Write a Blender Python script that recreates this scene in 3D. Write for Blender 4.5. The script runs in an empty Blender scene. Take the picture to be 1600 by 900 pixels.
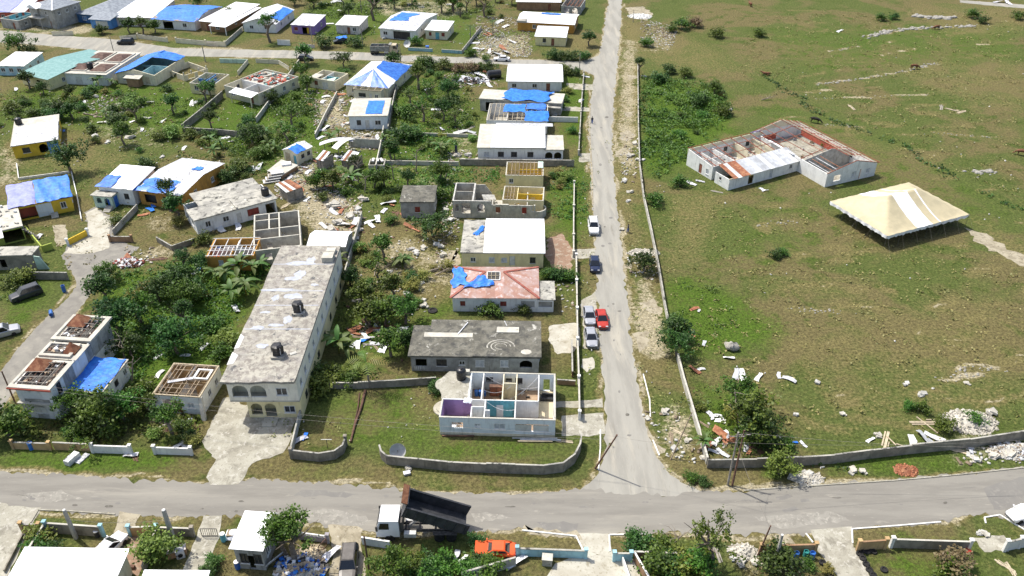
import bpy, math, random
import numpy as np
from mathutils import Vector, Matrix

random.seed(11)
rng = np.random.default_rng(11)
SC = bpy.context.scene
COL = SC.collection
PI = math.pi

# ------------------------------------------------------------------ camera
CAM_H = 77.0
FPX = 1300.0                                   # focal length in photo pixels (photo 1600 x 900)
PITCH = math.atan(859.0 / FPX)
cd = bpy.data.cameras.new('camera')
cd.sensor_width = 36.0
cd.lens = FPX / 1600.0 * 36.0
cd.clip_start = 1.0
cd.clip_end = 3000.0
cam = bpy.data.objects.new('camera', cd)
COL.objects.link(cam)
cam.location = (0,0, CAM_H)
cam.rotation_euler = (PI / 2 - PITCH,0,0)
SC.camera = cam

# ------------------------------------------------------------------ world, sun, exposure
SUN_EL = math.radians(60)
SUN_AZ = Vector((-0.81,0.586,0)).normalized()
world = bpy.data.worlds.new('World')
SC.world = world
world.use_nodes = True
wn = world.node_tree
wn.nodes.clear()
sky = wn.nodes.new('ShaderNodeTexSky')
sky.sky_type = 'NISHITA'
sky.sun_disc = False
sky.sun_elevation = SUN_EL
sky.sun_rotation = math.atan2(SUN_AZ.x, SUN_AZ.y)
sky.air_density = 1.0
sky.dust_density = 3.0
sky.ozone_density = 0.4
bg = wn.nodes.new('ShaderNodeBackground')
bg.inputs['Strength'].default_value = 0.15
wo = wn.nodes.new('ShaderNodeOutputWorld')
wn.links.new(sky.outputs[0], bg.inputs[0])
wn.links.new(bg.outputs[0], wo.inputs[0])
sl = bpy.data.lights.new('sun','SUN')
sl.energy = 3.9
sl.angle = math.radians(0.53)
sl.color = (1.0,0.955,0.87)
sun = bpy.data.objects.new('sun', sl)
COL.objects.link(sun)
sd = Vector((SUN_AZ.x * math.cos(SUN_EL), SUN_AZ.y * math.cos(SUN_EL), math.sin(SUN_EL)))
sun.rotation_euler = sd.to_track_quat('Z','Y').to_euler()
sun.location = (0,100,120)
SC.view_settings.view_transform = 'Standard'
SC.view_settings.look = 'None'
SC.view_settings.exposure = 0.42
SC.view_settings.gamma = 1.0
SC.view_settings.use_curve_mapping = False

# ------------------------------------------------------------------ helpers
_cp, _sp = math.cos(PITCH), math.sin(PITCH)

def G(px, py, z=0.0):
 """point of the photograph -> place on the level z metres above the ground"""
 dx = (px - 800.0) / FPX
 dy = -(py - 450.0) / FPX
 t = (z - CAM_H) / (-_sp + dy * _cp)
 return (dx * t,(_cp + dy * _sp) * t)

def P(px, py, z=0.0):
 x, y = G(px, py, z)
 return Vector((x, y, z))

LM = []        # landmarks: (phrase, x, y, radius)
AUTO = []      # (object, description, x, y)

def tag(o, label, cat, group=None):
 o['label'] = label
 o['category'] = cat
 o['kind'] = 'thing'
 if group:
  o['group'] = group
 return o

def auto(o, desc, cat, group=None):
 o['category'] = cat
 o['kind'] = 'thing'
 if group:
  o['group'] = group
 AUTO.append((o, desc, o.location.x, o.location.y))
 return o

def thing(name, label, cat, loc=(0,0,0), rz=0.0, group=None):
 o = bpy.data.objects.new(name, None)
 COL.objects.link(o)
 o.empty_display_size = 0.3
 o.location = loc
 o.rotation_euler = (0,0, rz)
 if label:
  tag(o, label, cat, group)
 elif cat:
  o['category'] = cat
  if group:
   o['group'] = group
 return o

def struct(o):
 o['kind'] = 'structure'
 return o

def stuff(o):
 o['kind'] = 'stuff'
 return o

def inst(name, mesh, parent=None, loc=(0,0,0), rot=(0,0,0), scale=(1,1,1)):
 o = bpy.data.objects.new(name, mesh)
 COL.objects.link(o)
 o.parent = parent
 o.location = loc
 o.rotation_euler = rot
 o.scale = scale
 return o

def np_mesh(name, V, Q, mat=None, tint=None, smooth=False):
 me = bpy.data.meshes.new(name)
 V = np.asarray(V, dtype=np.float32)
 Q = np.asarray(Q, dtype=np.int32)
 k = Q.shape[1]
 me.vertices.add(len(V))
 me.vertices.foreach_set('co', V.ravel())
 me.loops.add(Q.size)
 me.loops.foreach_set('vertex_index', Q.ravel())
 me.polygons.add(len(Q))
 me.polygons.foreach_set('loop_start', np.arange(0, Q.size, k, dtype=np.int32))
 me.update(calc_edges=True)
 if tint is not None:
  a = me.attributes.new('tint','FLOAT','POINT')
  a.data.foreach_set('value', np.asarray(tint, dtype=np.float32))
 if smooth:
  me.polygons.foreach_set('use_smooth', np.ones(len(Q), dtype=bool))
 if mat:
  me.materials.append(mat)
 return me

class MB:
 """collects shapes into one mesh"""

 def __init__(s):
  s.v = []
  s.f = []

 def add(s, vs, fs):
  n = len(s.v)
  s.v += [tuple(v) for v in vs]
  s.f += [tuple(i + n for i in f) for f in fs]
  return s

 BF = [(0,3,2,1),(4,5,6,7),(0,1,5,4),(1,2,6,5),(2,3,7,6),(3,0,4,7)]

 def box(s, x0, y0, z0, x1, y1, z1):
  return s.add([(x0, y0, z0),(x1, y0, z0),(x1, y1, z0),(x0, y1, z0),
      (x0, y0, z1),(x1, y0, z1),(x1, y1, z1),(x0, y1, z1)], MB.BF)

 def hexa(s, b, t):
  return s.add(list(b) + list(t), MB.BF)

 def obox(s, c, l, rot=(0,0,0)):
  from mathutils import Euler
  m = Euler(rot).to_matrix()
  vs = []
  for z in (-.5, .5):
   for (x, y) in ((-.5,-.5),(.5,-.5),(.5, .5),(-.5, .5)):
    vs.append(Vector(c) + m @ Vector((x * l[0], y * l[1], z * l[2])))
  return s.add(vs, MB.BF)

 def bar(s, p, q, w, h=None, up=(0,0,1)):
  h = h or w
  p = Vector(p); q = Vector(q)
  d = (q - p)
  if d.length < 1e-6:
   return s
  d.normalize()
  u = Vector(up)
  if abs(d.dot(u)) > .98:
   u = Vector((1,0,0))
  a = d.cross(u).normalized() * (w / 2)
  b = a.cross(d).normalized() * (h / 2)
  return s.hexa([p - a - b, p + a - b, p + a + b, p - a + b],[q - a - b, q + a - b, q + a + b, q - a + b])

 def tube(s, p, q, r0, r1=None, n=8, cap=True):
  r1 = r0 if r1 is None else r1
  p = Vector(p); q = Vector(q)
  d = (q - p).normalized()
  u = Vector((0,0,1)) if abs(d.z) < .95 else Vector((1,0,0))
  a = d.cross(u).normalized()
  b = a.cross(d).normalized()
  vs = []
  for c, r in ((p, r0),(q, r1)):
   for i in range(n):
    t = 2 * PI * i / n
    vs.append(c + a * (math.cos(t) * r) + b * (math.sin(t) * r))
  fs = [(i,(i + 1) % n, n + (i + 1) % n, n + i) for i in range(n)]
  if cap:
   fs += [tuple(range(n))[::-1], tuple(range(n,2 * n))]
  return s.add(vs, fs)

 def path(s, pts, r, n=5):
  for i in range(len(pts) - 1):
   s.tube(pts[i], pts[i + 1], r[i] if isinstance(r,(list, tuple)) else r,
     r[i + 1] if isinstance(r,(list, tuple)) else r, n)
  return s

 def prism(s, pts, z0, z1):
  n = len(pts)
  vs = [(p[0], p[1], z0) for p in pts] + [(p[0], p[1], z1) for p in pts]
  fs = [tuple(range(n))[::-1], tuple(range(n,2 * n))]
  fs += [(i,(i + 1) % n, n + (i + 1) % n, n + i) for i in range(n)]
  return s.add(vs, fs)

 def solid(s, pts, off):
  """polygon of 3d points thickened by a vector"""
  n = len(pts)
  o = Vector(off)
  vs = [Vector(p) for p in pts] + [Vector(p) + o for p in pts]
  fs = [tuple(range(n))[::-1], tuple(range(n,2 * n))]
  fs += [(i,(i + 1) % n, n + (i + 1) % n, n + i) for i in range(n)]
  return s.add(vs, fs)

 def lathe(s, prof, n=12, c=(0,0,0)):
  vs = []
  for r, z in prof:
   for i in range(n):
    t = 2 * PI * i / n
    vs.append((c[0] + r * math.cos(t), c[1] + r * math.sin(t), c[2] + z))
  fs = []
  for k in range(len(prof) - 1):
   for i in range(n):
    j = (i + 1) % n
    fs.append((k * n + i, k * n + j,(k + 1) * n + j,(k + 1) * n + i))
  fs.append(tuple(range(n))[::-1])
  fs.append(tuple(range((len(prof) - 1) * n, len(prof) * n)))
  return s.add(vs, fs)

 def grid(s, fn, nu, nv):
  vs = [fn(i / nu, j / nv) for j in range(nv + 1) for i in range(nu + 1)]
  fs = [(j * (nu + 1) + i, j * (nu + 1) + i + 1,(j + 1) * (nu + 1) + i + 1,(j + 1) * (nu + 1) + i)
    for j in range(nv) for i in range(nu)]
  return s.add(vs, fs)

 def mesh(s, name, mat, smooth=False):
  me = bpy.data.meshes.new(name)
  me.from_pydata(s.v,[], s.f)
  if mat:
   me.materials.append(mat)
  if smooth:
   me.polygons.foreach_set('use_smooth',[True] * len(me.polygons))
  me.update()
  return me

 def build(s, name, mat, parent=None, loc=None, rz=0.0, smooth=False):
  if loc is not None and parent is None:
   L = Vector(loc)
   if len(L) == 2:
    L = Vector((L[0], L[1],0))
   s.v = [tuple(Vector(v) - L) for v in s.v]
   loc = L
  o = inst(name, s.mesh(name, mat, smooth), parent, loc or (0,0,0))
  o.rotation_euler.z = rz
  return o

def vnoise(x, y, seed=0):
 """cheap smooth noise on arrays, about -1..1"""
 v = 0.0
 r = np.random.default_rng(seed)
 for k in range(5):
  a, b, c = r.uniform(-1,1), r.uniform(-1,1), r.uniform(0,6.28)
  n = math.hypot(a, b) + 1e-6
  w = r.uniform(.7,1.6)
  v = v + np.sin((a * x + b * y) / n * w + c + 1.3 * np.sin(w * (b * x - a * y) / n * .8 + c * 2))
 return v / 2.6

def in_poly(x, y, poly):
 ins = np.zeros(x.shape, dtype=bool)
 n = len(poly)
 for i in range(n):
  x1, y1 = poly[i]
  x2, y2 = poly[(i + 1) % n]
  if y1 == y2:
   continue
  c = ((y1 > y) != (y2 > y)) & (x < (x2 - x1) * (y - y1) / (y2 - y1) + x1)
  ins ^= c
 return ins

def wpoly(pts):
 return [G(*p) for p in pts]
# ------------------------------------------------------------------ materials
def A(r, g, b, k=1.62):
 """colour seen in full sun -> base colour"""
 def f(c):
  c /= 255.0
  return ((c + .055) / 1.055) ** 2.4 if c > .04045 else c / 12.92
 return tuple(min(.86, f(c) / k) for c in (r, g, b)) + (1,)

def _new(name):
 m = bpy.data.materials.new(name)
 m.use_nodes = True
 nt = m.node_tree
 nt.nodes.clear()
 out = nt.nodes.new('ShaderNodeOutputMaterial')
 b = nt.nodes.new('ShaderNodeBsdfPrincipled')
 nt.links.new(b.outputs[0], out.inputs[0])
 return m, nt, b

def _noise(nt, vec, scale, detail=5, rough=.6, dist=0.0):
 n = nt.nodes.new('ShaderNodeTexNoise')
 n.inputs['Scale'].default_value = scale
 n.inputs['Detail'].default_value = detail
 n.inputs['Roughness'].default_value = rough
 n.inputs['Distortion'].default_value = dist
 nt.links.new(vec, n.inputs['Vector'])
 return n.outputs['Fac']

def _ramp(nt, fac, lo, hi):
 r = nt.nodes.new('ShaderNodeMapRange')
 r.interpolation_type = 'SMOOTHSTEP'
 r.inputs['From Min'].default_value = lo
 r.inputs['From Max'].default_value = hi
 nt.links.new(fac, r.inputs['Value'])
 return r.outputs[0]

def _mix(nt, fac, a, b, mode='MIX'):
 m = nt.nodes.new('ShaderNodeMix')
 m.data_type = 'RGBA'
 m.blend_type = mode
 for s, v in ((m.inputs[0], fac),(m.inputs[6], a),(m.inputs[7], b)):
  if hasattr(v,'is_linked') or isinstance(v, bpy.types.NodeSocket):
   nt.links.new(v, s)
  else:
   s.default_value = v
 return m.outputs[2]

def _math(nt, op, a, b=None):
 m = nt.nodes.new('ShaderNodeMath')
 m.operation = op
 for i, v in enumerate((a, b)):
  if v is None:
   continue
  if isinstance(v, bpy.types.NodeSocket):
   nt.links.new(v, m.inputs[i])
  else:
   m.inputs[i].default_value = v
 return m.outputs[0]

def _scale(nt, vec, sc):
 m = nt.nodes.new('ShaderNodeMapping')
 m.inputs['Scale'].default_value = sc
 nt.links.new(vec, m.inputs['Vector'])
 return m.outputs[0]

def PM(name, c, c2=None, s=.8, r=.85, bump=.2, bs=9., stains=(), streak=None, rand=0., metal=0., spec=.3, seam=None, lo=.4, hi=.62, aniso=None):
 m, nt, b = _new(name)
 pos = nt.nodes.new('ShaderNodeNewGeometry').outputs['Position']
 if aniso:
  pos = _scale(nt, pos, aniso)
 col = c
 if c2:
  col = _mix(nt, _ramp(nt, _noise(nt, pos, s), lo, hi), c, c2)
 for i,(sc, ss, l, h) in enumerate(stains):
  col = _mix(nt, _ramp(nt, _noise(nt, _scale(nt, pos,(1 + .13 * i,1,1.1)), ss,7, .68, .4), l, h), col, sc)
 if streak:
  f = _ramp(nt, _noise(nt, _scale(nt, pos,(2.2,2.2, .35)),1.0,5, .6), .5, .75)
  f = _math(nt,'MULTIPLY', f, streak[1])
  col = _mix(nt, f, col, streak[0])
 if seam:
  w = nt.nodes.new('ShaderNodeTexWave')
  w.inputs['Scale'].default_value = seam[0]
  w.bands_direction = seam[1]
  tc = nt.nodes.new('ShaderNodeTexCoord')
  nt.links.new(tc.outputs['Object'], w.inputs['Vector'])
  seamf = w.outputs['Fac']
 if rand:
  oi = nt.nodes.new('ShaderNodeObjectInfo')
  f = _math(nt,'ADD', _math(nt,'MULTIPLY', oi.outputs['Random'],2 * rand),1 - rand)
  g = nt.nodes.new('ShaderNodeCombineColor')
  for k in range(3):
   nt.links.new(f, g.inputs[k])
  col = _mix(nt,1.0, col, g.outputs[0],'MULTIPLY')
 if isinstance(col, tuple):
  b.inputs['Base Color'].default_value = col
 else:
  nt.links.new(col, b.inputs['Base Color'])
 b.inputs['Roughness'].default_value = r
 b.inputs['Metallic'].default_value = metal
 b.inputs['Specular IOR Level'].default_value = spec
 if bump:
  bp = nt.nodes.new('ShaderNodeBump')
  bp.inputs['Strength'].default_value = bump
  bp.inputs['Distance'].default_value = .08
  h = _noise(nt, pos, bs,4)
  if seam:
   h = _math(nt,'ADD', h, _math(nt,'MULTIPLY', seamf, seam[2]))
  nt.links.new(h, bp.inputs['Height'])
  nt.links.new(bp.outputs[0], b.inputs['Normal'])
 return m

K = {}
GR = A(120,116,105)
DIRT = (.10, .085, .06,1)
MOLD = (.06, .06, .055,1)

def wall(name, c, k=.78, st=.45):
 c2 = tuple(x * k for x in c[:3]) + (1,)
 K[name] = PM(name, c, c2, .7, .9, .15,14., streak=(DIRT, st), stains=((tuple(x * .6 for x in c[:3]) + (1,),1.9, .6, .8),))

wall('white_wall',(.80, .80, .77,1), .88, .28)
wall('apt_wall',(.82, .78, .66,1), .9, .25)
wall('blue_white_wall',(.72, .77, .79,1), .9, .25)
wall('cream_wall',(.74, .68, .50,1), .85, .3)
wall('pale_yellow_wall',(.78, .68, .38,1), .88, .25)
wall('yellow_wall',(.74, .50, .05,1), .85, .3)
wall('orange_wall',(.52, .27, .06,1))
wall('lime_wall',(.42, .50, .10,1))
wall('brown_wall',(.34, .21, .12,1))
wall('purple_wall',(.28, .19, .45,1))
wall('lilac_wall',(.38, .24, .48,1))
wall('blue_wall',(.12, .30, .62,1))
wall('teal_wall',(.15, .44, .52,1))
wall('light_blue_wall',(.45, .66, .74,1))
wall('mint_wall',(.50, .66, .56,1))
wall('pink_wall',(.68, .60, .57,1))
wall('red_wall',(.50, .12, .08,1))
wall('grey_wall',(.40, .39, .36,1), .7, .6)
wall('raw_block',(.50, .48, .42,1), .7, .4)
wall('dark_block',(.30, .27, .22,1), .65, .5)
wall('aqua_wall',(.33, .55, .60,1))
wall('ochre_wall',(.50, .34, .17,1))
wall('stone_white',(.76, .75, .71,1), .88, .35)
K['white_roof'] = PM('white_roof',(.84, .85, .86,1),(.78, .79, .81,1), .5, .45, .12,6., spec=.5)
K['white_sheet'] = PM('white_sheet',(.70, .71, .74,1),(.52, .53, .56,1), .9, .5, .3,3., rand=.22, stains=((GR,2.1, .5, .68),((.30, .2, .13,1),1.4, .6, .74)))
K['zinc'] = PM('zinc',(.46, .47, .48,1),(.60, .62, .63,1), .9, .5, .2,5., rand=.2, metal=.25, stains=(((.3, .17, .1,1),1.1, .66, .8),))
K['zinc_light'] = PM('zinc_light',(.66, .66, .64,1),(.52, .52, .5,1), .9, .55, .2,5., rand=.14, metal=.1, stains=(((.3, .2, .13,1),1.3, .68, .84),))
K['rust'] = PM('rust',(.23, .085, .045,1),(.36, .17, .09,1),1.6, .8, .25,8., rand=.25, stains=(((.10, .05, .04,1),2.7, .58, .75),))
K['rust_frame'] = PM('rust_frame',(.27, .07, .045,1),(.36, .16, .10,1),2., .75, .1,8., rand=.2)
K['green_roof'] = PM('green_roof',(.12, .26, .25,1),(.18, .33, .32,1),1.4, .6, .3,5., stains=(((.45, .5, .49,1),3.2, .63, .72),))
K['grey_shingle'] = PM('grey_shingle',(.20, .22, .25,1),(.28, .31, .34,1),1.2, .85, .3,8.)
K['brown_shingle'] = PM('brown_shingle',(.10, .06, .048,1),(.15, .10, .08,1),1.3, .9, .3,8., stains=(((.34, .26, .2,1),2.2, .66, .8),))
K['red_roof'] = PM('red_roof',(.34, .185, .14,1),(.38, .27, .24,1), .55, .65, .2,6., rand=.1, stains=(((.40, .25, .18,1),1.5, .52, .7),((.52, .44, .43,1), .9, .52, .66)))
K['red_cap'] = PM('red_cap',(.27, .075, .05,1),(.33, .12, .09,1),1.5, .6, .2,6.)
K['tarp'] = PM('tarp',(.015, .13, .56,1),(.035, .22, .70,1),1.4, .45, .55,2.2, spec=.35, stains=(((.2, .42, .78,1),2.3, .66, .8),))
K['tarp_dark'] = PM('tarp_dark',(.02, .11, .46,1),(.05, .20, .62,1),1.3, .42, .5,2.2, spec=.45)
K['tarp_lilac'] = PM('tarp_lilac',(.22, .24, .58,1),(.30, .33, .66,1),1.2, .5, .4,2.2)
K['tarp_white'] = PM('tarp_white',(.74, .76, .80,1),(.62, .64, .70,1),1.1, .5, .5,2.2)
K['slab'] = PM('slab',(.42, .405, .35,1),(.29, .28, .25,1), .5, .95, .3,8., stains=((MOLD, .8, .5, .66),((.58, .56, .50,1), .45, .58, .7),(MOLD,3.5, .58, .72)))
K['slab_dark'] = PM('slab_dark',(.105, .10, .082,1),(.17, .162, .132,1), .7, .95, .3,8., stains=((MOLD,1.0, .46, .68),((.44, .43, .38,1), .45, .58, .68),((.34, .33, .29,1),2.6, .6, .72)))
K['slab_pale'] = PM('slab_pale',(.52, .50, .43,1),(.42, .40, .345,1), .8, .95, .2,8., stains=((GR,1.7, .58, .76),))
K['apt_roof'] = PM('apt_roof',(.40, .38, .32,1),(.30, .285, .245,1), .9, .95, .45,7., stains=(((.30, .28, .25,1), .35, .5, .6),((.22, .20, .175,1),1.15, .46, .6),((.10, .10, .10,1), .55, .56, .66),((.50, .48, .42,1),1.7, .58, .7),(MOLD,3.1, .61, .70)))
K['sealant'] = PM('sealant',(.43, .45, .50,1),(.36, .38, .43,1),1.3, .8, .2,7., stains=((GR,2.5, .62, .75),))
K['tent_beige'] = PM('tent_beige',(.50, .435, .28,1),(.44, .385, .25,1), .7, .55, .25,2.5)
K['tent_white'] = PM('tent_white',(.82, .82, .83,1),(.76, .76, .78,1), .7, .5, .2,2.5)
K['wood'] = PM('wood',(.32, .25, .17,1),(.22, .17, .12,1),2., .85, .2,8., rand=.3)
K['wood_pale'] = PM('wood_pale',(.47, .40, .28,1),(.36, .30, .21,1),2., .85, .2,8., rand=.2)
K['wood_dark'] = PM('wood_dark',(.10, .055, .04,1),(.16, .09, .06,1),2., .85, .2,8., rand=.25)
K['wood_grey'] = PM('wood_grey',(.22, .20, .17,1),(.32, .29, .25,1),2., .9, .2,8., rand=.2)
K['pole_concrete'] = PM('pole_concrete',(.42, .40, .36,1),(.34, .32, .29,1),2., .9, .2,8.)
K['glass'] = PM('glass',(.035, .04, .045,1),(.06, .065, .07,1),1.2, .15,0, spec=.5)
K['curtain'] = PM('curtain',(.55, .57, .60,1),(.40, .42, .45,1),2., .7, .1)
K['shutter_red'] = PM('shutter_red',(.24, .04, .035,1),(.3, .07, .05,1),2., .7, .1)
K['door_wood'] = PM('door_wood',(.20, .075, .045,1),(.26, .11, .07,1),2., .7, .1)
K['door_white'] = PM('door_white',(.64, .63, .58,1),(.54, .53, .49,1),2., .7, .1)
K['frame_white'] = PM('frame_white',(.7, .7, .68,1),(.58, .58, .56,1),2., .6, .1)
K['frame_dark'] = PM('frame_dark',(.06, .055, .05,1),(.09, .08, .07,1),2., .6, .1)
K['black_plastic'] = PM('black_plastic',(.012, .012, .014,1),(.02, .02, .022,1),2., .35, .05, spec=.5)
K['blue_plastic'] = PM('blue_plastic',(.02, .10, .34,1),(.03, .14, .42,1),2., .4, .05, rand=.25, spec=.5)
K['interior_dark'] = PM('interior_dark',(.06, .055, .05,1),(.10, .09, .08,1),1., .9, .1)  # near-black: indoor shade as a colour on backing panels, also dark goods
K['floor_tile'] = PM('floor_tile',(.30, .21, .14,1),(.38, .28, .19,1),1.2, .6, .1)
K['floor_sunlit'] = PM('floor_sunlit',(.58, .50, .34,1),(.50, .43, .30,1),1.2, .6, .1)  # sunlight on the hall floor, put into a paler colour
K['floor_concrete'] = PM('floor_concrete',(.36, .34, .30,1),(.46, .44, .38,1),1.0, .9, .2, stains=((GR,1.7, .6, .75),))
K['fabric_white'] = PM('fabric_white',(.78, .78, .78,1),(.62, .62, .64,1),2., .9, .3,4.)
K['fabric_red'] = PM('fabric_red',(.50, .03, .03,1),(.40, .02, .02,1),2., .9, .3,4.)
K['fabric_teal'] = PM('fabric_teal',(.04, .26, .24,1),(.03, .2, .2,1),2., .9, .3,4.)
K['fabric_blue'] = PM('fabric_blue',(.05, .10, .30,1),(.10, .18, .42,1),2., .9, .3,4.)
K['fabric_grey'] = PM('fabric_grey',(.34, .32, .33,1),(.24, .22, .23,1),2., .9, .3,4.)
K['paint_white'] = PM('paint_white',(.80, .80, .80,1), None,2., .25,0, spec=.6)
K['paint_silver'] = PM('paint_silver',(.42, .43, .45,1), None,2., .28,0, spec=.6, metal=.35)
K['paint_red'] = PM('paint_red',(.42, .035, .02,1),(.36, .03, .02,1),2., .35,0, spec=.5)
K['paint_orange'] = PM('paint_orange',(.72, .10, .02,1),(.62, .09, .02,1),1.4, .55, .1, stains=(((.2, .06, .03,1),2.5, .64, .75),))
K['paint_navy'] = PM('paint_navy',(.012, .02, .055,1), None,2., .22,0, spec=.6)
K['paint_black'] = PM('paint_black',(.012, .013, .015,1),(.03, .03, .032,1),1.5, .45, .05, spec=.5)
K['paint_dark'] = PM('paint_dark',(.03, .033, .04,1), None,2., .3,0, spec=.6)
K['paint_greybrown'] = PM('paint_greybrown',(.075, .066, .058,1),(.1, .09, .08,1),2., .4,0, spec=.5)
K['bed_steel'] = PM('bed_steel',(.030, .032, .036,1),(.055, .055, .06,1),1.2, .6, .15, spec=.4, stains=(((.14, .12, .1,1),2., .66, .8),))
K['bed_grey'] = PM('bed_grey',(.30, .31, .28,1),(.2, .2, .18,1),1.6, .7, .15, stains=(((.2, .1, .06,1),2.4, .6, .75),))
K['tyre'] = PM('tyre',(.014, .014, .014,1),(.03, .028, .026,1),3., .9, .1)
K['rim'] = PM('rim',(.35, .35, .36,1), None,3., .45,0, metal=.5)
K['car_glass'] = PM('car_glass',(.01, .012, .016,1), None,1., .08,0, spec=.7)
K['lamp_red'] = PM('lamp_red',(.35, .02, .02,1), None,1., .3,0)
K['lamp_clear'] = PM('lamp_clear',(.65, .66, .68,1), None,1., .2,0)
K['chassis'] = PM('chassis',(.06, .055, .05,1),(.11, .10, .09,1),3., .8, .1)
K['rubble'] = PM('rubble',(.50, .47, .40,1),(.38, .36, .31,1),1.4, .95, .2, stains=(((.64, .62, .57,1),2.2, .55, .7),))
K['rubble_white'] = PM('rubble_white',(.52, .51, .47,1),(.36, .35, .32,1),1.5, .9, .2)
K['rock'] = PM('rock',(.34, .325, .29,1),(.24, .23, .205,1),1., .95, .4,5., stains=(((.46, .44, .39,1),2., .55, .7),))
K['bark'] = PM('bark',(.13, .10, .075,1),(.20, .165, .13,1),3., .95, .3,9., rand=.2)
K['bark_pale'] = PM('bark_pale',(.28, .24, .19,1),(.20, .165, .13,1),3., .95, .3,9., rand=.2)
K['skin'] = PM('skin',(.10, .055, .035,1), None,3., .6,0)
K['hide_black'] = PM('hide_black',(.012, .011, .010,1),(.03, .025, .02,1),3., .8, .1)
K['hide_brown'] = PM('hide_brown',(.12, .05, .025,1),(.18, .085, .045,1),3., .8, .1)
K['hide_white'] = PM('hide_white',(.6, .57, .52,1),(.45, .42, .38,1),3., .8, .1)

def leafmat(name, dark, light, rand=.2, trans=.25):
 m, nt, b = _new(name)
 at = nt.nodes.new('ShaderNodeAttribute')
 at.attribute_name = 'tint'
 col = _mix(nt, at.outputs['Fac'], dark + (1,), light + (1,))
 oi = nt.nodes.new('ShaderNodeObjectInfo')
 hs = nt.nodes.new('ShaderNodeHueSaturation')
 nt.links.new(_math(nt,'ADD', _math(nt,'MULTIPLY', oi.outputs['Random'], .075), .455), hs.inputs['Hue'])
 nt.links.new(_math(nt,'ADD', _math(nt,'MULTIPLY', oi.outputs['Random'],2 * rand),1 - rand), hs.inputs['Value'])
 nt.links.new(col, hs.inputs['Color'])
 nt.links.new(hs.outputs[0], b.inputs['Base Color'])
 b.inputs['Roughness'].default_value = .55
 b.inputs['Specular IOR Level'].default_value = .35
 tr = nt.nodes.new('ShaderNodeBsdfTranslucent')
 nt.links.new(hs.outputs[0], tr.inputs[0])
 mx = nt.nodes.new('ShaderNodeMixShader')
 mx.inputs[0].default_value = trans
 nt.links.new(b.outputs[0], mx.inputs[1])
 nt.links.new(tr.outputs[0], mx.inputs[2])
 nt.links.new(mx.outputs[0],[n for n in nt.nodes if n.type == 'OUTPUT_MATERIAL'][0].inputs[0])
 K[name] = m

leafmat('leaf',(.024, .064, .008),(.108, .205, .022))
leafmat('leaf_dark',(.016, .048, .010),(.066, .142, .022))
leafmat('leaf_light',(.08, .15, .02),(.19, .28, .05))
leafmat('leaf_banana',(.035, .085, .018),(.12, .20, .042))
leafmat('leaf_yellow',(.16, .17, .03),(.32, .31, .08))
leafmat('leaf_dry',(.13, .09, .045),(.25, .20, .10))
leafmat('weed',(.13, .15, .04),(.34, .32, .11), .1, .15)

# surfaces of the ground
def ground_mat():
 m, nt, b = _new('ground_cover')
 pos = nt.nodes.new('ShaderNodeNewGeometry').outputs['Position']
 at = nt.nodes.new('ShaderNodeAttribute')
 at.attribute_name = 'cover'
 sep = nt.nodes.new('ShaderNodeSeparateColor')
 nt.links.new(at.outputs['Color'], sep.inputs[0])
 fine = _noise(nt, pos,1.1,8, .72)
 mid = _noise(nt, pos, .22,6, .62, .3)
 vf = _noise(nt, pos,3.4,5, .7)
 big = _noise(nt, pos, .045,5, .6, .5)
 g1, g2, g3 = A(102,114,60), A(127,118,79), A(88,104,48)
 col = _mix(nt, _ramp(nt, big, .44, .56), g1, g2)
 col = _mix(nt, _ramp(nt, mid, .5, .68), col, g3)
 col = _mix(nt, _ramp(nt, fine, .52, .74), col, A(138,132,80))

 def lay(col, ch, c, c2, sharp=.16, amt=.9):
  n = _math(nt,'ADD', _math(nt,'MULTIPLY', fine, .6), _math(nt,'MULTIPLY', mid, .4))
  n = _math(nt,'MULTIPLY', _math(nt,'SUBTRACT', n, .5), amt * 1.8)
  f = _ramp(nt, _math(nt,'ADD', sep.outputs[ch], n), .5 - sharp, .5 + sharp)
  return _mix(nt, f, col, _mix(nt, _ramp(nt, vf, .35, .65), c, c2))
 col = lay(col,0, A(78,106,36), A(104,130,48), .3)
 col = lay(col,1, A(150,140,94), A(126,118,74), .25)
 col = lay(col,2, A(206,196,166), A(172,160,128), .14)
 # sparse earth and straw flecks
 col = _mix(nt, _ramp(nt, vf, .60, .72), col, A(140,136,84))
 col = _mix(nt, _ramp(nt, _noise(nt, pos,1.9,6, .7), .62, .74), col, A(78,72,40))
 tuft = _ramp(nt, _noise(nt, pos,2.2,8, .8), .36, .64)
 gg = nt.nodes.new('ShaderNodeCombineColor')
 tv = _math(nt,'ADD', _math(nt,'MULTIPLY', tuft, .85), .58)
 for k in range(3):
  nt.links.new(tv, gg.inputs[k])
 col = _mix(nt,1.0, col, gg.outputs[0],'MULTIPLY')
 nt.links.new(col, b.inputs['Base Color'])
 b.inputs['Roughness'].default_value = .95
 b.inputs['Specular IOR Level'].default_value = .1
 bp = nt.nodes.new('ShaderNodeBump')
 bp.inputs['Strength'].default_value = .9
 bp.inputs['Distance'].default_value = .35
 nt.links.new(_math(nt,'ADD', fine, _math(nt,'MULTIPLY', vf, .5)), bp.inputs['Height'])
 nt.links.new(bp.outputs[0], b.inputs['Normal'])
 return m

def paving(name, c, c2, stains, s=.35, bump=.2, aniso=None):
 K[name] = PM(name, c, c2, s, .92, bump,10., stains=stains, spec=.25, aniso=aniso)

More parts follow.
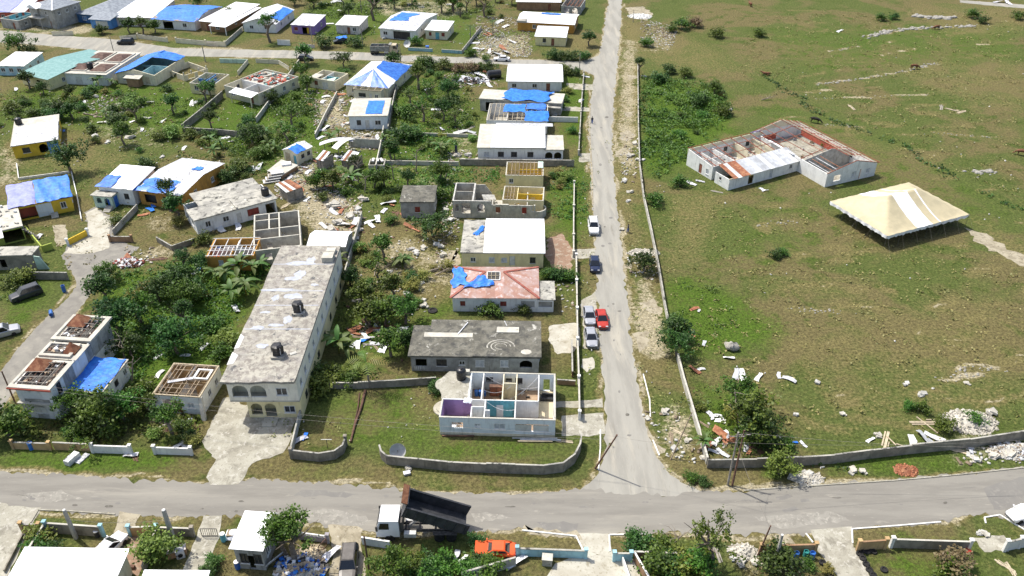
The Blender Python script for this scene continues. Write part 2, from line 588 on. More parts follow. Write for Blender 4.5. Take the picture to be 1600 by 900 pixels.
K['ground'] = ground_mat()
ASPH = ((A(182,177,164), .22, .5, .7),(A(138,135,128), .5, .58, .74),(A(196,190,176),1.1, .6, .76),(A(132,129,122),3.1, .62, .74),(A(186,181,168),6., .6, .72))
paving('asphalt', A(164,160,150), A(152,148,139), ASPH, .5, .25,(.16,1.1,1))
paving('asphalt_side', A(164,160,150), A(150,146,138), ASPH, .5, .25)
paving('asphalt_pale', A(186,183,172), A(172,169,159),((A(202,196,180), .4, .5, .7),(A(158,153,141), .8, .58, .74),(A(164,159,145),2.5, .6, .72),(A(206,200,184),5., .6, .72)), .5, .25,(1.1, .16,1))
paving('asphalt_patch', A(146,143,137), A(152,149,142),((A(166,162,153),1.2, .5, .7),))
paving('road_dust', A(178,174,163), A(168,164,154),((A(160,156,146),1., .48, .6),(A(194,189,177),2.2, .52, .64)), .4)
paving('concrete_drive', A(204,200,183), A(184,179,162),((A(160,155,140), .45, .5, .64),(A(220,216,202),1.1, .52, .64),(A(150,145,130),2.6, .55, .68),(A(140,135,120),6., .57, .7)))
paving('concrete_white', A(224,220,204), A(206,200,182),((A(180,172,150), .8, .52, .66),(A(168,160,138),2.6, .55, .68)))
paving('red_paving', A(178,148,126), A(166,136,114),((A(196,180,160), .9, .5, .62),(A(140,124,106),2.5, .54, .66)))
paving('gravel', A(200,190,165), A(172,162,138),((A(150,140,116),1.3, .5, .65),(A(222,214,196),2.8, .58, .68)), .6, .5)
paving('pothole', A(116,112,104), A(128,124,116),((A(150,146,136),3., .5, .7),), .8)
# ------------------------------------------------------------------ ground, roads, paved surfaces
ROAD_MAIN = ([(952,-40),(951,0),(946,30),(940,70),(932,105),(928,130),(922,160),(920,200),(922,260),(926,320),(929,380),(932,440),(935,500),(940,560),(944,610),(947,660),(944,700),(938,730),(925,752),(900,772)],
    [(974,-40),(972,0),(969,50),(965,100),(959,160),(957,200),(958,250),(962,300),(969,360),(976,430),(984,510),(992,570),(1001,620),(1011,670),(1022,710),(1045,742),(1085,764),(1120,778)])
ROAD_FRONT = ([(-80,734),(0,737),(150,744),(300,755),(400,750),(480,752),(600,762),(700,769),(800,771),(900,765),(945,768),(1050,775),(1090,768),(1140,768),(1200,762),(1300,756),(1400,750),(1500,741),(1600,730),(1680,720)],
    [(-80,800),(0,800),(60,797),(185,804),(317,808),(375,807),(475,815),(517,823),(590,832),(680,835),(734,830),(815,828),(900,837),(952,835),(1072,832),(1155,835),(1215,833),(1260,834),(1332,827),(1400,822),(1470,816),(1500,806),(1535,802),(1600,815),(1680,815)])
ROAD_BACK = ([(-80,42),(0,47),(75,54),(185,62),(272,75),(400,78),(507,80),(572,82),(640,87),(725,89),(775,92),(847,94),(905,96),(928,90),(945,82)],
    [(-80,60),(0,66),(57,70),(175,81),(212,86),(400,90),(472,91),(625,96),(790,101),(825,102),(880,105),(912,110),(926,117),(938,124)])
ROAD_SIDE = ([(-50,645),(0,582),(47,522),(107,465),(120,445),(113,420),(112,405)],
    [(-50,705),(0,640),(32,600),(90,522),(125,482),(150,448),(178,415)])

def resample(pts, step):
 pts = [Vector((p[0], p[1])) for p in pts]
 out = []
 for a, b in zip(pts[:-1], pts[1:]):
  n = max(1, int((b - a).length / step))
  out += [a + (b - a) * (i / n) for i in range(n)]
 out.append(pts[-1])
 return out

def equal(pts, n):
 pts = [Vector((p[0], p[1])) for p in pts]
 d = [0.0]
 for a, b in zip(pts[:-1], pts[1:]):
  d.append(d[-1] + (b - a).length)
 out = []
 for i in range(n + 1):
  t = d[-1] * i / n
  k = max(j for j in range(len(d)) if d[j] <= t + 1e-9)
  k = min(k, len(pts) - 2)
  u = (t - d[k]) / max(1e-9, d[k + 1] - d[k])
  out.append(pts[k].lerp(pts[k + 1], u))
 return out

def ribbon(name, L, R, mat, z, n, jit=.25, seed=1):
 L = equal(wpoly(L), n)
 R = equal(wpoly(R), n)
 r = random.Random(seed)
 V, Q = [],[]
 m = 6
 ja = [r.gauss(0, jit) for _ in range(n + 2)]
 jb = [r.gauss(0, jit) for _ in range(n + 2)]
 for i in range(n + 1):
  d = (R[i] - L[i]).normalized()
  a = L[i] + d * (ja[i] + ja[i + 1]) * .5
  b = R[i] + d * (jb[i] + jb[i + 1]) * .5
  for j in range(m + 1):
   p = a.lerp(b, j / m)
   V.append((p.x, p.y, z))
 for i in range(n):
  for j in range(m):
   k = i * (m + 1) + j
   Q.append((k, k + 1, k + m + 2, k + m + 1))
 me = np_mesh(name, V, Q, mat)
 o = inst(name, me)
 struct(o)
 me.flip_normals()
 return o

ribbon('side_road', ROAD_SIDE[0], ROAD_SIDE[1], K['asphalt_side'], .010,90, .22,3)
ribbon('back_road', ROAD_BACK[0], ROAD_BACK[1], K['asphalt_pale'], .012,160, .25,4)
ribbon('main_road', ROAD_MAIN[0], ROAD_MAIN[1], K['asphalt_pale'], .016,420, .24,5)
ribbon('front_road', ROAD_FRONT[0], ROAD_FRONT[1], K['asphalt'], .020,420, .3,6)

def sheet(name, pts, mat, z=.008, jit=.12, step=.7, seed=0, kind='structure', smooth=0):
 w = resample(wpoly(pts + [pts[0]]), step)[:-1]
 r = random.Random(seed + len(pts))
 vs = [(p.x + r.gauss(0, jit), p.y + r.gauss(0, jit), z) for p in w]
 me = bpy.data.meshes.new(name)
 area = sum(vs[i][0] * vs[(i + 1) % len(vs)][1] - vs[(i + 1) % len(vs)][0] * vs[i][1] for i in range(len(vs)))
 if area < 0:
  vs.reverse()
 me.from_pydata(vs,[],[tuple(range(len(vs)))])
 me.materials.append(K[mat])
 o = inst(name, me)
 if kind:
  o['kind'] = kind
 return o

# concrete drives and yards
sheet('apartment_driveway',[(349,622),(335,650),(316,690),(337,718),(322,746),(330,758),(372,757),(380,748),(392,724),(440,708),(452,695),(457,668),(470,640),(375,632),(370,618)],'concrete_drive', .026, .1)
sheet('driveway',[(858,508),(905,505),(906,540),(890,553),(870,553),(857,530)],'concrete_white', .008)
sheet('driveway',[(908,470),(931,455),(936,545),(912,545)],'concrete_drive', .009)
sheet('paved_patch',[(911,560),(925,556),(930,575),(916,582),(908,573)],'concrete_white', .008)
sheet('paved_yard',[(855,372),(880,366),(894,390),(893,425),(868,425),(852,400)],'red_paving', .008, .2)
sheet('driveway',[(893,390),(930,388),(931,402),(893,405)],'concrete_drive', .011)
sheet('driveway',[(868,627),(905,627),(941,623),(942,636),(900,637),(868,637)],'concrete_drive', .009, .06)
sheet('driveway',[(878,650),(898,648),(943,645),(946,678),(920,682),(898,680),(878,682)],'concrete_drive', .009, .06)
sheet('driveway',[(885,130),(928,132),(928,141),(888,139)],'concrete_drive', .009)
sheet('driveway',[(905,240),(923,239),(924,253),(905,253)],'concrete_drive', .009)
sheet('driveway',[(868,166),(922,168),(922,174),(868,173)],'concrete_drive', .009)
sheet('driveway',[(-60,786),(0,786),(64,795),(50,822),(42,836),(12,905),(-60,905)],'concrete_drive', .024)
sheet('dirt_drive',[(185,802),(219,804),(207,834),(197,850),(184,905),(170,905),(186,850),(180,830)],'gravel', .024)
sheet('driveway',[(318,806),(346,806),(343,840),(318,895),(312,905),(280,905),(305,845)],'concrete_drive', .024, .05)
sheet('paved_yard',[(206,836),(240,837),(231,870),(216,900),(190,890)],'red_paving', .008, .05)
sheet('dirt_drive',[(512,818),(568,826),(563,850),(574,905),(514,905),(520,860)],'gravel', .024)
sheet('driveway',[(904,834),(951,833),(956,868),(912,868)],'concrete_white', .024)
sheet('concrete_yard',[(868,880),(896,868),(985,866),(1004,907),(850,907)],'concrete_white', .008, .05)
sheet('driveway',[(1266,828),(1331,823),(1333,855),(1345,860),(1360,905),(1312,905),(1279,862)],'concrete_drive', .024, .05)
sheet('driveway',[(1516,838),(1568,836),(1580,850),(1578,862),(1538,862)],'concrete_drive', .008)
sheet('driveway',[(1570,797),(1660,790),(1660,858),(1600,827)],'asphalt_patch', .026)
sheet('cul_de_sac',[(96,402),(108,380),(140,366),(132,332),(150,322),(178,343),(176,374),(216,386),(200,402),(178,418),(160,440),(120,440),(110,420)],'asphalt_side', .014, .2)
sheet('cul_de_sac_apron',[(100,396),(112,378),(140,367),(134,334),(150,325),(172,342),(172,372),(168,388),(140,397)],'concrete_white', .018, .15)
sheet('house_path',[(82,352),(102,351),(108,380),(88,385)],'gravel', .008)
sheet('asphalt_patch',[(1535,762),(1600,745),(1680,735),(1680,790),(1600,790),(1555,797)],'asphalt_patch', .0245, .08)
for q in ([(1212,776),(1230,772),(1238,776),(1226,781),(1214,781)],[(1222,796),(1240,791),(1248,795),(1238,800),(1224,801)],[(1250,781),(1262,779),(1264,783),(1252,785)]):
 sheet('asphalt_patch', q,'asphalt_patch', .0245, .04, .4)
# pale marl spread on the verge
for i, q in enumerate(([(1001,471),(1018,466),(1037,484),(1030,493),(1010,488)],[(967,208),(983,204),(994,211),(982,220),(968,219)],[(960,237),(980,231),(984,240),(962,246)],
      [(975,176),(990,174),(988,182),(978,183)],[(980,118),(994,117),(996,123),(984,125)],[(990,522),(1012,516),(1018,540),(1000,548)],
      [(978,12),(1005,10),(1020,22),(1010,32),(985,28)],[(820,824),(905,833),(908,841),(902,842),(860,838),(815,831)],[(968,414),(988,413),(988,421),(970,421)],
      [(1000,668),(1012,665),(1015,690),(1040,700),(1030,712),(1012,700)],[(690,395),(712,388),(722,412),(700,422),(682,410)],
      [(500,312),(536,304),(545,320),(510,332)],[(1214,838),(1232,836),(1240,850),(1212,850)])):
 sheet('marl_patch', q,'gravel', .006 if i != 7 else .0265, .25, .6, i)
for i,(q, m_) in enumerate((([(430,803),(520,795),(585,812),(560,824),(480,814)],'road_dust'),([(20,772),(95,767),(130,780),(60,786)],'road_dust'),([(470,765),(560,771),(540,777),(460,774)],'asphalt_patch'),([(1180,808),(1300,799),(1330,814),(1220,826)],'road_dust'),([(735,805),(760,800),(800,810),(745,818)],'road_dust'),([(640,790),(680,788),(672,794),(650,796)],'asphalt_patch'),([(840,815),(905,818),(900,832),(850,828)],'asphalt_patch'))):
 sheet('road_patch', q, m_, .0215 + .0004 * i, .1, .6, i)
pr = random.Random(8)
for i in range(44):
 if i < 28:
  x, y = pr.uniform(20,1560), pr.uniform(772,800)
 else:
  y = pr.uniform(130,700)
  x = np.interp(y,[130,200,400,600,700],[945,938,950,972,980]) + pr.uniform(-9,9)
 rx, ry = pr.uniform(2,9) * (1 if i < 28 else .4), pr.uniform(.8,2.2)
 sheet('road_patch',[(x + rx * math.cos(a_), y + ry * math.sin(a_)) for a_ in np.linspace(0,5.6,9)],'asphalt_patch' if i % 3 else 'pothole', .0245 + .0001 * i if i < 28 else .0185 + .0001 * (i - 28), .02, .3, i)
sheet('field_track',[(1508,356),(1530,362),(1560,378),(1610,404),(1610,422),(1560,396),(1520,374)],'gravel', .008, .5,1.)
sheet('far_road',[(1500,0),(1610,8),(1610,14),(1540,8),(1500,4)],'asphalt_pale', .008)

# kerbs
def kerb(pts, mat='concrete_drive', w=.16, h=.12, z=0.0, name='kerb'):
 q = resample(wpoly(pts),2.2)
 b = MB()
 for a, c in zip(q[:-1], q[1:]):
  b.bar((a.x, a.y, z + h / 2),(c.x, c.y, z + h / 2), w, h)
 return struct(b.build(name, K[mat]))

kerb([(1162,767),(1200,764),(1300,757.5),(1400,751),(1500,742),(1600,731),(1680,722)])
kerb([(1332,849),(1331,827),(1400,822),(1470,816)],'stone_white')
kerb([(1540,818),(1538,809),(1562,805),(1612,835)],'stone_white')
kerb([(953,862),(952,836),(1010,835)],'stone_white')
kerb([(816,829),(900,838),(912,862)],'stone_white')
kerb([(1259,834),(1270,848)],'stone_white')
kerb([(1005,585),(1015,625),(1016,652)],'stone_white')
kerb([(1020,688),(1030,712)],'stone_white')
kerb([(938,672),(938,700),(935,735)],'stone_white')
kerb([(60,797),(110,799),(180,804)],'concrete_drive')
kerb([(60,797),(48,817)],'concrete_drive')
kerb([(926,320),(925,270),(921,200),(922,165)],'gravel', .3, .06)

# the ground sheet with its covers
ys = [52.0]
while ys[-1] < 330:
 ys.append(ys[-1] + .42 * (ys[-1] / 60) ** 1.15)
ys = [-400,-100,0,30,45] + ys + [360,420,520,700,1000,1600]
xs = [-1500,-900,-500,-320,-250] + list(np.arange(-205,205.1, .85)) + [250,320,500,900,1500]
X, Y = np.meshgrid(np.array(xs), np.array(ys))
cov = np.zeros(X.shape + (3,), dtype=np.float32)
J = [(vnoise(X / 2.2, Y / 2.2, s) * 1.6 + vnoise(X / .9, Y / .9, s + 20) * .6, vnoise(X / 2.3, Y / 2.3, s + 40) * 1.6 + vnoise(X / .9, Y / .9, s + 60) * .6) for s in range(3)]

def cover(ch, val, pts):
 w = wpoly(pts)
 x0, x1 = min(p[0] for p in w) - 5, max(p[0] for p in w) + 5
 y0, y1 = min(p[1] for p in w) - 5, max(p[1] for p in w) + 5
 i0, i1 = np.searchsorted(ys, y0), np.searchsorted(ys, y1)
 j0, j1 = np.searchsorted(xs, x0), np.searchsorted(xs, x1)
 sl_ = (slice(i0, i1), slice(j0, j1))
 m = sum(in_poly(X[sl_] + a[sl_], Y[sl_] + b[sl_], w).astype(np.float32) for a, b in J) / len(J)
 cov[sl_ + (ch,)] = np.maximum(cov[sl_ + (ch,)], m * val)

def cover_line(ch, val, pts, hw):
 w = resample(wpoly(pts),2.0)
 for a, b in zip(w[:-1], w[1:]):
  x0, x1 = min(a.x, b.x) - hw * 2, max(a.x, b.x) + hw * 2
  y0, y1 = min(a.y, b.y) - hw * 2, max(a.y, b.y) + hw * 2
  i0, i1 = np.searchsorted(ys, y0), np.searchsorted(ys, y1)
  j0, j1 = np.searchsorted(xs, x0), np.searchsorted(xs, x1)
  s_ = (slice(i0, i1), slice(j0, j1))
  px, py = X[s_] + J[0][0][s_] * .35, Y[s_] + J[0][1][s_] * .35
  d = b - a
  t = np.clip(((px - a.x) * d.x + (py - a.y) * d.y) / max(1e-6, d.length_squared),0,1)
  dist = np.hypot(px - a.x - t * d.x, py - a.y - t * d.y)
  m = np.clip(1.4 - dist / hw,0,1)
  cov[s_ + (ch,)] = np.maximum(cov[s_ + (ch,)], m * val)

LUSH, DRY, BARE = 0,1,2
for v, p in ((.95,[(690,690),(890,688),(906,700),(870,714),(720,710),(606,692)]),(.5,[(490,612),(690,600),(690,700),(600,706),(470,690)]),
    (.85,[(1000,120),(1140,140),(1150,200),(1080,260),(1000,290)]),(.75,[(1035,430),(1120,440),(1250,520),(1200,545),(1120,560),(1050,560),(1030,480)]),
    (.36,[(1180,130),(1420,210),(1600,330),(1600,480),(1480,340),(1300,300),(1170,200)]),(.44,[(1180,40),(1600,30),(1600,100),(1480,110),(1250,120)]),
    (.33,[(1110,300),(1300,300),(1320,400),(1250,430),(1100,430)]),(.85,[(150,440),(345,400),(410,410),(345,620),(200,640),(160,520)]),
    (.75,[(380,140),(480,120),(540,160),(500,260),(400,250),(290,220)]),(.62,[(600,105),(740,110),(745,345),(600,335)]),(.7,[(0,130),(300,130),(350,220),(150,215),(0,200)]),(.6,[(400,240),(600,200),(600,300),(420,300)]),(.6,[(560,440),(720,480),(700,560),(560,560),(520,500)]),(.65,[(740,0),(480,0),(470,30),(590,60),(740,50)]),
    (.3,[(400,715),(940,740),(920,760),(600,755),(400,745)]),(.65,[(0,430),(110,440),(20,540),(0,565)]),(.75,[(885,425),(920,480),(890,480)]),
    (.8,[(907,580),(935,575),(942,620),(908,622)]),(.7,[(865,105),(925,120),(920,240),(870,235)]),(.75,[(904,255),(922,255),(930,390),(880,390),(850,300)]),
    (.85,[(1390,865),(1500,868),(1560,905),(1390,905)]),(.7,[(1335,833),(1470,822),(1520,835),(1450,855),(1345,845)]),(.9,[(0,700),(110,700),(330,715),(320,746),(60,738),(0,737)]),(.7,[(385,728),(480,722),(560,735),(640,745),(700,752),(900,752),(935,735),(900,762),(700,762),(480,748)]),
    (.65,[(100,845),(170,840),(165,870),(70,865)]),(.8,[(325,850),(375,860),(370,905),(320,905)]),(.7,[(1160,725),(1580,690),(1590,720),(1400,742),(1170,755)]),
    (.75,[(725,30),(760,60),(715,80),(670,80),(720,60)]),(.6,[(480,20),(590,30),(580,70),(500,70)]),(.8,[(1085,600),(1180,600),(1230,690),(1110,700)]),
    (.5,[(300,130),(340,170),(290,210),(250,190)]),(.55,[(350,165),(420,170),(390,210),(310,205)]),(.7,[(130,100),(60,90),(50,110)]),(.5,[(560,600),(690,560),(680,600)])):
 cover(LUSH, v, p)
for v, p in ((.45,[(1360,100),(1500,85),(1620,95),(1620,190),(1500,160),(1430,140)]),(.85,[(975,20),(1000,40),(1000,400),(1035,470),(1030,640),(1085,720),(1100,760),(1050,745),(1000,600),(960,250)]),
    (.5,[(400,722),(600,722),(940,748),(900,762),(600,758),(390,748)]),(.6,[(560,360),(720,350),(710,480),(640,480),(560,440)]),(.9,[(800,832),(905,842),(908,868),(805,862),(790,845)]),
    (.42,[(1180,520),(1400,470),(1600,450),(1600,660),(1300,680)]),(.45,[(1150,420),(1400,430),(1380,470),(1180,470)]),(.45,[(1300,200),(1500,240),(1480,270),(1320,230)]),(.45,[(1400,0),(1620,0),(1620,60),(1480,60)]),(.55,[(1150,300),(1100,420),(1040,430),(1040,290)]),
    (.5,[(680,600),(690,690),(630,650)]),(.45,[(420,600),(560,690),(580,640)]),(.5,[(0,190),(130,190),(230,250),(120,290),(0,260)]),(.7,[(960,845),(1150,845),(1180,835),(1150,860),(970,865)]),
    (.5,[(1000,40),(1100,60),(1150,120),(1010,110)]),(.55,[(1500,320),(1620,380),(1620,440),(1540,400)]),(.4,[(1040,60),(1300,100),(1180,130),(1010,110)]),(.6,[(1270,850),(1320,870),(1300,905),(1240,905),(1220,870)]),(.6,[(1345,860),(1390,870),(1380,905),(1358,905)]),
    (.6,[(840,60),(940,50),(930,90),(840,80)]),(.6,[(400,70),(520,68),(560,80),(420,80)])):
 cover(DRY, v, p)
for v, p in ((.48,[(570,370),(640,365),(720,400),(715,470),(650,470),(590,440)]),(.6,[(990,515),(1040,500),(1052,560),(1000,565)]),(.6,[(1040,640),(1088,650),(1100,700),(1065,735),(1030,705)]),
    (.8,[(0,47),(140,55),(150,40),(0,35)]),(.8,[(0,60),(110,68),(60,74),(0,72)]),(.4,[(120,180),(260,190),(270,245),(140,235)]),(.5,[(-20,200),(50,240),(40,290),(-20,300)]),
    (.65,[(440,300),(545,300),(562,370),(480,362)]),(.66,[(970,60),(998,60),(998,280),(962,260)]),(.4,[(965,290),(1000,290),(1015,400),(980,400)]),(.72,[(985,400),(1025,420),(1040,500),(1045,560),(1002,575),(985,480)]),(.6,[(1010,600),(1060,620),(1090,690),(1060,730),(1025,690)]),(.45,[(1000,30),(1060,45),(1050,90),(1005,85)]),(.55,[(550,0),(740,0),(730,30),(600,30)]),
    (.5,[(690,200),(745,195),(745,250),(705,250)]),(.55,[(540,205),(605,205),(600,235),(530,240)]),(.6,[(270,75),(310,70),(390,70),(400,80),(280,82)]),(.55,[(735,60),(830,45),(840,90),(740,92)]),
    (.6,[(470,155),(540,140),(560,205),(500,205)]),(.4,[(400,180),(470,190),(520,250),(420,270)]),(.55,[(420,250),(540,250),(520,310),(430,300)]),(.5,[(1440,820),(1530,805),(1540,825),(1460,835)]),
    (.6,[(205,390),(300,375),(300,400),(215,410)]),(.55,[(215,330),(290,330),(300,360),(220,370)]),(.4,[(600,230),(740,250),(720,300),(620,300)]),(.6,[(430,850),(515,850),(520,905),(440,905)]),
    (.6,[(570,835),(620,850),(580,905)]),(.5,[(1100,850),(1200,850),(1240,905),(1120,905)]),(.5,[(1430,660),(1600,690),(1600,720),(1480,730)]),(.5,[(1030,55),(1060,60),(1050,85),(1020,80)])):
 cover(BARE, v, p)
def blur(a, n):
 for _ in range(n):
  b = a.copy()
  b[1:-1,1:-1] = (a[1:-1,1:-1] * 2 + a[:-2,1:-1] + a[2:,1:-1] + a[1:-1, :-2] + a[1:-1,2:]) / 6
  a = b
 return a

cov[...,0] = blur(cov[...,0],22)
cov[...,1] = blur(cov[...,1],16)
cov[...,2] = blur(cov[...,2],7) * .97
cov[...,1] *= 1.0
for e, hw in ((ROAD_MAIN[0], .8),(ROAD_MAIN[1],1.0),(ROAD_FRONT[0], .8),(ROAD_FRONT[1],1.0),(ROAD_BACK[0],1.2),(ROAD_BACK[1],1.0),(ROAD_SIDE[0], .7),(ROAD_SIDE[1], .8)):
 cover_line(DRY, .8, e, hw * 1.0)
 cover_line(BARE, .66, e, hw * .6)
RIDGES = [[(1280,132),(1340,124),(1400,114),(1430,107),(1465,98)],[(1355,58),(1400,48),(1440,44),(1515,41)],[(1295,80),(1320,77),(1342,73)],[(1272,155),(1360,151),(1450,149)],
   [(1255,143),(1300,140)],[(1375,86),(1430,76)],[(1390,66),(1400,64)],[(1528,70),(1568,67)],[(1495,578),(1520,572),(1545,577),(1562,580)],[(1470,592),(1500,588),(1535,586)],
   [(1178,352),(1215,348),(1240,345)],[(1285,388),(1330,385)],[(1230,482),(1310,487)],[(1300,406),(1335,405)],[(1190,358),(1200,362)],[(1310,475),(1380,482)],[(1470,478),(1570,475)],
   [(1210,58),(1250,57)],[(1250,120),(1290,112)],[(1290,195),(1340,198)],[(1460,208),(1560,215)],[(1420,20),(1480,26)],[(1480,55),(1540,48)],[(1310,100),(1350,98)],[(1230,35),(1290,45)],
   [(1330,650),(1390,660),(1440,672)],[(1265,655),(1320,668)]]
rr = random.Random(5)
for _ in range(70):
 x, y = rr.uniform(1180,1600), rr.uniform(15,640)
 w = rr.uniform(10,45)
 RIDGES.append([(x, y),(x + w * .5, y - rr.uniform(-1,3)),(x + w, y - rr.uniform(-2,6))])
for i, r_ in enumerate(RIDGES):
 big_ = i < 10
 cover_line(BARE, .66 if big_ else rr.uniform(.3, .54), r_, .6 if big_ else .35)
 cover_line(DRY, .6, r_,1.3)
V = np.stack([X, Y, np.zeros_like(X)],-1).reshape(-1,3)
ny, nx = X.shape
idx = np.arange(ny * nx).reshape(ny, nx)
Q = np.stack([idx[:-1, :-1], idx[:-1,1:], idx[1:,1:], idx[1:, :-1]],-1).reshape(-1,4)
gm = np_mesh('ground', V, Q, K['ground'])
ca = gm.attributes.new('cover','FLOAT_COLOR','POINT')
ca.data.foreach_set('color', np.concatenate([cov.reshape(-1,3), np.ones((ny * nx,1), np.float32)],1).ravel())
struct(inst('ground', gm))
# ------------------------------------------------------------------ houses: shared pieces
def frame(fl, fr, bk, z, inset=0.0):
 a, b, c = (Vector(G(*p, z)) for p in (fl, fr, bk))
 u = (b - a)
 w = u.length
 ang = math.atan2(u.y, u.x)
 n = Vector((-math.sin(ang), math.cos(ang)))
 d = (c - a).dot(n)
 u.normalize()
 a = a + u * inset + n * inset
 return a, ang, w - 2 * inset, d - 2 * inset

def side(w, d, s):
 """side of a w x d plan seen from outside: function (u, n inward, z) -> xyz and its length"""
 if s == 'f':
  return (lambda u, n, z: (u, n, z)), w
 if s == 'r':
  return (lambda u, n, z: (w - n, u, z)), d
 if s == 'b':
  return (lambda u, n, z: (w - u, d - n, z)), w
 return (lambda u, n, z: (n, d - u, z)), d

def sbox(mb, S, u0, u1, n0, n1, z0, z1):
 mb.hexa([S(u0, n0, z0), S(u1, n0, z0), S(u1, n1, z0), S(u0, n1, z0)],
   [S(u0, n0, z1), S(u1, n0, z1), S(u1, n1, z1), S(u0, n1, z1)])

def opening_parts(t, S, kind, u0, u1, z0, z1, th):
 w, h = u1 - u0, z1 - z0
 if kind in 'wxmrc':          # framed window; x white frame, m light panes, r red shutters, c curtain
  b = MB()
  f = .09
  for (a0, a1, b0, b1) in ((u0, u1, z0, z0 + f),(u0, u1, z1 - f, z1),(u0, u0 + f, z0 + f, z1 - f),(u1 - f, u1, z0 + f, z1 - f)):
   sbox(b, S, a0, a1,-.02, .07, b0, b1)
  m_ = (u0 + u1) / 2
  sbox(b, S, m_ - .04, m_ + .04,-.01, .06, z0 + f, z1 - f)
  fm = {'w': 'frame_white','x': 'frame_white','m': 'frame_white','r': 'door_wood','c': 'frame_dark'}[kind]
  o = b.build('window', K[fm], t)
  g = MB()
  sbox(g, S, u0 + f, u1 - f, .08, .11, z0 + f, z1 - f)
  g.build('pane', K[{'w': 'glass','x': 'glass','m': 'curtain','r': 'shutter_red','c': 'glass'}[kind]], o)
  s_ = MB()
  sbox(s_, S, u0 - .08, u1 + .08,-.1,-.005, z0 - .1, z0 - .02)
  s_.build('sill', K['frame_white'], o)
 elif kind in 'dvt':          # doors: d wood, v white, t teal
  b = MB()
  sbox(b, S, u0 + .04, u1 - .04, .06, .11, z0 + .02, z1 - .04)
  o = b.build('door', K[{'d': 'door_wood','v': 'door_white','t': 'teal_wall'}[kind]], t)
  k_ = MB()
  sbox(k_, S, u1 - .2, u1 - .12, .01, .055, z0 + 1., z0 + 1.1)
  k_.build('handle', K['rim'], o)
 elif kind == 'g':            # grille of bars
  b = MB()
  n = max(2, int(w / .22))
  for i in range(n + 1):
   u = u0 + w * i / n
   sbox(b, S, u - .02, u + .02, .04, .08, z0, z1)
  for zz in (z0 + .05,(z0 + z1) / 2, z1 - .05):
   sbox(b, S, u0, u1, .085, .12, zz - .02, zz + .02)
  b.build('grille', K['frame_white'], t)
 elif kind == 'G':            # garage door
  b = MB()
  sbox(b, S, u0 + .02, u1 - .02, .05, .12, z0, z1 - .02)
  b.build('garage_door', K['door_white'], t)
 elif kind == 'b':            # shutter board
  b = MB()
  sbox(b, S, u0, u1,-.03, .05, z0, z1)
  b.build('board', K['wood_pale'], t)

def wall_side(mb, S, L, h, th, ops, trim=0.0, base=0.0):
 """solid wall with openings; returns opening rectangles"""
 rects = []
 for (k, c, w, z0, hh) in ops:
  u = c * L
  rects.append((max(trim, u - w / 2), min(L - trim, u + w / 2), base + z0, min(base + z0 + hh, h - .02), k))
 rects.sort()
 cur = trim
 for (u0, u1, z0, z1, k) in rects:
  if u0 > cur:
   sbox(mb, S, cur, u0,0, th, base, h)
  if z0 > base + .01:
   sbox(mb, S, u0, u1,0, th, base, z0)
  sbox(mb, S, u0, u1,0, th, z1, h)
  if k in 'aA':           # arch: fill the upper corners
   n = 6
   rad = (u1 - u0) / 2
   rise = min(rad,(z1 - z0) * .5)
   for sgn in (-1,1):
    cx = (u0 + u1) / 2
    ex = u0 if sgn < 0 else u1
    pr = []
    for i in range(n + 1):
     a = PI / 2 * i / n
     pr.append((cx + sgn * rad * math.cos(a), z1 - rise + rise * math.sin(a)))
    for (p1, p2) in zip(pr[:-1], pr[1:]):
     mb.hexa([S(p1[0],0, p1[1]), S(p2[0],0, p2[1]), S(p2[0], th, p2[1]), S(p1[0], th, p1[1])],
       [S(p1[0],0, z1), S(p2[0],0, z1), S(p2[0], th, z1), S(p1[0], th, z1)])
  cur = u1
 if cur < L - trim:
  sbox(mb, S, cur, L - trim,0, th, base, h)
 return rects

def walls(t, w, d, h, mat, ops, th=.18, base=0.0, sides='frbl', inner=None, name='wall'):
 mb = MB()
 allr = []
 for s in sides:
  S, L = side(w, d, s)
  r = wall_side(mb, S, L, h, th, ops.get(s,[]), th if s in 'rl' else 0.0, base)
  allr.append((S, r))
 o = mb.build(name, K[mat], t)
 for S, r in allr:
  for (u0, u1, z0, z1, k) in r:
   opening_parts(t, S, k, u0, u1, z0, z1, th)
 if inner:
  b = MB()
  for s in sides:
   S, L = side(w, d, s)
   a0 = th + .012 if s in 'fb' else th + .03
   cur = a0
   for (u0, u1, z0, z1, k) in sorted(x for q in allr if q[0](0,0,0) == S(0,0,0) for x in q[1]):
    if u0 - cur > .05:
     sbox(b, S, cur, u0, th + .002, th + .01, base + .05, h - .03)
    cur = max(cur, u1)
   if L - a0 - cur > .05:
    sbox(b, S, cur, L - a0, th + .002, th + .01, base + .05, h - .03)
  b.build('inner_paint', K[inner], t)
 return o

def floor(t, w, d, mat='floor_concrete', z=.08, th=.19):
 return MB().box(th, th, .03, w - th, d - th, z).build('floor', K[mat], t)

def roof_slab(t, w, d, h, mat, over=.35, th=.22, name='roof'):
 n = 14
 r = random.Random(int(w * 100))
 b = MB()
 b.box(-over,-over, h + .003, w + over, d + over, h + th)
 o = b.build(name, K[mat], t)
 return o

def plane_solid(pts, th=.07):
 return MB().solid(pts,(0,0, th))

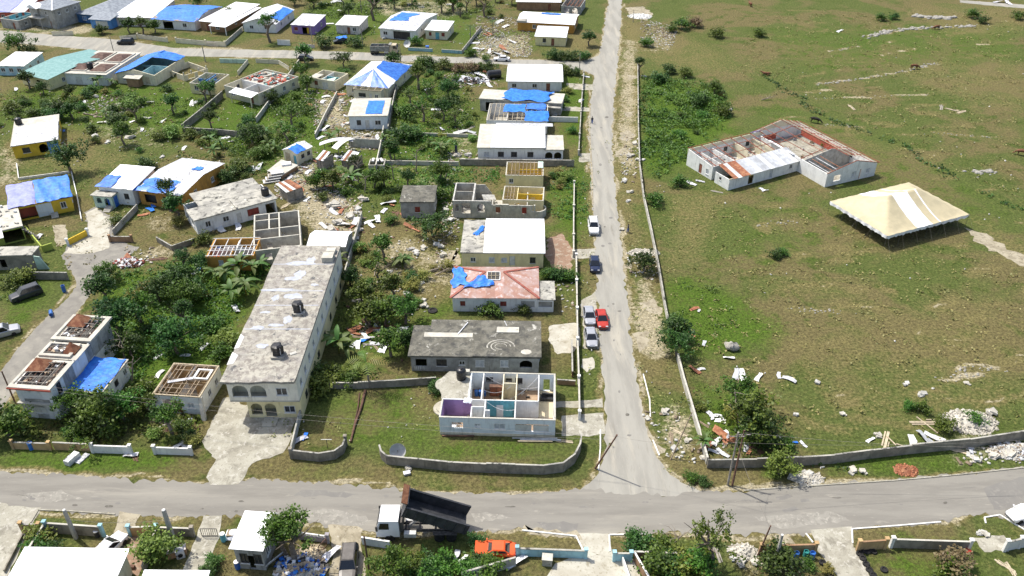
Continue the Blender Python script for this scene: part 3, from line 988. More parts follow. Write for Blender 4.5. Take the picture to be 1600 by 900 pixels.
def roof_gable(t, w, d, h, mat, axis, rise, over=.35, wallmat=None, cap=None, split=0, th=.06):
 o = over
 zo = h - o * rise / ((d if axis == 'x' else w) / 2)
 if axis == 'x':
  m = d / 2
  A_ = [(-o,-o, zo),(w + o,-o, zo),(w + o, m, h + rise),(-o, m, h + rise)]
  B_ = [(w + o, d + o, zo),(-o, d + o, zo),(-o, m, h + rise),(w + o, m, h + rise)]
  tri = [[(0,0, h),(0, d, h),(0, m, h + rise - .03)],[(w,0, h),(w, d, h),(w, m, h + rise - .03)]]
  offs = [(.18,0,0),(-.18,0,0)]
  rg = ((-o, m, h + rise + .06),(w + o, m, h + rise + .06))
 else:
  m = w / 2
  A_ = [(-o, d + o, zo),(-o,-o, zo),(m,-o, h + rise),(m, d + o, h + rise)]
  B_ = [(w + o,-o, zo),(w + o, d + o, zo),(m, d + o, h + rise),(m,-o, h + rise)]
  tri = [[(0,0, h),(w,0, h),(m,0, h + rise - .03)],[(0, d, h),(w, d, h),(m, d, h + rise - .03)]]
  offs = [(0, .18,0),(0,-.18,0)]
  rg = ((m,-o, h + rise + .06),(m, d + o, h + rise + .06))
 for q in (A_, B_):
  if split:
   sheets(t, q, split, mat)
  else:
   MB().solid(q,(0,0, th)).build('roof', K[mat], t)
 if cap:
  MB().bar(rg[0], rg[1], .35, .05).build('ridge_cap', K[cap], t)
 if wallmat:
  for q, of in zip(tri, offs):
   MB().solid(q, of).build('gable', K[wallmat], t)

def sheets(t, q, n, mat, th=.05, gap=.0, mats=None, name='roof_sheet', skip=(), jit=.03, seed=0):
 """split a roof plane (4 points: eave a-b, ridge c-d) into sheets running up the slope"""
 r = random.Random(seed + n)
 a, b, c, d = (Vector(p) for p in q)
 for i in range(n):
  if i in skip:
   continue
  u0, u1 = i / n,(i + 1) / n
  zz = Vector((0,0,(i % 2) * .025 + r.uniform(0, jit)))
  e = r.uniform(-jit, jit)
  p = [a.lerp(b, u0) + zz, a.lerp(b, u1) + zz, d.lerp(c, u1) + zz, d.lerp(c, u0) + zz]
  s = (p[0] - p[3]).normalized() * e * 3
  p[0] += s
  p[1] += s
  MB().solid(p,(0,0, th)).build(name, K[mats[i % len(mats)] if mats else mat], t)

def roof_hip(t, w, d, h, mat, rise, over=.4, cap=None, th=.06):
 o = over
 r_ = min(w, d) / 2
 zo = h - o * rise / r_
 if w >= d:
  p, q = (r_, d / 2, h + rise),(w - r_, d / 2, h + rise)
 else:
  p, q = (w / 2, r_, h + rise),(w / 2, d - r_, h + rise)
 c = [(-o,-o, zo),(w + o,-o, zo),(w + o, d + o, zo),(-o, d + o, zo)]
 if w >= d:
  F = [[c[0], c[1], q, p],[c[1], c[2], q],[c[2], c[3], p, q],[c[3], c[0], p]]
  E_ = [(c[0], p),(c[1], q),(c[2], q),(c[3], p),(p, q)]
 else:
  F = [[c[0], c[1], p],[c[1], c[2], q, p],[c[2], c[3], q],[c[3], c[0], p, q]]
  E_ = [(c[0], p),(c[1], p),(c[2], q),(c[3], q),(p, q)]
 for f in F:
  MB().solid(f,(0,0, th)).build('roof', K[mat], t)
 if cap:
  for e0, e1 in E_:
   MB().bar(Vector(e0) + Vector((0,0, th + .03)), Vector(e1) + Vector((0,0, th + .03)), .3, .06).build('hip_cap', K[cap], t)
 return p, q

def roof_shed(t, w, d, h, mat, rise, over=.35, th=.07, split=0, mats=None, wallmat=None):
 """slopes up towards the back"""
 o = over
 k = rise / d
 q = [(-o,-o, h - o * k + .004),(w + o,-o, h - o * k + .004),(w + o, d + o, h + rise + o * k),(-o, d + o, h + rise + o * k)]
 if split:
  sheets(t, q, split, mat, mats=mats)
 else:
  MB().solid(q,(0,0, th)).build('roof', K[mat], t)
 if wallmat:
  b = MB()
  b.solid([(0, .0, h),(0, d, h),(0, d, h + rise)],(.18,0,0))
  b.solid([(w, .0, h),(w, d, h),(w, d, h + rise)],(-.18,0,0))
  b.box(0.18, d - .18, h, w - .18, d, h + rise)
  b.build('gable', K[wallmat], t)

def tarp(t, q, mat='tarp', lift=.09, nu=14, nv=10, wr=.07, ragged=.12, name='tarp', seed=0):
 """sheeting draped over a roof plane given by four points a-b (low edge) c-d (high edge)"""
 a, b, c, d = (Vector(p) for p in q)
 r = random.Random(seed + int(abs(a.x * 13 + c.y * 7)))
 ph = [r.uniform(0,6) for _ in range(6)]
 L = (b - a).length

 def fn(u, v):
  eu = ragged * math.sin(9 * v + ph[0]) * (1 if u in (0,1) else 0) / max(L, .1)
  ev = ragged * math.sin(11 * u + ph[1]) * (1 if v in (0,1) else 0) / max((d - a).length, .1)
  p = a.lerp(b, u + eu).lerp(d.lerp(c, u + eu), v + ev)
  z = lift + .06 + wr * (math.sin(13 * u + 4 * v + ph[2]) * .4 + math.sin(9 * v - 7 * u + ph[3]) * .4 + r.uniform(-.5, .5) + .6)
  if u in (0,1) or v in (0,1):
   z -= wr * .5
  return p + Vector((0,0, z))
 return MB().grid(fn, nu, nv).build(name, K[mat], t, smooth=True)

def rafters(t, w, d, h, n, m, mat='wood', axis='y', name='rafter', wd=.09, skip=.0, seed=1):
 """bare roof timbers on the wall tops: n beams across, m battens the other way"""
 r = random.Random(seed)
 for i in range(n):
  if r.random() < skip:
   continue
  if axis == 'y':
   x = w * (i + .5) / n
   MB().box(x - wd / 2, .0, h + .004, x + wd / 2, d, h + .17).build(name, K[mat], t)
  else:
   y = d * (i + .5) / n
   MB().box(0, y - wd / 2, h + .004, w, y + wd / 2, h + .17).build(name, K[mat], t)
 for i in range(m):
  if r.random() < skip:
   continue
  if axis == 'y':
   y = d * (i + .5) / m
   MB().box(r.uniform(0, .2) * w, y - .04, h + .174, w * r.uniform(.8,1), y + .04, h + .23).build('batten', K[mat], t)
  else:
   x = w * (i + .5) / m
   MB().box(x - .04, r.uniform(0, .2) * d, h + .174, x + .04, d * r.uniform(.8,1), h + .23).build('batten', K[mat], t)

def clutter(t, x0, y0, x1, y1, z, n, mats, seed=0, name='wreckage', smax=.9):
 """things lying about inside a broken room"""
 r = random.Random(seed)
 bs = {}
 for i in range(n):
  m_ = r.choice(mats)
  b = bs.setdefault(m_, MB())
  l = (r.uniform(.2, smax), r.uniform(.15, smax * .7), r.uniform(.05, .5))
  b.obox((r.uniform(x0 + .3, x1 - .3), r.uniform(y0 + .3, y1 - .3), z + l[2] / 2), l,(r.uniform(-.3, .3), r.uniform(-.3, .3), r.uniform(0,3)))
 for m_, b in bs.items():
  o = b.build(name, K[m_], t)
  o['kind'] = 'stuff'

def tank(label, loc, r=.65, h=1.5, mat='black_plastic', name='water_tank', cat='water tank', parent=None):
 t = thing(name, label, cat, loc)
 prof = [(r,0),(r, h * .25),(r * .97, h * .27),(r, h * .3),(r, h * .55),(r * .97, h * .57),(r, h * .6),(r, h * .8),(r * .85, h * .93),(r * .35, h)]
 MB().lathe(prof,16).build('barrel', K[mat], t, smooth=True)
 MB().lathe([(r * .33, h),(r * .33, h * 1.06),(r * .25, h * 1.08)],12).build('lid', K[mat], t)
 return t

def house(label, lm, fl, fr, bk, h, wm, roof, ops={}, inset=.0, cat='house', name='house', inner=None, floor_mat=None, ext=True):
 a, ang, w, d = frame(fl, fr, bk, h, inset)
 t = thing(name, label, cat,(a.x, a.y,0), ang)
 cx, cy = (Vector((a.x, a.y)) + Matrix.Rotation(ang,2) @ Vector((w / 2, d / 2)))
 if lm:
  LM.append((lm, cx, cy,(w + d) / 4))
 walls(t, w, d, h, wm, ops, inner=inner)
 if floor_mat:
  floor(t, w, d, floor_mat)
 k = roof[0]
 if k == 'slab':
  roof_slab(t, w, d, h, roof[1], inset or .02)
 elif k in ('gx','gy'):
  roof_gable(t, w, d, h, roof[1], k[1], roof[2], inset, wm, roof[3] if len(roof) > 3 else None, roof[4] if len(roof) > 4 else 0)
 elif k == 'hip':
  roof_hip(t, w, d, h, roof[1], roof[2], inset, roof[3] if len(roof) > 3 else None)
 elif k == 'shed':
  roof_shed(t, w, d, h, roof[1], roof[2], inset, split=roof[3] if len(roof) > 3 else 0, wallmat=wm)
 return t, w, d

WD = [('w', .2,1.1,1.,1.1),('d', .5, .9, .05,2.1),('w', .8,1.1,1.,1.1)]
# ------------------------------------------------------------------ the houses
def partition(t, x0, y0, x1, y1, h, mat='white_wall', th=.13, door=None):
 b = MB()
 if abs(x1 - x0) > abs(y1 - y0):
  S = lambda u, n, z: (x0 + u, y0 - th / 2 + n, z)
  L = x1 - x0
 else:
  S = lambda u, n, z: (x0 + th / 2 - n, y0 + u, z)
  L = y1 - y0
 wall_side(b, S, L, h, th,[('o', door, .9,0,2.1)] if door else [],0, .06)
 return b.build('partition', K[mat], t)

def ring_beam(t, w, d, h, mat, wd=.24, th=.1):
 b = MB()
 b.box(-.03,-.03, h + .002, w + .03, wd - .03, h + th)
 b.box(-.03, d - wd + .03, h + .002, w + .03, d + .03, h + th)
 b.box(-.03, wd - .03, h + .002, wd - .03, d - wd + .03, h + th)
 b.box(w - wd + .03, wd - .03, h + .002, w + .03, d - wd + .03, h + th)
 return b.build('wall_top', K[mat], t)

WWW = [('w', .2,1.2,1.,1.1),('w', .5,1.2,1.,1.1),('w', .8,1.2,1.,1.1)]
SIDE = {'r': [('w', .3,1.1,1.,1.1),('w', .7,1.1,1.,1.1)],'l': [('w', .3,1.1,1.,1.1),('w', .7,1.1,1.,1.1)]}

def O(f, r=None, l=None):
 d_ = dict(SIDE)
 d_['f'] = f
 if r is not None:
  d_['r'] = r
 if l is not None:
  d_['l'] = l
 return d_

# ---- far row behind the back road, left to right
t, w, d = house('white bungalow cut by the left frame edge, blue and white roof, topmost left','bungalow in the top left corner',(-34,20),(38,19),(12,-12),2.9,'red_wall',('gx','white_roof',1.2), O(WWW), .4)
tarp(t,[(1,-.3,2.9),(w * .7,-.3,2.9),(w * .7, d / 2,4.1),(2, d / 2,4.1)],'tarp_lilac')
t, w, d = house('small roofless grey house with aqua painted rooms at the left edge of the back road','roofless aqua-painted hut',(0,29),(28,33),(19,16),2.8,'grey_wall',('none',), O([('d', .7, .9, .05,2.1)]), inner='teal_wall', floor_mat='floor_concrete')
partition(t, w * .5, .2, w * .5, d - .2,2.6,'aqua_wall', door=.5)
ring_beam(t, w, d,2.8,'slab_pale')
t, w, d = house('two-storey grey concrete house with a pale hipped roof on the back road','two-storey grey concrete house',(41,10),(81,16),(69,-6),6.0,'grey_wall',('hip','grey_shingle',1.6,'white_roof'),
    {'f': [('w', .25,1.3,4.,1.2),('w', .7,1.3,4.,1.2),('o', .3,2.6, .05,2.3),('d', .75,1., .05,2.1)],'r': [('w', .2,1.,4.,1.1),('w', .5,1.,4.,1.1),('w', .8,1.,4.,1.1)]}, .4)
MB().box(w * .05,-1.8,3., w * .6,-.01,3.2).build('balcony_slab', K['slab_pale'], t)
for x in (w * .08, w * .55):
 MB().box(x,-1.75, .0, x + .22,-1.5,3.).build('column', K['grey_wall'], t)
MB().solid([(w * .05,-1.6,6.05),(w * .5,-1.6,6.05),(w * .275,-1.6,7.2)],(0,3.4,0)).build('porch_roof', K['white_roof'], t)
t, w, d = house('blue house with a grey hipped shingle roof and a white garage door','blue house with grey hipped roof',(116,21),(176,26),(150,-8),2.9,'blue_wall',('hip','grey_shingle',2.2), O([('w', .2,1.4, .9,1.2),('w', .45,1.2, .9,1.2)]), .4)
walls(t,6.0,3.4,2.7,'blue_wall', {}, name='bay_wall')
ga, gang, gw, gd = frame((138,30),(172,32),(148,22),2.8, .3)
gt = bpy.data.objects.new('garage', None)
COL.objects.link(gt)
gt.parent = t
gt.location = Matrix.Rotation(-t.rotation_euler.z,3,'Z') @ (Vector((ga.x, ga.y,0)) - t.location)
gt.rotation_euler.z = gang - t.rotation_euler.z
b = MB()
S_, L_ = side(gw, gd,'f')
rc = wall_side(b, S_, L_,2.7, .2,[('G', .55, gw * .6, .05,2.3)])
S2, L2 = side(gw, gd,'r')
wall_side(b, S2, L2,2.7, .2,[], .2)
b.build('garage_wall', K['blue_wall'], gt)
g = MB()
sbox(g, S_, rc[0][0], rc[0][1], .05, .1, .05,2.3)
g.build('garage_door', K['door_white'], gt)
MB().solid([(-.4,-.4,2.75),(gw + .4,-.4,2.75),(gw + .4, gd,3.6),(-.4, gd,3.6)],(0,0, .07)).build('garage_roof', K['grey_shingle'], gt)
house('bungalow under a wide plain white roof, between the blue house and the blue-tarped one','wide white-roofed bungalow',(174,27),(238,28),(217,2),2.9,'pink_wall',('shed','white_roof', .9), O([('w', .25,1.4, .9,1.2),('v', .5,1., .05,2.1),('w', .8,1.4, .9,1.2)]), .4)
t, w, d = house('bungalow with its whole roof under crumpled blue tarpaulin, back row','fully blue-tarped bungalow',(236,30),(304,34),(270,6),2.9,'white_wall',('gx','wood',1.1), O([('o', .35,3.4, .05,2.3),('w', .75,1.4, .9,1.2)]), .35)
tarp(t,[(-.5,-.5,2.75),(w + .5,-.5,2.75),(w + .5, d / 2,4.05),(-.5, d / 2,4.05)],'tarp', wr=.14, nu=24, nv=10)
tarp(t,[(w + .5, d + .5,2.75),(-.5, d + .5,2.75),(-.5, d / 2,4.05),(w + .5, d / 2,4.05)],'tarp', wr=.14, nu=24, nv=10)
t, w, d = house('bungalow with a blinding white roof and a porch awning, right of the blue-tarped bungalow','bright white-roofed bungalow with awning',(310,33),(350,37),(352,5),2.9,'brown_wall',('shed','white_roof', .7), O([('d', .3,1., .05,2.1),('w', .7,1.4, .9,1.2)]), .3)
MB().solid([(w * .55,-2.6,2.5),(w + 2.2,-2.6,2.5),(w + 2.2, d * .9,3.3),(w + .35, d * .9,3.3),(w + .35,-.35,2.78),(w * .55,-.35,2.78)],(0,0, .06)).build('awning', K['white_roof'], t)
for x in (w * .6, w + 2.0):
 MB().box(x - .1,-2.5,0, x + .1,-2.3,2.5).build('post', K['white_wall'], t)
t, w, d = house('long gabled grey-white house with a blue patch near its right eave','gabled house with blue eave patch',(377,36),(431,38),(412,13),2.8,'white_wall',('gy','white_sheet',1.6), O([('w', .25,1.2,1.,1.1),('w', .7,1.2,1.,1.1)]), .35)
tarp(t,[(w + .4, d * .2,2.75),(w + .4, d * .95,2.75),(w * .72, d * .95,3.7),(w * .72, d * .2,3.7)],'tarp', .1)
t, w, d = house('small purple house with red windows and a yellow doorway','small purple house',(453,39),(491,41),(465,24),2.7,'purple_wall',('shed','white_sheet', .6,7), O([('r', .2,1.1,1.,1.1),('o', .62,2.2, .05,2.1)],[('w', .6,1.1,1.,1.1)]), .25)
MB().box(w * .66, .3, .1, w * .82, .4,2.1).build('door', K['yellow_wall'], t)
house('small pink-white house with a patched grey roof beside the blue-covered car','small pink-white house',(523,39),(561,41),(537,26),2.7,'pink_wall',('shed','zinc_light', .5,8), O([('d', .55, .9, .05,2.1),('w', .8,1.2,1.,1.1)],[]), .25)
t, w, d = house('large white patched-roof house with an open carport behind the far dump truck','white house with open carport',(591,44),(649,49),(615,16),3.0,'white_wall',('gx','white_sheet',1.0, None,12), O([('w', .15,1.4,1.,1.1),('o', .62,5.5, .05,2.4)],[('w', .3,1.,1.2,1.),('w', .7,1.,1.2,1.)]), .35)
MB().box(w * .3, .4, .05, w * .95, .6,2.7).build('carport_shade', K['interior_dark'], t)  # dark panel just inside the front, stands for the carport's shade
tarp(t,[(w * .05, d * .86,3.3),(w * .62, d * .86,3.3),(w * .5, d * .5,4.0),(w * .12, d * .5,4.0)],'tarp')
tarp(t,[(w * .04, d * .3,3.62),(w * .6, d * .36,3.72),(w * .5, d * .5,4.0),(w * .1, d * .5,4.0)],'tarp')
t, w, d = house('small cream house with red shutters, a teal door and clean white roof','small cream house with red shutters',(663,47),(699,49),(677,34),2.7,'cream_wall',('shed','white_roof', .5), O([('r', .22, .8,1.,1.1),('t', .55,1.2, .05,2.1),('r', .82,1.0,1.,1.1)],[('w', .5,1.,1.,1.1)]), .25)
house('brown-walled house with white roof cut by the top edge','brown house at the top edge',(806,3),(877,4),(812,-12),2.8,'brown_wall',('shed','white_roof', .6), O([('d', .75,1., .05,2.1)]), .3)
t, w, d = house('wrecked grey house with arched fronts at the top edge beside the main road','wrecked arched house at the top edge',(877,9),(907,11),(882,-3),2.6,'grey_wall',('none',), O([('a', .28,1.8, .3,1.9),('a', .72,1.8, .3,1.9)]), floor_mat='floor_concrete')
rafters(t, w, d,2.6,5,3,'rust', skip=.2)
clutter(t,0,0, w, d, .1,20,['rubble','wood','white_sheet'],3)
t, w, d = house('long orange house with white and tarped roof, fronted by rubble','long orange house',(807,34),(898,39),(822,18),2.8,'orange_wall',('gx','white_roof', .9), O([('w', .3,1.1,1.,1.1),('d', .42,1., .05,2.1),('w', .6,1.1,1.,1.1),('w', .8,1.1,1.,1.1)]), .3)
MB().box(-.3,-.35,2.6, w * .16, d * .5,3.2).build('flat_roof', K['slab'], t)
tarp(t,[(w * .7, d * .9,3.0),(w * .35, d * .9,3.0),(w * .35, d * .55,3.7),(w * .7, d * .55,3.7)],'tarp')
house('little square cream house with white roof near the far junction','little square cream house',(835,57),(885,59),(840,43),2.7,'pale_yellow_wall',('shed','white_roof', .5), O([('c', .3,1.,1.,1.2),('d', .58, .9, .05,2.2)]), .25)

# ---- row below the back road
t, w, d = house('light blue house with rusted white roof at the left edge','light blue house',(-8,103),(37,104),(12,84),2.7,'light_blue_wall',('shed','zinc_light', .6,9), O(WWW), .25)
t, w, d = house('cream house with a long teal-green metal roof','teal-roofed house',(28,115),(74,125),(113,72),2.9,'pale_yellow_wall',('gx','green_roof',1.0), O([('w', .25,1.2,1.,1.1),('o', .65,2.2, .3,1.8)],[('w', .2,1.,1.,1.1),('w', .5,1.,1.,1.1),('w', .8,1.,1.,1.1)]), .35)
t, w, d = house('pale house with a parapet round four sunken brown hipped roofs','house with four brown roofs',(97,114),(165,117),(140,80),3.0,'white_wall',('none',), O([('v', .35,1.8, .05,2.1),('w', .7,1.3,1.,1.1)],[('w', .3,1.,1.,1.1),('w', .7,1.,1.,1.1)]))
MB().box(-.4,-.4,3.0, w + .4, d + .4,3.16).build('roof_slab', K['slab_pale'], t)
for (x0, y0, x1, y1) in ((.04, .1, .44, .44),(.54, .06, .94, .44),(.08, .55, .46, .95),(.56, .52, .94, .92)):
 q = [(x0 * w, y0 * d),(x1 * w, y0 * d),(x1 * w, y1 * d),(x0 * w, y1 * d)]
 cx, cy = (x0 + x1) / 2 * w,(y0 + y1) / 2 * d
 MB().add([(a_, b_,3.18) for a_, b_ in q] + [(cx - .9, cy,4.1),(cx + .9, cy,4.1)],[(0,1,5,4),(1,2,5),(2,3,4,5),(3,0,4),(3,2,1,0)]).build('brown_roof', K['brown_shingle'], t)
 k_ = MB()
 k_.box(q[0][0] - .3, q[0][1] - .3,3.163, q[1][0] + .3, q[0][1] - .02,3.42)
 k_.box(q[1][0] + .02, q[0][1] - .02,3.163, q[1][0] + .3, q[2][1] + .3,3.42)
 k_.build('parapet', K['slab_pale'], t)
T2 = t
tank('black water tank on the house with four brown roofs', tuple(t.matrix_world @ Vector((0,0,0)) + Matrix.Rotation(t.rotation_euler.z,3,'Z') @ Vector((w * .49, d * .2,3.17)) + Vector(t.location)), .8,1.8)
t, w, d = house('gabled cream house half under blue tarpaulin with aqua rooms laid open','half blue-tarped gabled house',(181,114),(241,118),(217,85),2.8,'cream_wall',('none',), O([('w', .2,1.1,1.,1.1),('b', .8,1.2, .4,1.8)],[]), inner='aqua_wall', floor_mat='floor_concrete')
MB().solid([(0,0,2.8),(w,0,2.8),(w * .5,0,4.0)],(0, .2,0)).build('gable', K['cream_wall'], t)
MB().solid([(0, d - .2,2.8),(w * .95, d - .2,2.8),(w * .45, d - .2,4.2)],(0, .2,0)).build('gable', K['cream_wall'], t)
MB().solid([(-.4,-.3,2.6),(w * .42,-.3,3.9),(w * .5, d + .3,4.2),(-.4, d + .3,2.6)],(0,0, .06)).build('roof', K['wood'], t)
tarp(t,[(-.5,-.4,2.62),(-.5, d + .4,2.62),(w * .5, d + .4,4.2),(w * .42,-.4,3.92)],'tarp', wr=.12, nu=16, nv=12)
tarp(t,[(w + .3, d * .75,2.85),(w + .3, d + .4,2.85),(w * .45, d + .4,4.2),(w * .45, d * .65,4.1)],'tarp', wr=.12)
partition(t, .2, d * .5, w - .2, d * .5,2.7,'aqua_wall', door=.3)
partition(t, w * .55, .2, w * .55, d * .5,2.7,'aqua_wall')
MB().box(w * .36,-2.0, .05, w * .66,-.01,2.3).build('porch_wall', K['brown_wall'], t)
MB().solid([(w * .3,-2.3,2.34),(w * .72,-2.3,2.34),(w * .72, .0,2.7),(w * .3, .0,2.7)],(0,0, .08)).build('porch_roof', K['slab_pale'], t)
# broken frame of the yard beside it
t, w, d = house('low ruined yard walls with bare concrete posts, right of the half-tarped gabled house','ruined yard walls',(257,107),(287,118),(282,92),1.6,'cream_wall',('none',), {'f': [('o', .5,2.,0,1.5)],'r': [('o', .3,2., .3,1.2),('o', .7,2., .3,1.2)]}, cat='ruin', name='ruined_walls')
for i in range(4):
 MB().box(w - .25, d * i / 3.2,1.6, w, d * i / 3.2 + .25,2.4).build('post', K['slab_pale'], t)
t, w, d = house('small pale yellow roofless house filled with blue and orange wreckage','small roofless yellow house',(296,130),(334,133),(310,113),2.7,'pale_yellow_wall',('none',), O([('w', .25,1.1,1.,1.2),('v', .65, .9, .05,2.1)],[]), floor_mat='floor_concrete')
partition(t, w * .45, .2, w * .45, d - .2,2.6,'blue_wall', door=.4)
partition(t, .2, d * .5, w - .2, d * .5,2.6,'blue_wall', door=.7)
rafters(t, w, d,2.7,4,0,'wood_grey', skip=.2)
clutter(t,0,0, w, d, .1,40,['fabric_blue','fabric_blue','orange_wall','wood','interior_dark'],5)
ring_beam(t, w, d,2.7,'slab_pale')
t, w, d = house('large cream roofless house strewn with red and green debris, white porch canopy in front','large roofless cream house',(350,134),(403,147),(378,100),3.0,'cream_wall',('none',), O([('w', .25,1.4,1.,1.2),('d', .8, .9, .05,2.1)],[('w', .15,1.,1.,1.2),('w', .38,1.,1.,1.2),('w', .62,1.,1.,1.2),('w', .85,1.,1.,1.2)]), floor_mat='floor_concrete')
MB().box(.2, d * .42, .1, w - .2, d * .97,2.7).build('ceiling', K['floor_concrete'], t)
clutter(t, .3, d * .45, w - .3, d * .95,2.7,130,['red_wall','red_wall','brown_shingle','zinc_light','rubble','wood','green_roof'],6, smax=1.6)
partition(t, .2, d * .4, w - .2, d * .4,2.9,'white_wall', door=.5)
partition(t, w * .5, .2, w * .5, d * .4,2.9,'white_wall')
clutter(t,0,0, w, d * .4, .1,30,['rubble','wood','white_sheet'],8)
MB().solid([(w * .32,-2.2,2.6),(w * .98,-2.2,2.6),(w * .98, .4,3.05),(w * .32, .4,3.05)],(0,0, .1)).build('canopy', K['white_roof'], t)
for x in (.36, .94):
 MB().box(w * x - .1,-2.1,0, w * x + .1,-1.9,2.6).build('post', K['cream_wall'], t)
ring_beam(t, w, d,3.0,'slab_pale')
t, w, d = house('small wrecked cream house with open rooms and an orange window board','small wrecked cream house',(483,121),(523,127),(491,107),2.7,'cream_wall',('none',), O([('d', .25,1.1, .9,1.2),('v', .6,1.8, .05,2.0)],[]), floor_mat='floor_concrete')
partition(t, w * .45, .2, w * .45, d - .2,2.6,'white_wall', door=.6)
partition(t, w * .45, d * .45, w - .2, d * .45,2.6,'teal_wall')
MB().box(.0, .05,2.71, w * .3, d * .5,2.8).build('roof_remnant', K['slab_pale'], t)
MB().obox((w * .7, d * .25,2.2),(w * .4, d * .3, .06),(.2,-.3, .1)).build('fallen_roof', K['mint_wall'], t)
clutter(t,0,0, w, d, .1,30,['rubble_white','wood','fabric_grey'],9)
t, w, d = house('cream house with a hipped roof patched in blue and white tarpaulin stripes','hip-roofed house with striped tarpaulins',(537,132),(607,138),(563,94),3.0,'cream_wall',('hip','white_sheet',2.3), O([('w', .18,1.1,1.,1.2)],[('w', .3,1.,1.,1.2),('w', .7,1.,1.,1.2)]), .4)
r_ = min(w, d) / 2
pk, qk = (Vector((w / 2, d / 2,5.3)),) * 2
kk = 2.3 / r_
pts_front = [(-.4,-.4,3 - .4 * kk),(w + .4,-.4,3 - .4 * kk)]
if w >= d:
 pk, qk = Vector((r_, d / 2,5.3)), Vector((w - r_, d / 2,5.3))
else:
 pk, qk = Vector((w / 2, r_,5.3)), Vector((w / 2, d - r_,5.3))
c0, c1, c2, c3 = (Vector(p) for p in ((-.4,-.4,3 - .4 * kk),(w + .4,-.4,3 - .4 * kk),(w + .4, d + .4,3 - .4 * kk),(-.4, d + .4,3 - .4 * kk)))
tarp(t,[c0, c0.lerp(c1, .38), pk, pk],'tarp_dark', .12,8,10, .08)
tarp(t,[c0.lerp(c1, .38), c0.lerp(c1, .6), pk, pk],'tarp_white', .12,6,10, .08)
tarp(t,[c0.lerp(c1, .6), c1, pk, pk],'tarp_dark', .12,8,10, .08)
tarp(t,[c1, c1.lerp(c2, .3), qk.lerp(pk, .8), pk],'tarp_white', .12,6,10, .08)
tarp(t,[c1.lerp(c2, .3), c1.lerp(c2, .95), qk, pk.lerp(qk, .2)],'tarp_dark', .12,10,10, .1)
walls(t,0.1, .1, .2,'cream_wall', {}, name='footing')
pb = MB()
px0, px1 = w * .28, w * .93
pb.box(px0,-2.8,0, px0 + .18,-.41,2.9).box(px1 - .18,-2.8,0, px1,-.41,2.9)
S_ = lambda u, n, z: (px0 + .18 + u,-2.8 + n, z)
rc = wall_side(pb, S_, px1 - px0 - .36,2.9, .18,[('c', .3,1.9,1.1,1.0),('v', .62, .8, .05,2.1),('w', .85, .9,1.,1.)])
pb.build('porch_wall', K['cream_wall'], t)
for (u0, u1, z0, z1, k_) in rc:
 opening_parts(t, S_, k_, u0, u1, z0, z1, .18)
for i in range(5):
 x = px0 + (px1 - px0) * i / 4
 MB().bar((x,-2.9,2.98),(x,-.3,3.05), .12, .14).build('rafter', K['wood_pale'], t)
MB().box(px0 - .1,-3.0,2.91, px1 + .1,-2.85,3.1).build('beam', K['wood_pale'], t)
t, w, d = house('white block house with flat grey roof and one square blue tarpaulin','flat-roofed white house with blue square',(543,183),(606,182),(557,155),3.2,'blue_white_wall',('slab','slab_pale', .2), O([('c', .25,1.,1.1,1.2),('v', .47, .9, .05,2.2),('x', .75,1.4,1.,1.2)],[('w', .3,1.,1.1,1.1),('w', .7,1.,1.1,1.1)]), .25)
tarp(t,[(w * .42, d * .08,3.42),(w * .86, d * .08,3.42),(w * .86, d * .85,3.42),(w * .42, d * .85,3.42)],'tarp', .03,8,8, .05, .05)

# ---- houses along the main road, far to near
house('low house with plain white ridged roof at the far junction','white-roofed house by the far junction',(791,127),(880,128),(794,100),2.7,'white_wall',('gx','white_roof', .8), O([('w', .12,1.2, .9,1.1),('w', .5,1.2, .9,1.1),('d', .75,1., .05,2.1)]), .35)
t, w, d = house('concrete-roofed house wrapped in one big blue tarpaulin beside the main road','house under one big blue tarpaulin',(748,155),(878,163),(752,140),3.0,'grey_wall',('slab','slab_pale', .2), O([('o', .12,2., .1,2.2),('w', .35,1.2,1.,1.1),('w', .6,1.2,1.,1.1)]), .25)
tarp(t,[(w * .27,-.6,3.3),(w * .83,-.55,3.3),(w * .86, d + .2,3.5),(w * .3, d + .2,3.5)],'tarp', .1,26,10, .16, .5)
MB().box(w * .8,-1.5,2.3, w + .1,-.3,2.45).build('porch_roof', K['slab'], t)
t, w, d = house('roofless white house with bare rafters and two blue tarpaulins','roofless house with two tarpaulins',(760,188),(855,190),(766,162),3.0,'white_wall',('none',), O([('w', .15,1.1,1.,1.1),('w', .5,1.1,1.,1.1)]), floor_mat='floor_concrete')
rafters(t, w, d,3.0,13,5,'wood_pale','y', seed=3)
partition(t, w * .33, .2, w * .33, d - .2,2.9,'white_wall')
partition(t, w * .66, .2, w * .66, d - .2,2.9,'white_wall')
tarp(t,[(w * .25, d * .45,3.25),(w * .62, d * .45,3.25),(w * .62, d * .92,3.25),(w * .27, d * .9,3.25)],'tarp', .05,12,6, .1)
tarp(t,[(w * .63,-.4,3.1),(w * 1.02,-.4,3.1),(w * 1.02, d * .55,3.25),(w * .63, d * .5,3.25)],'tarp', .05,12,6, .1)
tarp(t,[(w * .64, d * .62,3.25),(w * .97, d * .62,3.25),(w * .97, d * .98,3.25),(w * .64, d * .98,3.25)],'tarp_dark', .05,10,5, .1)
ring_beam(t, w, d,3.0,'slab_pale', .2, .08)
t, w, d = house('wide white house with a new white roof on a concrete deck and arched porch','wide white house with arched porch',(745,232),(851,233),(756,195),3.0,'white_wall',('slab','slab_pale', .2), O([('m', .13,1.2,1.,1.2),('c', .35,1.3,1.,1.2),('c', .55,1.3,1.,1.2),('c', .8,1.3,1.,1.2)]), .2)
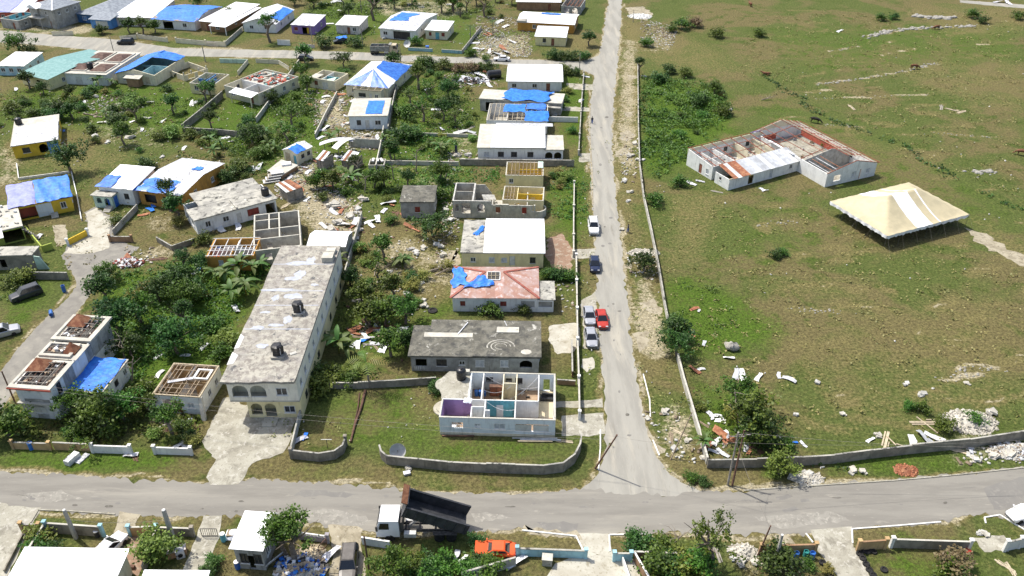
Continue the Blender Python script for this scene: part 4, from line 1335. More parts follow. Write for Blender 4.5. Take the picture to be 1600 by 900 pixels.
roof2 = [(w * .19,-.3,3.28),(w + .35,-.3,3.28),(w + .35, d * .72,4.2),(w * .23, d * .72,4.2)]
MB().solid(roof2,(0,0, .07)).build('roof', K['white_roof'], t)
MB().solid([(w * .23, d * .73,4.2),(w * 1.15, d * .73,4.2),(w * 1.15, d + .3,3.4),(w * .25, d + .3,3.4)],(0,0, .07)).build('roof', K['white_sheet'], t)
b = MB()
S_ = lambda u, n, z: (w + .01 + u, n, z)
wall_side(b, S_,4.2,2.7, .2,[('a', .27,1.6, .7,1.5),('a', .73,1.6, .7,1.5)])
b.box(w + 4.01, .21,0, w + 4.21, d * .55,2.7)
b.build('porch_wall', K['white_wall'], t)
MB().box(w + .21,-.2,2.71, w + 4.4, d * .6,2.9).build('porch_roof', K['slab_pale'], t)
house('small square grey concrete house with mouldy flat roof behind the round dark tree','small grey concrete house',(624,317),(679,317),(629,291),3.3,'grey_wall',('slab','slab_dark', .2), O([('r', .5,1.,1.2,1.2)]), .15)
t, w, d = house('cream house with brilliant white ridged roof and mouldy slab end, mid street','cream house with brilliant white roof',(719,396),(851,397),(727,345),2.9,'pale_yellow_wall',('slab','slab', .2), O([('w', .14, .9,1.1, .9),('m', .37,1.,1.,1.1),('m', .52,1.,1.1, .9),('v', .62,1., .4,1.9),('c', .87,1., .9,1.2)]), .2)
MB().solid([(w * .27,-.45,3.14),(w + .3,-.45,3.14),(w + .3, d * .62,4.1),(w * .27, d * .62,4.1)],(0,0, .08)).build('roof', K['white_roof'], t)
MB().solid([(w * .27, d * .625,4.1),(w + .3, d * .625,4.1),(w + .3, d + .3,3.3),(w * .27, d + .3,3.3)],(0,0, .08)).build('roof', K['white_roof'], t)
b = MB()
b.solid([(w * .29, .05,3.13),(w * .29, d * .62,4.08),(w * .29, d,3.35)],(.15,0,0))
b.solid([(w - .15, .05,3.13),(w - .15, d * .62,4.08),(w - .15, d,3.35)],(.15,0,0))
b.build('gable', K['pale_yellow_wall'], t)
tarp(t,[(w * .12, d * .52,3.13),(w * .2, d * .5,3.13),(w * .27, d * .78,3.13),(w * .22, d * .82,3.13)],'tarp', .03,6,8, .15, .2)
t, w, d = house('white house with a faded red hipped roof, a loose blue tarpaulin and a roof hole','red hip-roofed house',(703,465),(843,466),(711,416),2.9,'white_wall',('none',), O([('r', .12, .8,1.1, .9),('r', .6,1.,1.1, .9)]), .35)
o = .35
rise = 1.3
zo = 2.9 - .12
yr = d * .6
p_, q_ = Vector((w * .37, yr,2.9 + rise)), Vector((w * .6, yr,2.9 + rise))
c = [Vector(v) for v in ((-o,-o, zo),(w + o,-o, zo),(w + o, d + o, zo),(-o, d + o, zo))]
n_ = 10
for i in range(n_):
 u0, u1 = i / n_,(i + 1) / n_
 tp = lambda u: p_.lerp(q_, min(1, max(0,(u - .37) / .23)))
 f0, f1 = c[0].lerp(c[1], u0), c[0].lerp(c[1], u1)

 def top(u):
  x = -o + (w + 2 * o) * u
  if x < p_.x:
   k2 = (x + o) / (p_.x + o)
   return c[0].lerp(p_, k2)
  if x > q_.x:
   k2 = (w + o - x) / (w + o - q_.x)
   return c[1].lerp(q_, k2)
  return Vector((x, yr,2.9 + rise))
 pts = [f0, f1, top(u1)]
 if (top(u0) - f0).length > .01:
  pts.append(top(u0))
 if u0 < (p_.x + o) / (w + 2 * o) < u1:
  pts.insert(3, p_.copy())
 if u0 < (q_.x + o) / (w + 2 * o) < u1:
  pts.insert(3, q_.copy())
 if (top(u1) - f1).length < .01:
  pts = [f0, f1, top(u0)]
 MB().solid(pts,(0,0, .05 + .02 * (i % 2))).build('roof_sheet', K['red_roof'], t)
MB().solid([c[1], c[2], q_],(0,0, .06)).build('roof', K['red_roof'], t)
MB().solid([c[2], c[3], p_, q_],(0,0, .06)).build('roof', K['red_roof'], t)
MB().solid([c[3], c[0], p_],(0,0, .06)).build('roof', K['red_roof'], t)
for e0, e1 in ((c[0], p_),(c[1], q_),(c[2], q_),(c[3], p_)):
 MB().bar(e0 + Vector((0,0, .12)), e1 + Vector((0,0, .12)), .42, .06).build('hip_cap', K['red_cap'], t)
hx0, hx1 = w * .4, w * .555
zz = lambda y: zo + (y + o) / (yr + o) * (2.9 + rise - zo) + .09
hy0, hy1 = yr * .66, yr * .985
hb = MB()
for (x0, y0, x1, y1) in ((hx0, hy0, hx1, hy0),(hx0, hy1, hx1, hy1),(hx0, hy0, hx0, hy1),(hx1, hy0, hx1, hy1)):
 hb.bar((x0, y0, zz(y0) + .02),(x1, y1, zz(y1) + .02), .16, .12)
ho = hb.build('roof_hole_frame', K['frame_white'], t)
MB().solid([(hx0 + .08, hy0 + .08, zz(hy0)),(hx1 - .08, hy0 + .08, zz(hy0)),(hx1 - .08, hy1 - .08, zz(hy1)),(hx0 + .08, hy1 - .08, zz(hy1))],(0,0, .01)).build('hole_shade', K['interior_dark'], ho)  # dark sheet on the uncut roof, stands for shade in the hole
for k_ in (.33, .66):
 MB().bar((hx0 + (hx1 - hx0) * k_, hy0, zz(hy0) + .04),(hx0 + (hx1 - hx0) * k_, hy1, zz(hy1) + .04), .06, .06).build('batten', K['wood_pale'], ho)
ym = (hy0 + hy1) / 2
MB().bar((hx0, ym, zz(ym) + .08),(hx1, ym, zz(ym) + .08), .06, .06).build('batten', K['wood_pale'], ho)
tarp(t,[c[0].lerp(c[3], .3), c[3] + Vector((0,-.6,0)), p_.lerp(c[3], .68), p_.lerp(c[0], .5)],'tarp', .16,18,14, .1, .35)
tarp(t,[p_.lerp(c[0], .62) + Vector((0,-.1, .02)),(w * .44, yr * .36, zz(yr * .36)),(w * .5, yr * .52, zz(yr * .52)), p_.lerp(c[0], .12)],'tarp', .14,18,10, .1, .25)
# verandah of that house
b = MB()
S_ = lambda u, n, z: (w + .02 + u,-.02 + n, z)
rc = wall_side(b, S_,2.6,2.3, .18,[('o', .5,2.2, .9,1.1)])
b.box(w - 2.7,-.35, .9, w - .4,-.19,1.0)
b.build('porch_wall', K['white_wall'], t)
MB().box(w + .15, .2, .9, w + 2.5, .25,2.0).build('louvre', K['grey_wall'], t)
MB().box(w * .81,-.06, .9, w * .97,-.004,2.1).build('louvre', K['grey_wall'], t)
MB().box(w + .36,-.1,2.31, w + 2.9, d * .62,2.45).build('porch_roof', K['slab'], t)
t, w, d = house('low grey house with wide mouldy concrete roof, next to the roofless white house','mouldy concrete-roofed house',(637,558),(846,561),(646,510),2.8,'grey_wall',('none',), O([('o', .08,1.6, .9,1.3),('c', .24,1.5,1.,1.2),('w', .4, .9,1.2, .8),('m', .54,1.3,1.,1.2),('m', .73,1.2,1.,1.2),('a', .9,1.8, .9,1.3)]), .35)
MB().box(-.35,-.35,2.804, w * .485, d + .3,3.05).build('roof', K['slab_dark'], t)
MB().box(w * .4855,-.35,2.808, w + .35, d * 1.25,3.15).build('roof', K['slab_dark'], t)
MB().box(w * .12, d + .31,2.804, w * .485, d * 1.28,3.03).build('roof', K['slab_dark'], t)
MB().box(w * .08, d * .62,3.055, w * .47, d * .78,3.1).build('roof_strip', K['slab_pale'], t)
MB().box(w * .66, d * .78,3.155, w * .84, d * .98,3.3).build('roof_slab', K['slab_pale'], t)
MB().bar((w * .35, d * .72,3.16),(w * .42, d * 1.15,3.2), .12, .1).build('plank', K['white_sheet'], t)
MB().tube((w * .74, d * 1.05,3.16),(w * .72, d * 1.2,3.3), .06).build('pipe', K['white_sheet'], t)
for i in range(6):
 x = w * .02 + .15 + i * .26
 MB().tube((x,-.02, .3),(x,-.02, .85), .05, n=6).build('baluster', K['white_wall'], t)
# ring-shaped stains swept into the roof: a water mark, part of the slab
for k_, rad in enumerate((.9,1.5,2.1)):
 pts = [(w * .7 + rad * math.cos(a_ * PI / 12), d * .3 + rad * .8 * math.sin(a_ * PI / 12)) for a_ in range(24)]
 b = MB()
 for i in range(0,19 - 3 * k_):
  p0, p1 = pts[i], pts[i + 1]
  i0, i1 = (w * .7 + (p0[0] - w * .7) * .9, d * .3 + (p0[1] - d * .3) * .9),(w * .7 + (p1[0] - w * .7) * .9, d * .3 + (p1[1] - d * .3) * .9)
  b.add([(p0[0], p0[1],3.155),(p1[0], p1[1],3.155),(i1[0], i1[1],3.155),(i0[0], i0[1],3.155)],[(0,1,2,3)])
 b.build('swept_ring', K['slab'], t)
MB().prism([(w * .9 + .8 * math.cos(a_), d * .12 + .6 * math.sin(a_)) for a_ in np.linspace(0,6,10)],3.152,3.156).build('pale_stain', K['slab_pale'], t)

# ---- left side of the photograph
t, w, d = house('yellow house with a white roof, arched dark openings and a blue wall end','yellow house with white roof',(16,230),(91,219),(13,190),2.9,'yellow_wall',('none',), O([('c', .28,1.5,1.,1.2),('a', .66,1.8, .5,2.),('a', .86,1.6, .5,2.)]), .25)
MB().box(-.25,-.25,2.904, w + .25, d + .25,3.05).build('roof', K['slab_pale'], t)
MB().solid([(.0,-.4,3.06),(w + .3,-.4,3.06),(w + .2, d * .72,3.4),(.3, d * .6,3.4)],(0,0, .07)).build('roof', K['white_sheet'], t)
MB().box(w * .76,-.06, .05, w + .04,-.005,2.75).build('blue_screen', K['blue_wall'], t)
tank('black water tank on the yellow house with white roof',(0,0,0), .75,1.5).location = t.location + Matrix.Rotation(t.rotation_euler.z,3,'Z') @ Vector((w * .1, d * .82,3.06))
t, w, d = house('yellow house with lilac and blue tarpaulin roof and a dark red porch','yellow house with lilac and blue tarpaulins',(14,327),(112,308),(19,298),3.0,'yellow_wall',('none',), O([('o', .22,3.6, .3,2.2),('c', .52,1.7,1.,1.3),('w', .85,1.,1.,1.3)]), .25)
MB().solid([(-.3,-.3,2.99),(w + .3,-.3,2.99),(w + .3, d + .3,4.),(-.3, d + .3,4.)],(0,0, .07)).build('roof', K['wood'], t)
tarp(t,[(-.35,-.4,3.07),(w * .42,-.4,3.07),(w * .42, d + .4,4.08),(-.35, d + .4,4.08)],'tarp_lilac', .06,12,8, .1)
tarp(t,[(w * .425,-.4,3.07),(w + .35,-.4,3.07),(w + .35, d + .4,4.08),(w * .425, d + .4,4.08)],'tarp', .06,18,8, .14)
MB().box(w * .05,1.2, .1, w * .41,1.4,2.9).build('porch_back', K['red_wall'], t)
MB().box(w * .4,-.06, .1, w * .66,-.005,2.7).build('grey_panel', K['blue_white_wall'], t)
for i in range(4):
 MB().box(w * .6,-1.6 + i * .35,0, w * .72,-1.25 + i * .35, .15 + .15 * i).build('step', K['floor_concrete'], t)
t, w, d = house('small white and mint house with a white panel roof and blue corner tarpaulin','small mint and white house',(150,292),(207,297),(164,260),3.6,'white_wall',('shed','white_roof', .7,7), O([('c', .78,1.,1.3,1.2)],[('w', .5,1.,1.4,1.1)]), .3)
tarp(t,[(-.35,-.4,3.6),(w * .42,-.4,3.6),(w * .36, d * .5,3.98),(-.35, d * .5,3.98)],'tarp_dark', .1)
b = MB()
S_ = lambda u, n, z: (-.3 + u,-2.0 + n, z)
wall_side(b, S_, w * .55,2.6, .18,[('a', .3,1.1,1.,1.2),('a', .72,1.1, .1,2.1)])
b.box(-.3,-1.82,0,-.12,-.01,2.6).box(w * .55 - .48,-1.82,0, w * .55 - .3,-.01,2.6)
b.build('porch_wall', K['mint_wall'], t)
MB().box(-.6,-2.3,2.61, w * .55,-.02,2.78).build('porch_roof', K['slab'], t)
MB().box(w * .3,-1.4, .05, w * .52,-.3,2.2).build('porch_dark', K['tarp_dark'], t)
for i in range(5):
 MB().box(w * .3,-3.6 + i * .32,0, w * .5,-3.28 + i * .32, .14 + .13 * i).build('step', K['floor_concrete'], t)
t, w, d = house('orange-brown house with a wide patched white roof and blue front tarpaulin','orange house with patched white roof',(212,297),(283,307),(258,243),3.2,'orange_wall',('gx','white_sheet', .9, None,9), O([('o', .25,2.6, .6,1.8),('o', .68,2.6, .6,1.8)],[('w', .3,1.,1.2,1.1),('w', .7,1.,1.2,1.1)]), .3)
tarp(t,[(-.35,-.4,3.1),(w * .75,-.4,3.1),(w * .72, d * .28,3.62),(-.35, d * .28,3.62)],'tarp', .12,14,8, .14, .3)
tarp(t,[(w * .62, d * .62,3.95),(w * .85, d * .62,3.95),(w * .8, d * .75,3.7),(w * .66, d * .75,3.7)],'tarp', .1)
MB().box(.3,1.0, .05, w - .3,1.2,3.).build('porch_back', K['interior_dark'], t)  # dark panel behind the openings, porch shade put into its colour
t, w, d = house('long low house with mouldy grey concrete roof and black corner tank','long grey-roofed low house',(303,346),(433,311),(288,318),3.0,'white_wall',('none',), O([('w', .14,1.,1.,1.2),('w', .36,1.2,1.1,1.1),('v', .52, .9, .05,2.1),('r', .7,2.2, .9,1.4),('o', .92,1.8, .2,2.2)]), .25)
MB().box(-.3,-.35,3.004, w + .3, d * .62,3.2).build('roof', K['slab'], t)
MB().box(w * .14, d * .6205,3.008, w * .96, d + 3.4,3.24).build('roof', K['slab'], t)
MB().box(w * .18, d, .0, w * .94, d + 3.2,3.0).build('rear_wall', K['grey_wall'], t)
MB().box(w * .5,-.2,3.201, w * .52, d * .5,3.5).build('roof_upstand', K['slab'], t)
tank('black water tank on the long grey-roofed low house',(0,0,0), .75,1.6).location = t.location + Matrix.Rotation(t.rotation_euler.z,3,'Z') @ Vector((w * .93, d * .3,3.205))
t, w, d = house('tiny cream shack with a white and blue tarpaulin gable roof','tiny blue-and-white tarped shack',(440,234),(464,241),(462,221),2.7,'cream_wall',('gy','white_sheet', .7), {'f': [('b', .3,1.4, .3,2.),('t', .8, .8, .05,2.)],'r': [('c', .35, .9,1.1, .9),('c', .75, .9,1.1, .9)]}, .2, cat='shack', name='shack')
tarp(t,[(w * .45,-.3,3.4),(w * .45, d * .6,3.4),(w + .3, d * .6,2.7),(w + .3,-.3,2.7)],'tarp', .1)
# ---- roofless orange house with washing
t, w, d = house('roofless orange house with bare white rafters and red and blue cloths inside','roofless orange house',(321,402),(396,400),(325,374),3.0,'orange_wall',('none',), O([('m', .3, .8,1.4, .9),('m', .52, .8,1.4, .9),('m', .82, .8,1.4, .9)]), inner='orange_wall', floor_mat='floor_tile')
partition(t, .2, d * .52, w - .2, d * .52,2.8,'white_wall')
partition(t, w * .5, .2, w * .5, d * .5,2.8,'orange_wall')
partition(t, w * .55, d * .55, w * .55, d - .2,2.8,'white_wall')
for i in range(11):
 x = w * (i + .5) / 11
 MB().box(x - .05,0,3.004, x + .05, d * (.55 if i % 3 else .98),3.14).build('rafter', K['frame_white'], t)
for y in (.02, .3, .55, .98):
 MB().box(-.05, d * y - .05,3.145, w + .05, d * y + .05,3.24).build('beam', K['frame_white'], t)
for (x0, x1, y0, y1, m_) in ((.02, .2, .05, .45,'fabric_red'),(.03, .14, .6, .98,'fabric_blue'),(.18, .45, .6, .95,'fabric_grey'),(.56, .75, .12, .4,'fabric_teal'),(.76, .95, .1, .45,'door_wood'),(.3, .45, .1, .4,'interior_dark')):
 MB().box(x0 * w + .2, y0 * d + .2, .6, x1 * w - .05, y1 * d - .1,1.8).build('furniture', K[m_], t)
# ---- shed with white roof
house('small grey shed with glossy white sloping roof above the apartment block','small white-roofed shed',(479,384),(540,386),(487,360),2.9,'grey_wall',('gx','white_roof', .8), {}, .1, cat='shed', name='shed')
# ---- small roofless house by the drive
t, w, d = house('small roofless white house with brown bare rafters beside the apartment block','small roofless house with brown rafters',(238,617),(312,622),(269,568),3.0,'white_wall',('none',), O([('o', .3,1.8, .5,1.9),('d', .5, .9, .05,2.2),('m', .77,1.,1.,1.1)],[('w', .4,1.,1.1,1.1),('w', .75,1.,1.1,1.1)]), inner='ochre_wall', floor_mat='floor_concrete')
partition(t, .2, d * .5, w - .2, d * .5,2.9,'ochre_wall', door=.6)
partition(t, w * .52, .2, w * .52, d * .5,2.9,'white_wall')
partition(t, w * .48, d * .5, w * .48, d - .2,2.9,'white_wall')
rafters(t, w, d,3.0,12,7,'wood','y', seed=9, skip=.12)
ring_beam(t, w, d,3.0,'wood_pale', .2, .16)
MB().obox((w * .4, d * .45,3.32),(w * .5, .5, .05),(0,0, .35)).build('fallen_sheet', K['white_sheet'], t)
b = MB()
for (x0, y0, x1, y1) in ((.62, .52, .95, .56),(.62, .8, .95, .84),(.62, .56, .67, .8),(.9, .56, .95, .8)):
 b.box(w * x0, d * y0,3.24, w * x1, d * y1,3.34)
b.build('ceiling_frame', K['frame_white'], t)
MB().hexa([(w + .1,-1.2,0),(w + .7,-1.2,0),(w + .7,-.7,0),(w + .1,-.7,0)],[(w - .2, .0,3.),(w + .2, .0,3.),(w + .2, .4,3.),(w - .2, .4,3.)]).build('leaning_column', K['slab_pale'], t)
# ---- green and yellow ruin at the left edge
t, w, d = house('yellow-green broken house with stained slab roof at the left edge','yellow-green broken house',(-50,374),(36,354),(-50,335),2.8,'lime_wall',('none',), O([('o', .3,2.5, .2,2.2),('o', .8,3.4, .2,2.3)]), .2)
MB().box(-.2,-.2,2.804, w + .2, d + .2,3.).build('roof', K['slab_pale'], t)
MB().solid([(w * .3,-2.5,2.6),(w * .62,-2.5,2.6),(w * .62, .5,3.06),(w * .3, .5,3.06)],(0,0, .07)).build('sheet_roof', K['white_roof'], t)
clutter(t, w * .5,0, w, d,3.0,14,['zinc','rubble'],4)
for i in range(7):
 MB().obox((w + .1 + i * .3,-.2 - i * .1,2.4 - i * .36),(.4,1.2, .12)).build('stair_tread', K['slab_dark'], t)
t, w, d = house('creeper-covered mouldy slab-roofed outbuilding at the left edge','mouldy outbuilding at the left edge',(-50,402),(50,400),(-48,388),2.8,'dark_block',('slab','slab', .2), O([('o', .5,1., .5,1.6)],[]), .15, cat='outbuilding', name='outbuilding')
MB().solid([(w + .2,-.05,0),(w + 2.2,-.05,0),(w + 1.2,-.05,2.5),(w + .2,-.05,2.7)],(0, .2,0)).build('mint_side_wall', K['mint_wall'], t)
# ---- bottom edge
house('house with a plain brilliant white roof in the bottom left corner','white-roofed house in the bottom left corner',(5,915),(176,918),(36,858),3.2,'cream_wall',('shed','white_roof', .3), O(WWW,[]), .4)
t, w, d = house('tall narrow grey house with brilliant white flat roof at the front road','narrow white-roofed grey house',(357,858),(411,862),(380,800),3.6,'grey_wall',('shed','white_roof', .2), O([('c', .3, .9,1.,1.6),('o', .55, .9, .1,2.2),('c', .8, .9,1.,1.6)],[('w', .3,1.,1.2,1.2)]), .35)
house('house with white roof just showing at the bottom edge beside the red yard', None,(213,925),(318,926),(222,894),3.0,'white_wall',('shed','white_roof', .3), O(WWW), .3)
# ------------------------------------------------------------------ larger and broken buildings
def at_local(t, v):
 return Vector(t.location) + Matrix.Rotation(t.rotation_euler.z,3,'Z') @ Vector(v)

# ---- apartment block
a, ang, w, d = frame((343,597),(459,597),(430,384),6.9)
t = thing('apartment_block','long cream apartment block of two storeys with a peeling mottled flat roof','apartment block',(a.x, a.y,0), ang)
LM.append(('apartment block', a.x + w / 2, a.y + d / 2,12))
APT = t
ov = .55
W0, D0 = w - ov + .1, d - 2 * ov
up = bpy.data.objects.new('upper_storey', None)
COL.objects.link(up)
up.parent = t
up.location = (ov, ov,0)
lo_ = bpy.data.objects.new('lower_storey', None)
COL.objects.link(lo_)
lo_.parent = t
lo_.location = (ov, ov,0)
walls(up, W0, D0,6.6,'apt_wall', {'f': [('a', .17,2.1, .55,2.05),('a', .43,2.1, .55,2.05),('x', .77,1.5, .9,1.3)],
          'r': [('w', u,1.,1.,1.2) for u in (.06, .14, .22, .31, .4, .5, .6, .7, .8, .9)],'l': [('w', u,1.,1.,1.2) for u in (.1, .3, .5, .7, .9)]}, base=3.25)
ip = MB()
ip.box(.2,1.6,3.3, W0 * .58,1.75,6.5).box(W0 * .58, .2,3.3, W0 * .6,1.75,6.5)
ip.build('balcony_back', K['cream_wall'], up)
for k_ in range(2):
 for i in range(8):
  x = W0 * (.17 + .26 * k_) - .95 + i * .27
  MB().lathe([(.05,0),(.075, .18),(.04, .4),(.06, .52)],6,(x, .1,3.3)).build('baluster', K['stone_white'], up)
 MB().box(W0 * (.17 + .26 * k_) - 1.04, .0 + .02,3.82, W0 * (.17 + .26 * k_) + 1.04, .17,3.9).build('balcony_rail', K['stone_white'], up)
MB().box(-.02,-.02,3.02, W0 + .02, D0 + .02,3.248).build('floor_band', K['slab_pale'], t).location = (ov, ov,0)
x0 = W0 * .22
b = MB()
S_ = lambda u, n, z: (x0 + u, .25 + n, z)
rc = wall_side(b, S_, W0 - x0,3.0, .2,[('a', .16,1.5, .5,2.0),('a', .42,1.5, .1,2.4),('x', .78,1.5, .9,1.2)])
b.box(x0, .45,0, x0 + .2, D0,3.0).box(W0 - .2, .45,0, W0, D0,3.0).box(x0 + .2, D0 - .2,0, W0 - .2, D0,3.0).box(x0 + .2,2., .05, W0 * .72,2.1,2.9)
b.build('wall', K['pale_yellow_wall'], lo_)
for (u0, u1, z0, z1, k_) in rc:
 opening_parts(lo_, S_, k_, u0, u1, z0, z1, .2)
for i in range(6):
 x = x0 + (W0 - x0) * .16 - .6 + i * .24
 MB().lathe([(.05,0),(.075, .15),(.04, .35),(.06, .48)],6,(x, .35, .05)).build('baluster', K['stone_white'], lo_)
MB().box(x0 + (W0 - x0) * .42 - 1.,-1.6, .03, x0 + (W0 - x0) * .42 + .9, .24, .12).build('porch_slab', K['concrete_white'], lo_)
for i, u in enumerate((.1, .22, .36, .5, .64, .78, .9)):
 b = MB()
 b.box(W0 + .01, D0 * u - .5,1.0, W0 + .06, D0 * u + .5,2.1)
 b.build('window', K['glass'], lo_)
# roof with ragged front and left edges
r = random.Random(4)
pts = [(0,0)]
for i in range(1,12):
 pts.append((w * i / 12, r.uniform(-.18, .12)))
pts += [(w,0),(w + .12, d * .02),(w + .12, d * .5),(w + .12, d)]
pts += [(0.0, d)]
for i in range(1,14):
 pts.append((r.uniform(-.1, .12), d * (1 - i / 14)))
MB().prism(pts,6.603,6.95).build('roof', K['apt_roof'], t)
for y in (.16, .33, .5, .61, .83):
 MB().box(.05, d * y,6.951, w - .2, d * y + .16,6.965).build('roof_joint', K['sealant'] if y > .3 else K['slab'], t)

def blob(cx, cy, rx, ry, n=13, seed=0, z0=6.951, z1=6.962):
 r = random.Random(seed)
 return MB().prism([(cx + rx * r.uniform(.55,1.1) * math.cos(2 * PI * i / n), cy + ry * r.uniform(.5,1.1) * math.sin(2 * PI * i / n)) for i in range(n)], z0, z1)

for i,(cx, cy, rx, ry) in enumerate(((.45, .84,2.4, .8),(.6, .86, .9,1.6),(.3, .62,3., .5),(.55, .57,1.7,1.0),(.28, .56, .7,1.0),(.5, .74,1.1,1.6),(.42, .71,1.6, .6),(.2, .34,1.2, .7),(.45, .36,1.8, .4),(.6, .4, .8,1.2),(.38, .22,1.0, .6),(.22, .45, .8, .4),(.8, .66, .8, .4))):
 blob(cx * w, cy * d, rx, ry,15, i,6.951 + .0007 * i,6.966 + .0007 * i).build('sealant_patch', K['sealant'], t)
for i,(y0, y1) in enumerate(((.1, .16),(.2, .28))):
 MB().prism([(-.05, d * y0),(.75 - .2 * i, d * (y0 + .01)),(.9 - .3 * i, d * y1),(-.05, d * (y1 + .02))],6.951,6.972).build('white_patch', K['stone_white'], t)
# roof fittings: block stands and tanks
st = MB().box(w * .8, d * .845,6.953, w * .98, d * .9,7.75).box(w * .8, d * .845,7.751, w * .98, d * .9,7.85)
st.box(w * .82, d * .92,6.953, w * .97, d * .955,7.5)
st.build('roof_hatch', K['slab_pale'], t)
for (u, v, s, lab) in ((.72, .45,1.0,'farther black wrapped tank on a block stand, apartment roof'),(.66, .16,1.0,'nearer black wrapped tank on a block stand, apartment roof')):
 MB().box(w * u - .8, d * v - 1.0,6.953, w * u + .95, d * v + .5,7.3).build('tank_stand', K['slab'], t)
 q = at_local(t,(w * u, d * v,7.31))
 tk = thing('water_tank', lab,'water tank', q)
 r = random.Random(int(u * 100))

 def lump(uu, vv):
  a_ = 2 * PI * uu
  rad = .75 * (1 + .12 * math.sin(5 * a_ + 3 * vv) + r.uniform(-.06, .06)) * (1 if vv < .8 else (1 - vv) * 5 + .02)
  return (rad * math.cos(a_), rad * math.sin(a_),1.5 * min(1, vv * 1.15))
 MB().grid(lump,14,9).build('wrapped_barrel', K['black_plastic'], tk)
 MB().tube((.5,-.55,0),(.55,-.6,1.2), .06).build('pipe', K['white_sheet'], tk)
MB().obox((w * .86, d * .17,7.0),(.9, .5, .1),(0,0, .5)).build('broken_block', K['rubble_white'], t)

# ---- roofless white house at the corner
a, ang, w, d = frame((686,652),(868,657),(728,581),3.0)
t = thing('roofless_house','roofless white house laid open at the street corner, purple and blue rooms','house',(a.x, a.y,0), ang)
LM.append(('roofless white corner house', a.x + w / 2, a.y + d / 2,6))
my = d * .39
bx0 = w * .225
b = MB()
S_, L_ = side(w, d,'f')
rc = wall_side(b, S_, w,3.0, .2,[('g', .155,1.5,1.2,1.0),('m', .33, .8,1.5, .6),('m', .52,1.5,1.1,1.1),('o', .8,4.4, .9,1.3)])
S2 = lambda u, n, z: (w - n, .2 + u, z)
rc2 = wall_side(b, S2, d - .4,3.0, .2,[('o', .3,2.0, .1,2.4)])
b.box(0, .2,0, .2, my + .1,3.)
b.box(bx0, my + .1,0, bx0 + .2, d - .2,3.)
S3 = lambda u, n, z: (bx0 + u, d - .2 + n, z)
rc3 = wall_side(b, S3, w - bx0,3.0, .2,[('c', .22,1.,1.5, .8),('c', .45, .9,1.6, .6),('c', .57,1.,1.2,1.1),('o', .9, .9, .1,2.1)])
b.build('wall', K['blue_white_wall'], t)
for (u0, u1, z0, z1, k_) in rc:
 opening_parts(t, S_, k_, u0, u1, z0, z1, .2)
for (u0, u1, z0, z1, k_) in rc3:
 opening_parts(t, S3, k_, u0, u1, z0, z1, .2)
MB().box(w * .655, .06, .92, w * .795, .12,2.0).build('louvre', K['zinc_light'], t)
MB().box(w * .81, .06, .92, w * .945, .12,2.0).build('louvre', K['zinc_light'], t)
sl_ = MB()
for i in range(22):
 sl_.box(w * (.66 + .285 * i / 22), .03,2.02, w * (.66 + .285 * (i + .55) / 22), .1,2.19)
sl_.build('louvre_slats', K['wood_pale'], t)
MB().box(0,-.05,0, w,-.003, .45).build('plinth', K['cream_wall'], t)
MB().box(.2, .2, .03, w - .2, my, .1).build('floor', K['floor_tile'], t)
MB().box(bx0 + .2, my, .03, w * .85, d - .2, .1).build('floor', K['floor_tile'], t)
MB().box(w * .8501, my, .03, w - .2, d - .2, .1).build('floor', K['floor_sunlit'], t)

def pt(x0, y0, x1, y1, m='white_wall', h=3.0, th=.14, door=None):
 return partition(t, x0, y0, x1, y1, h, m, th, door)

pt(.2, my, w * .85, my,'white_wall', door=None)
MB().box(.203, my - .09, .1, w * .26, my - .071,2.9).build('painted_face', K['lilac_wall'], t)
MB().box(.203, .22, .1, .222, my - .1,2.9).build('painted_face', K['lilac_wall'], t)
MB().box(w * .396, my - .09, .1, w * .64, my - .071,2.95).build('painted_face', K['teal_wall'], t)
MB().box(w * .48, my - .11, .1, w * .54, my - .091,2.2).build('door', K['blue_white_wall'], t)
pt(w * .385, .2, w * .385, my - .07)
pt(w * .65, .2, w * .65, my - .07)
pt(w * .27, .2, w * .27, my * .62)
pt(w * .277, my * .62, w * .38, my * .62)
pt(w * .391, my * .45, w * .43, my * .45)
pt(w * .345, my + .07, w * .345, d - .2)
pt(w * .53, my + .07, w * .53, d - .2,'cream_wall', door=.35)
pt(w * .65, my + .07, w * .65, d - .2,'cream_wall', door=.3)
pt(w * .536, my + (d - my) * .62, w * .644, my + (d - my) * .62,'cream_wall')
pt(w * .85, my + .07, w * .85, d - .2,'white_wall', door=.2)
tb = MB()
tb.box(-.03,-.03,3.002, w + .03, .2,3.07).box(w - .2, .2,3.002, w + .03, d + .03,3.07).box(bx0, d - .2,3.002, w - .2, d + .03,3.07).box(-.03, .2,3.002, .17, my,3.07)
tb.build('wall_top', K['slab_pale'], t)
# porch slab with a rounded lip, tank on it
pp = [(-.15, my + .12)] + [(-.2, my + 1.)] + [(-.3 + 1.0 * math.cos(a_), d * .72 + 1.25 * math.sin(a_)) for a_ in np.linspace(-PI / 2 - .3,-1.5 * PI + .3,9)] + [(.35, d + .1),(bx0 - .01, d + .1),(bx0 - .01, my + .12)]
MB().prism(pp,2.75,2.93).build('porch_roof', K['concrete_drive'], t)
for (x, y) in ((.15, my + .4),(.3, d - .4)):
 MB().tube((x, y,0),(x, y,2.75), .14).build('column', K['white_wall'], t)
MB().lathe([(1.6,0),(1.6, .18),(1.2, .19),(1.2, .36)],20,(.1, my + 1.3, .01)).build('round_step', K['concrete_white'], t)
MB().box(bx0 - .9, d - .6,2.931, bx0 - .15, d + .05,3.5).build('block', K['slab_pale'], t)
tank('black domed water tank on the porch slab of the roofless white house', at_local(t,(bx0 * .64, d * .86,2.94)), .68,1.7)

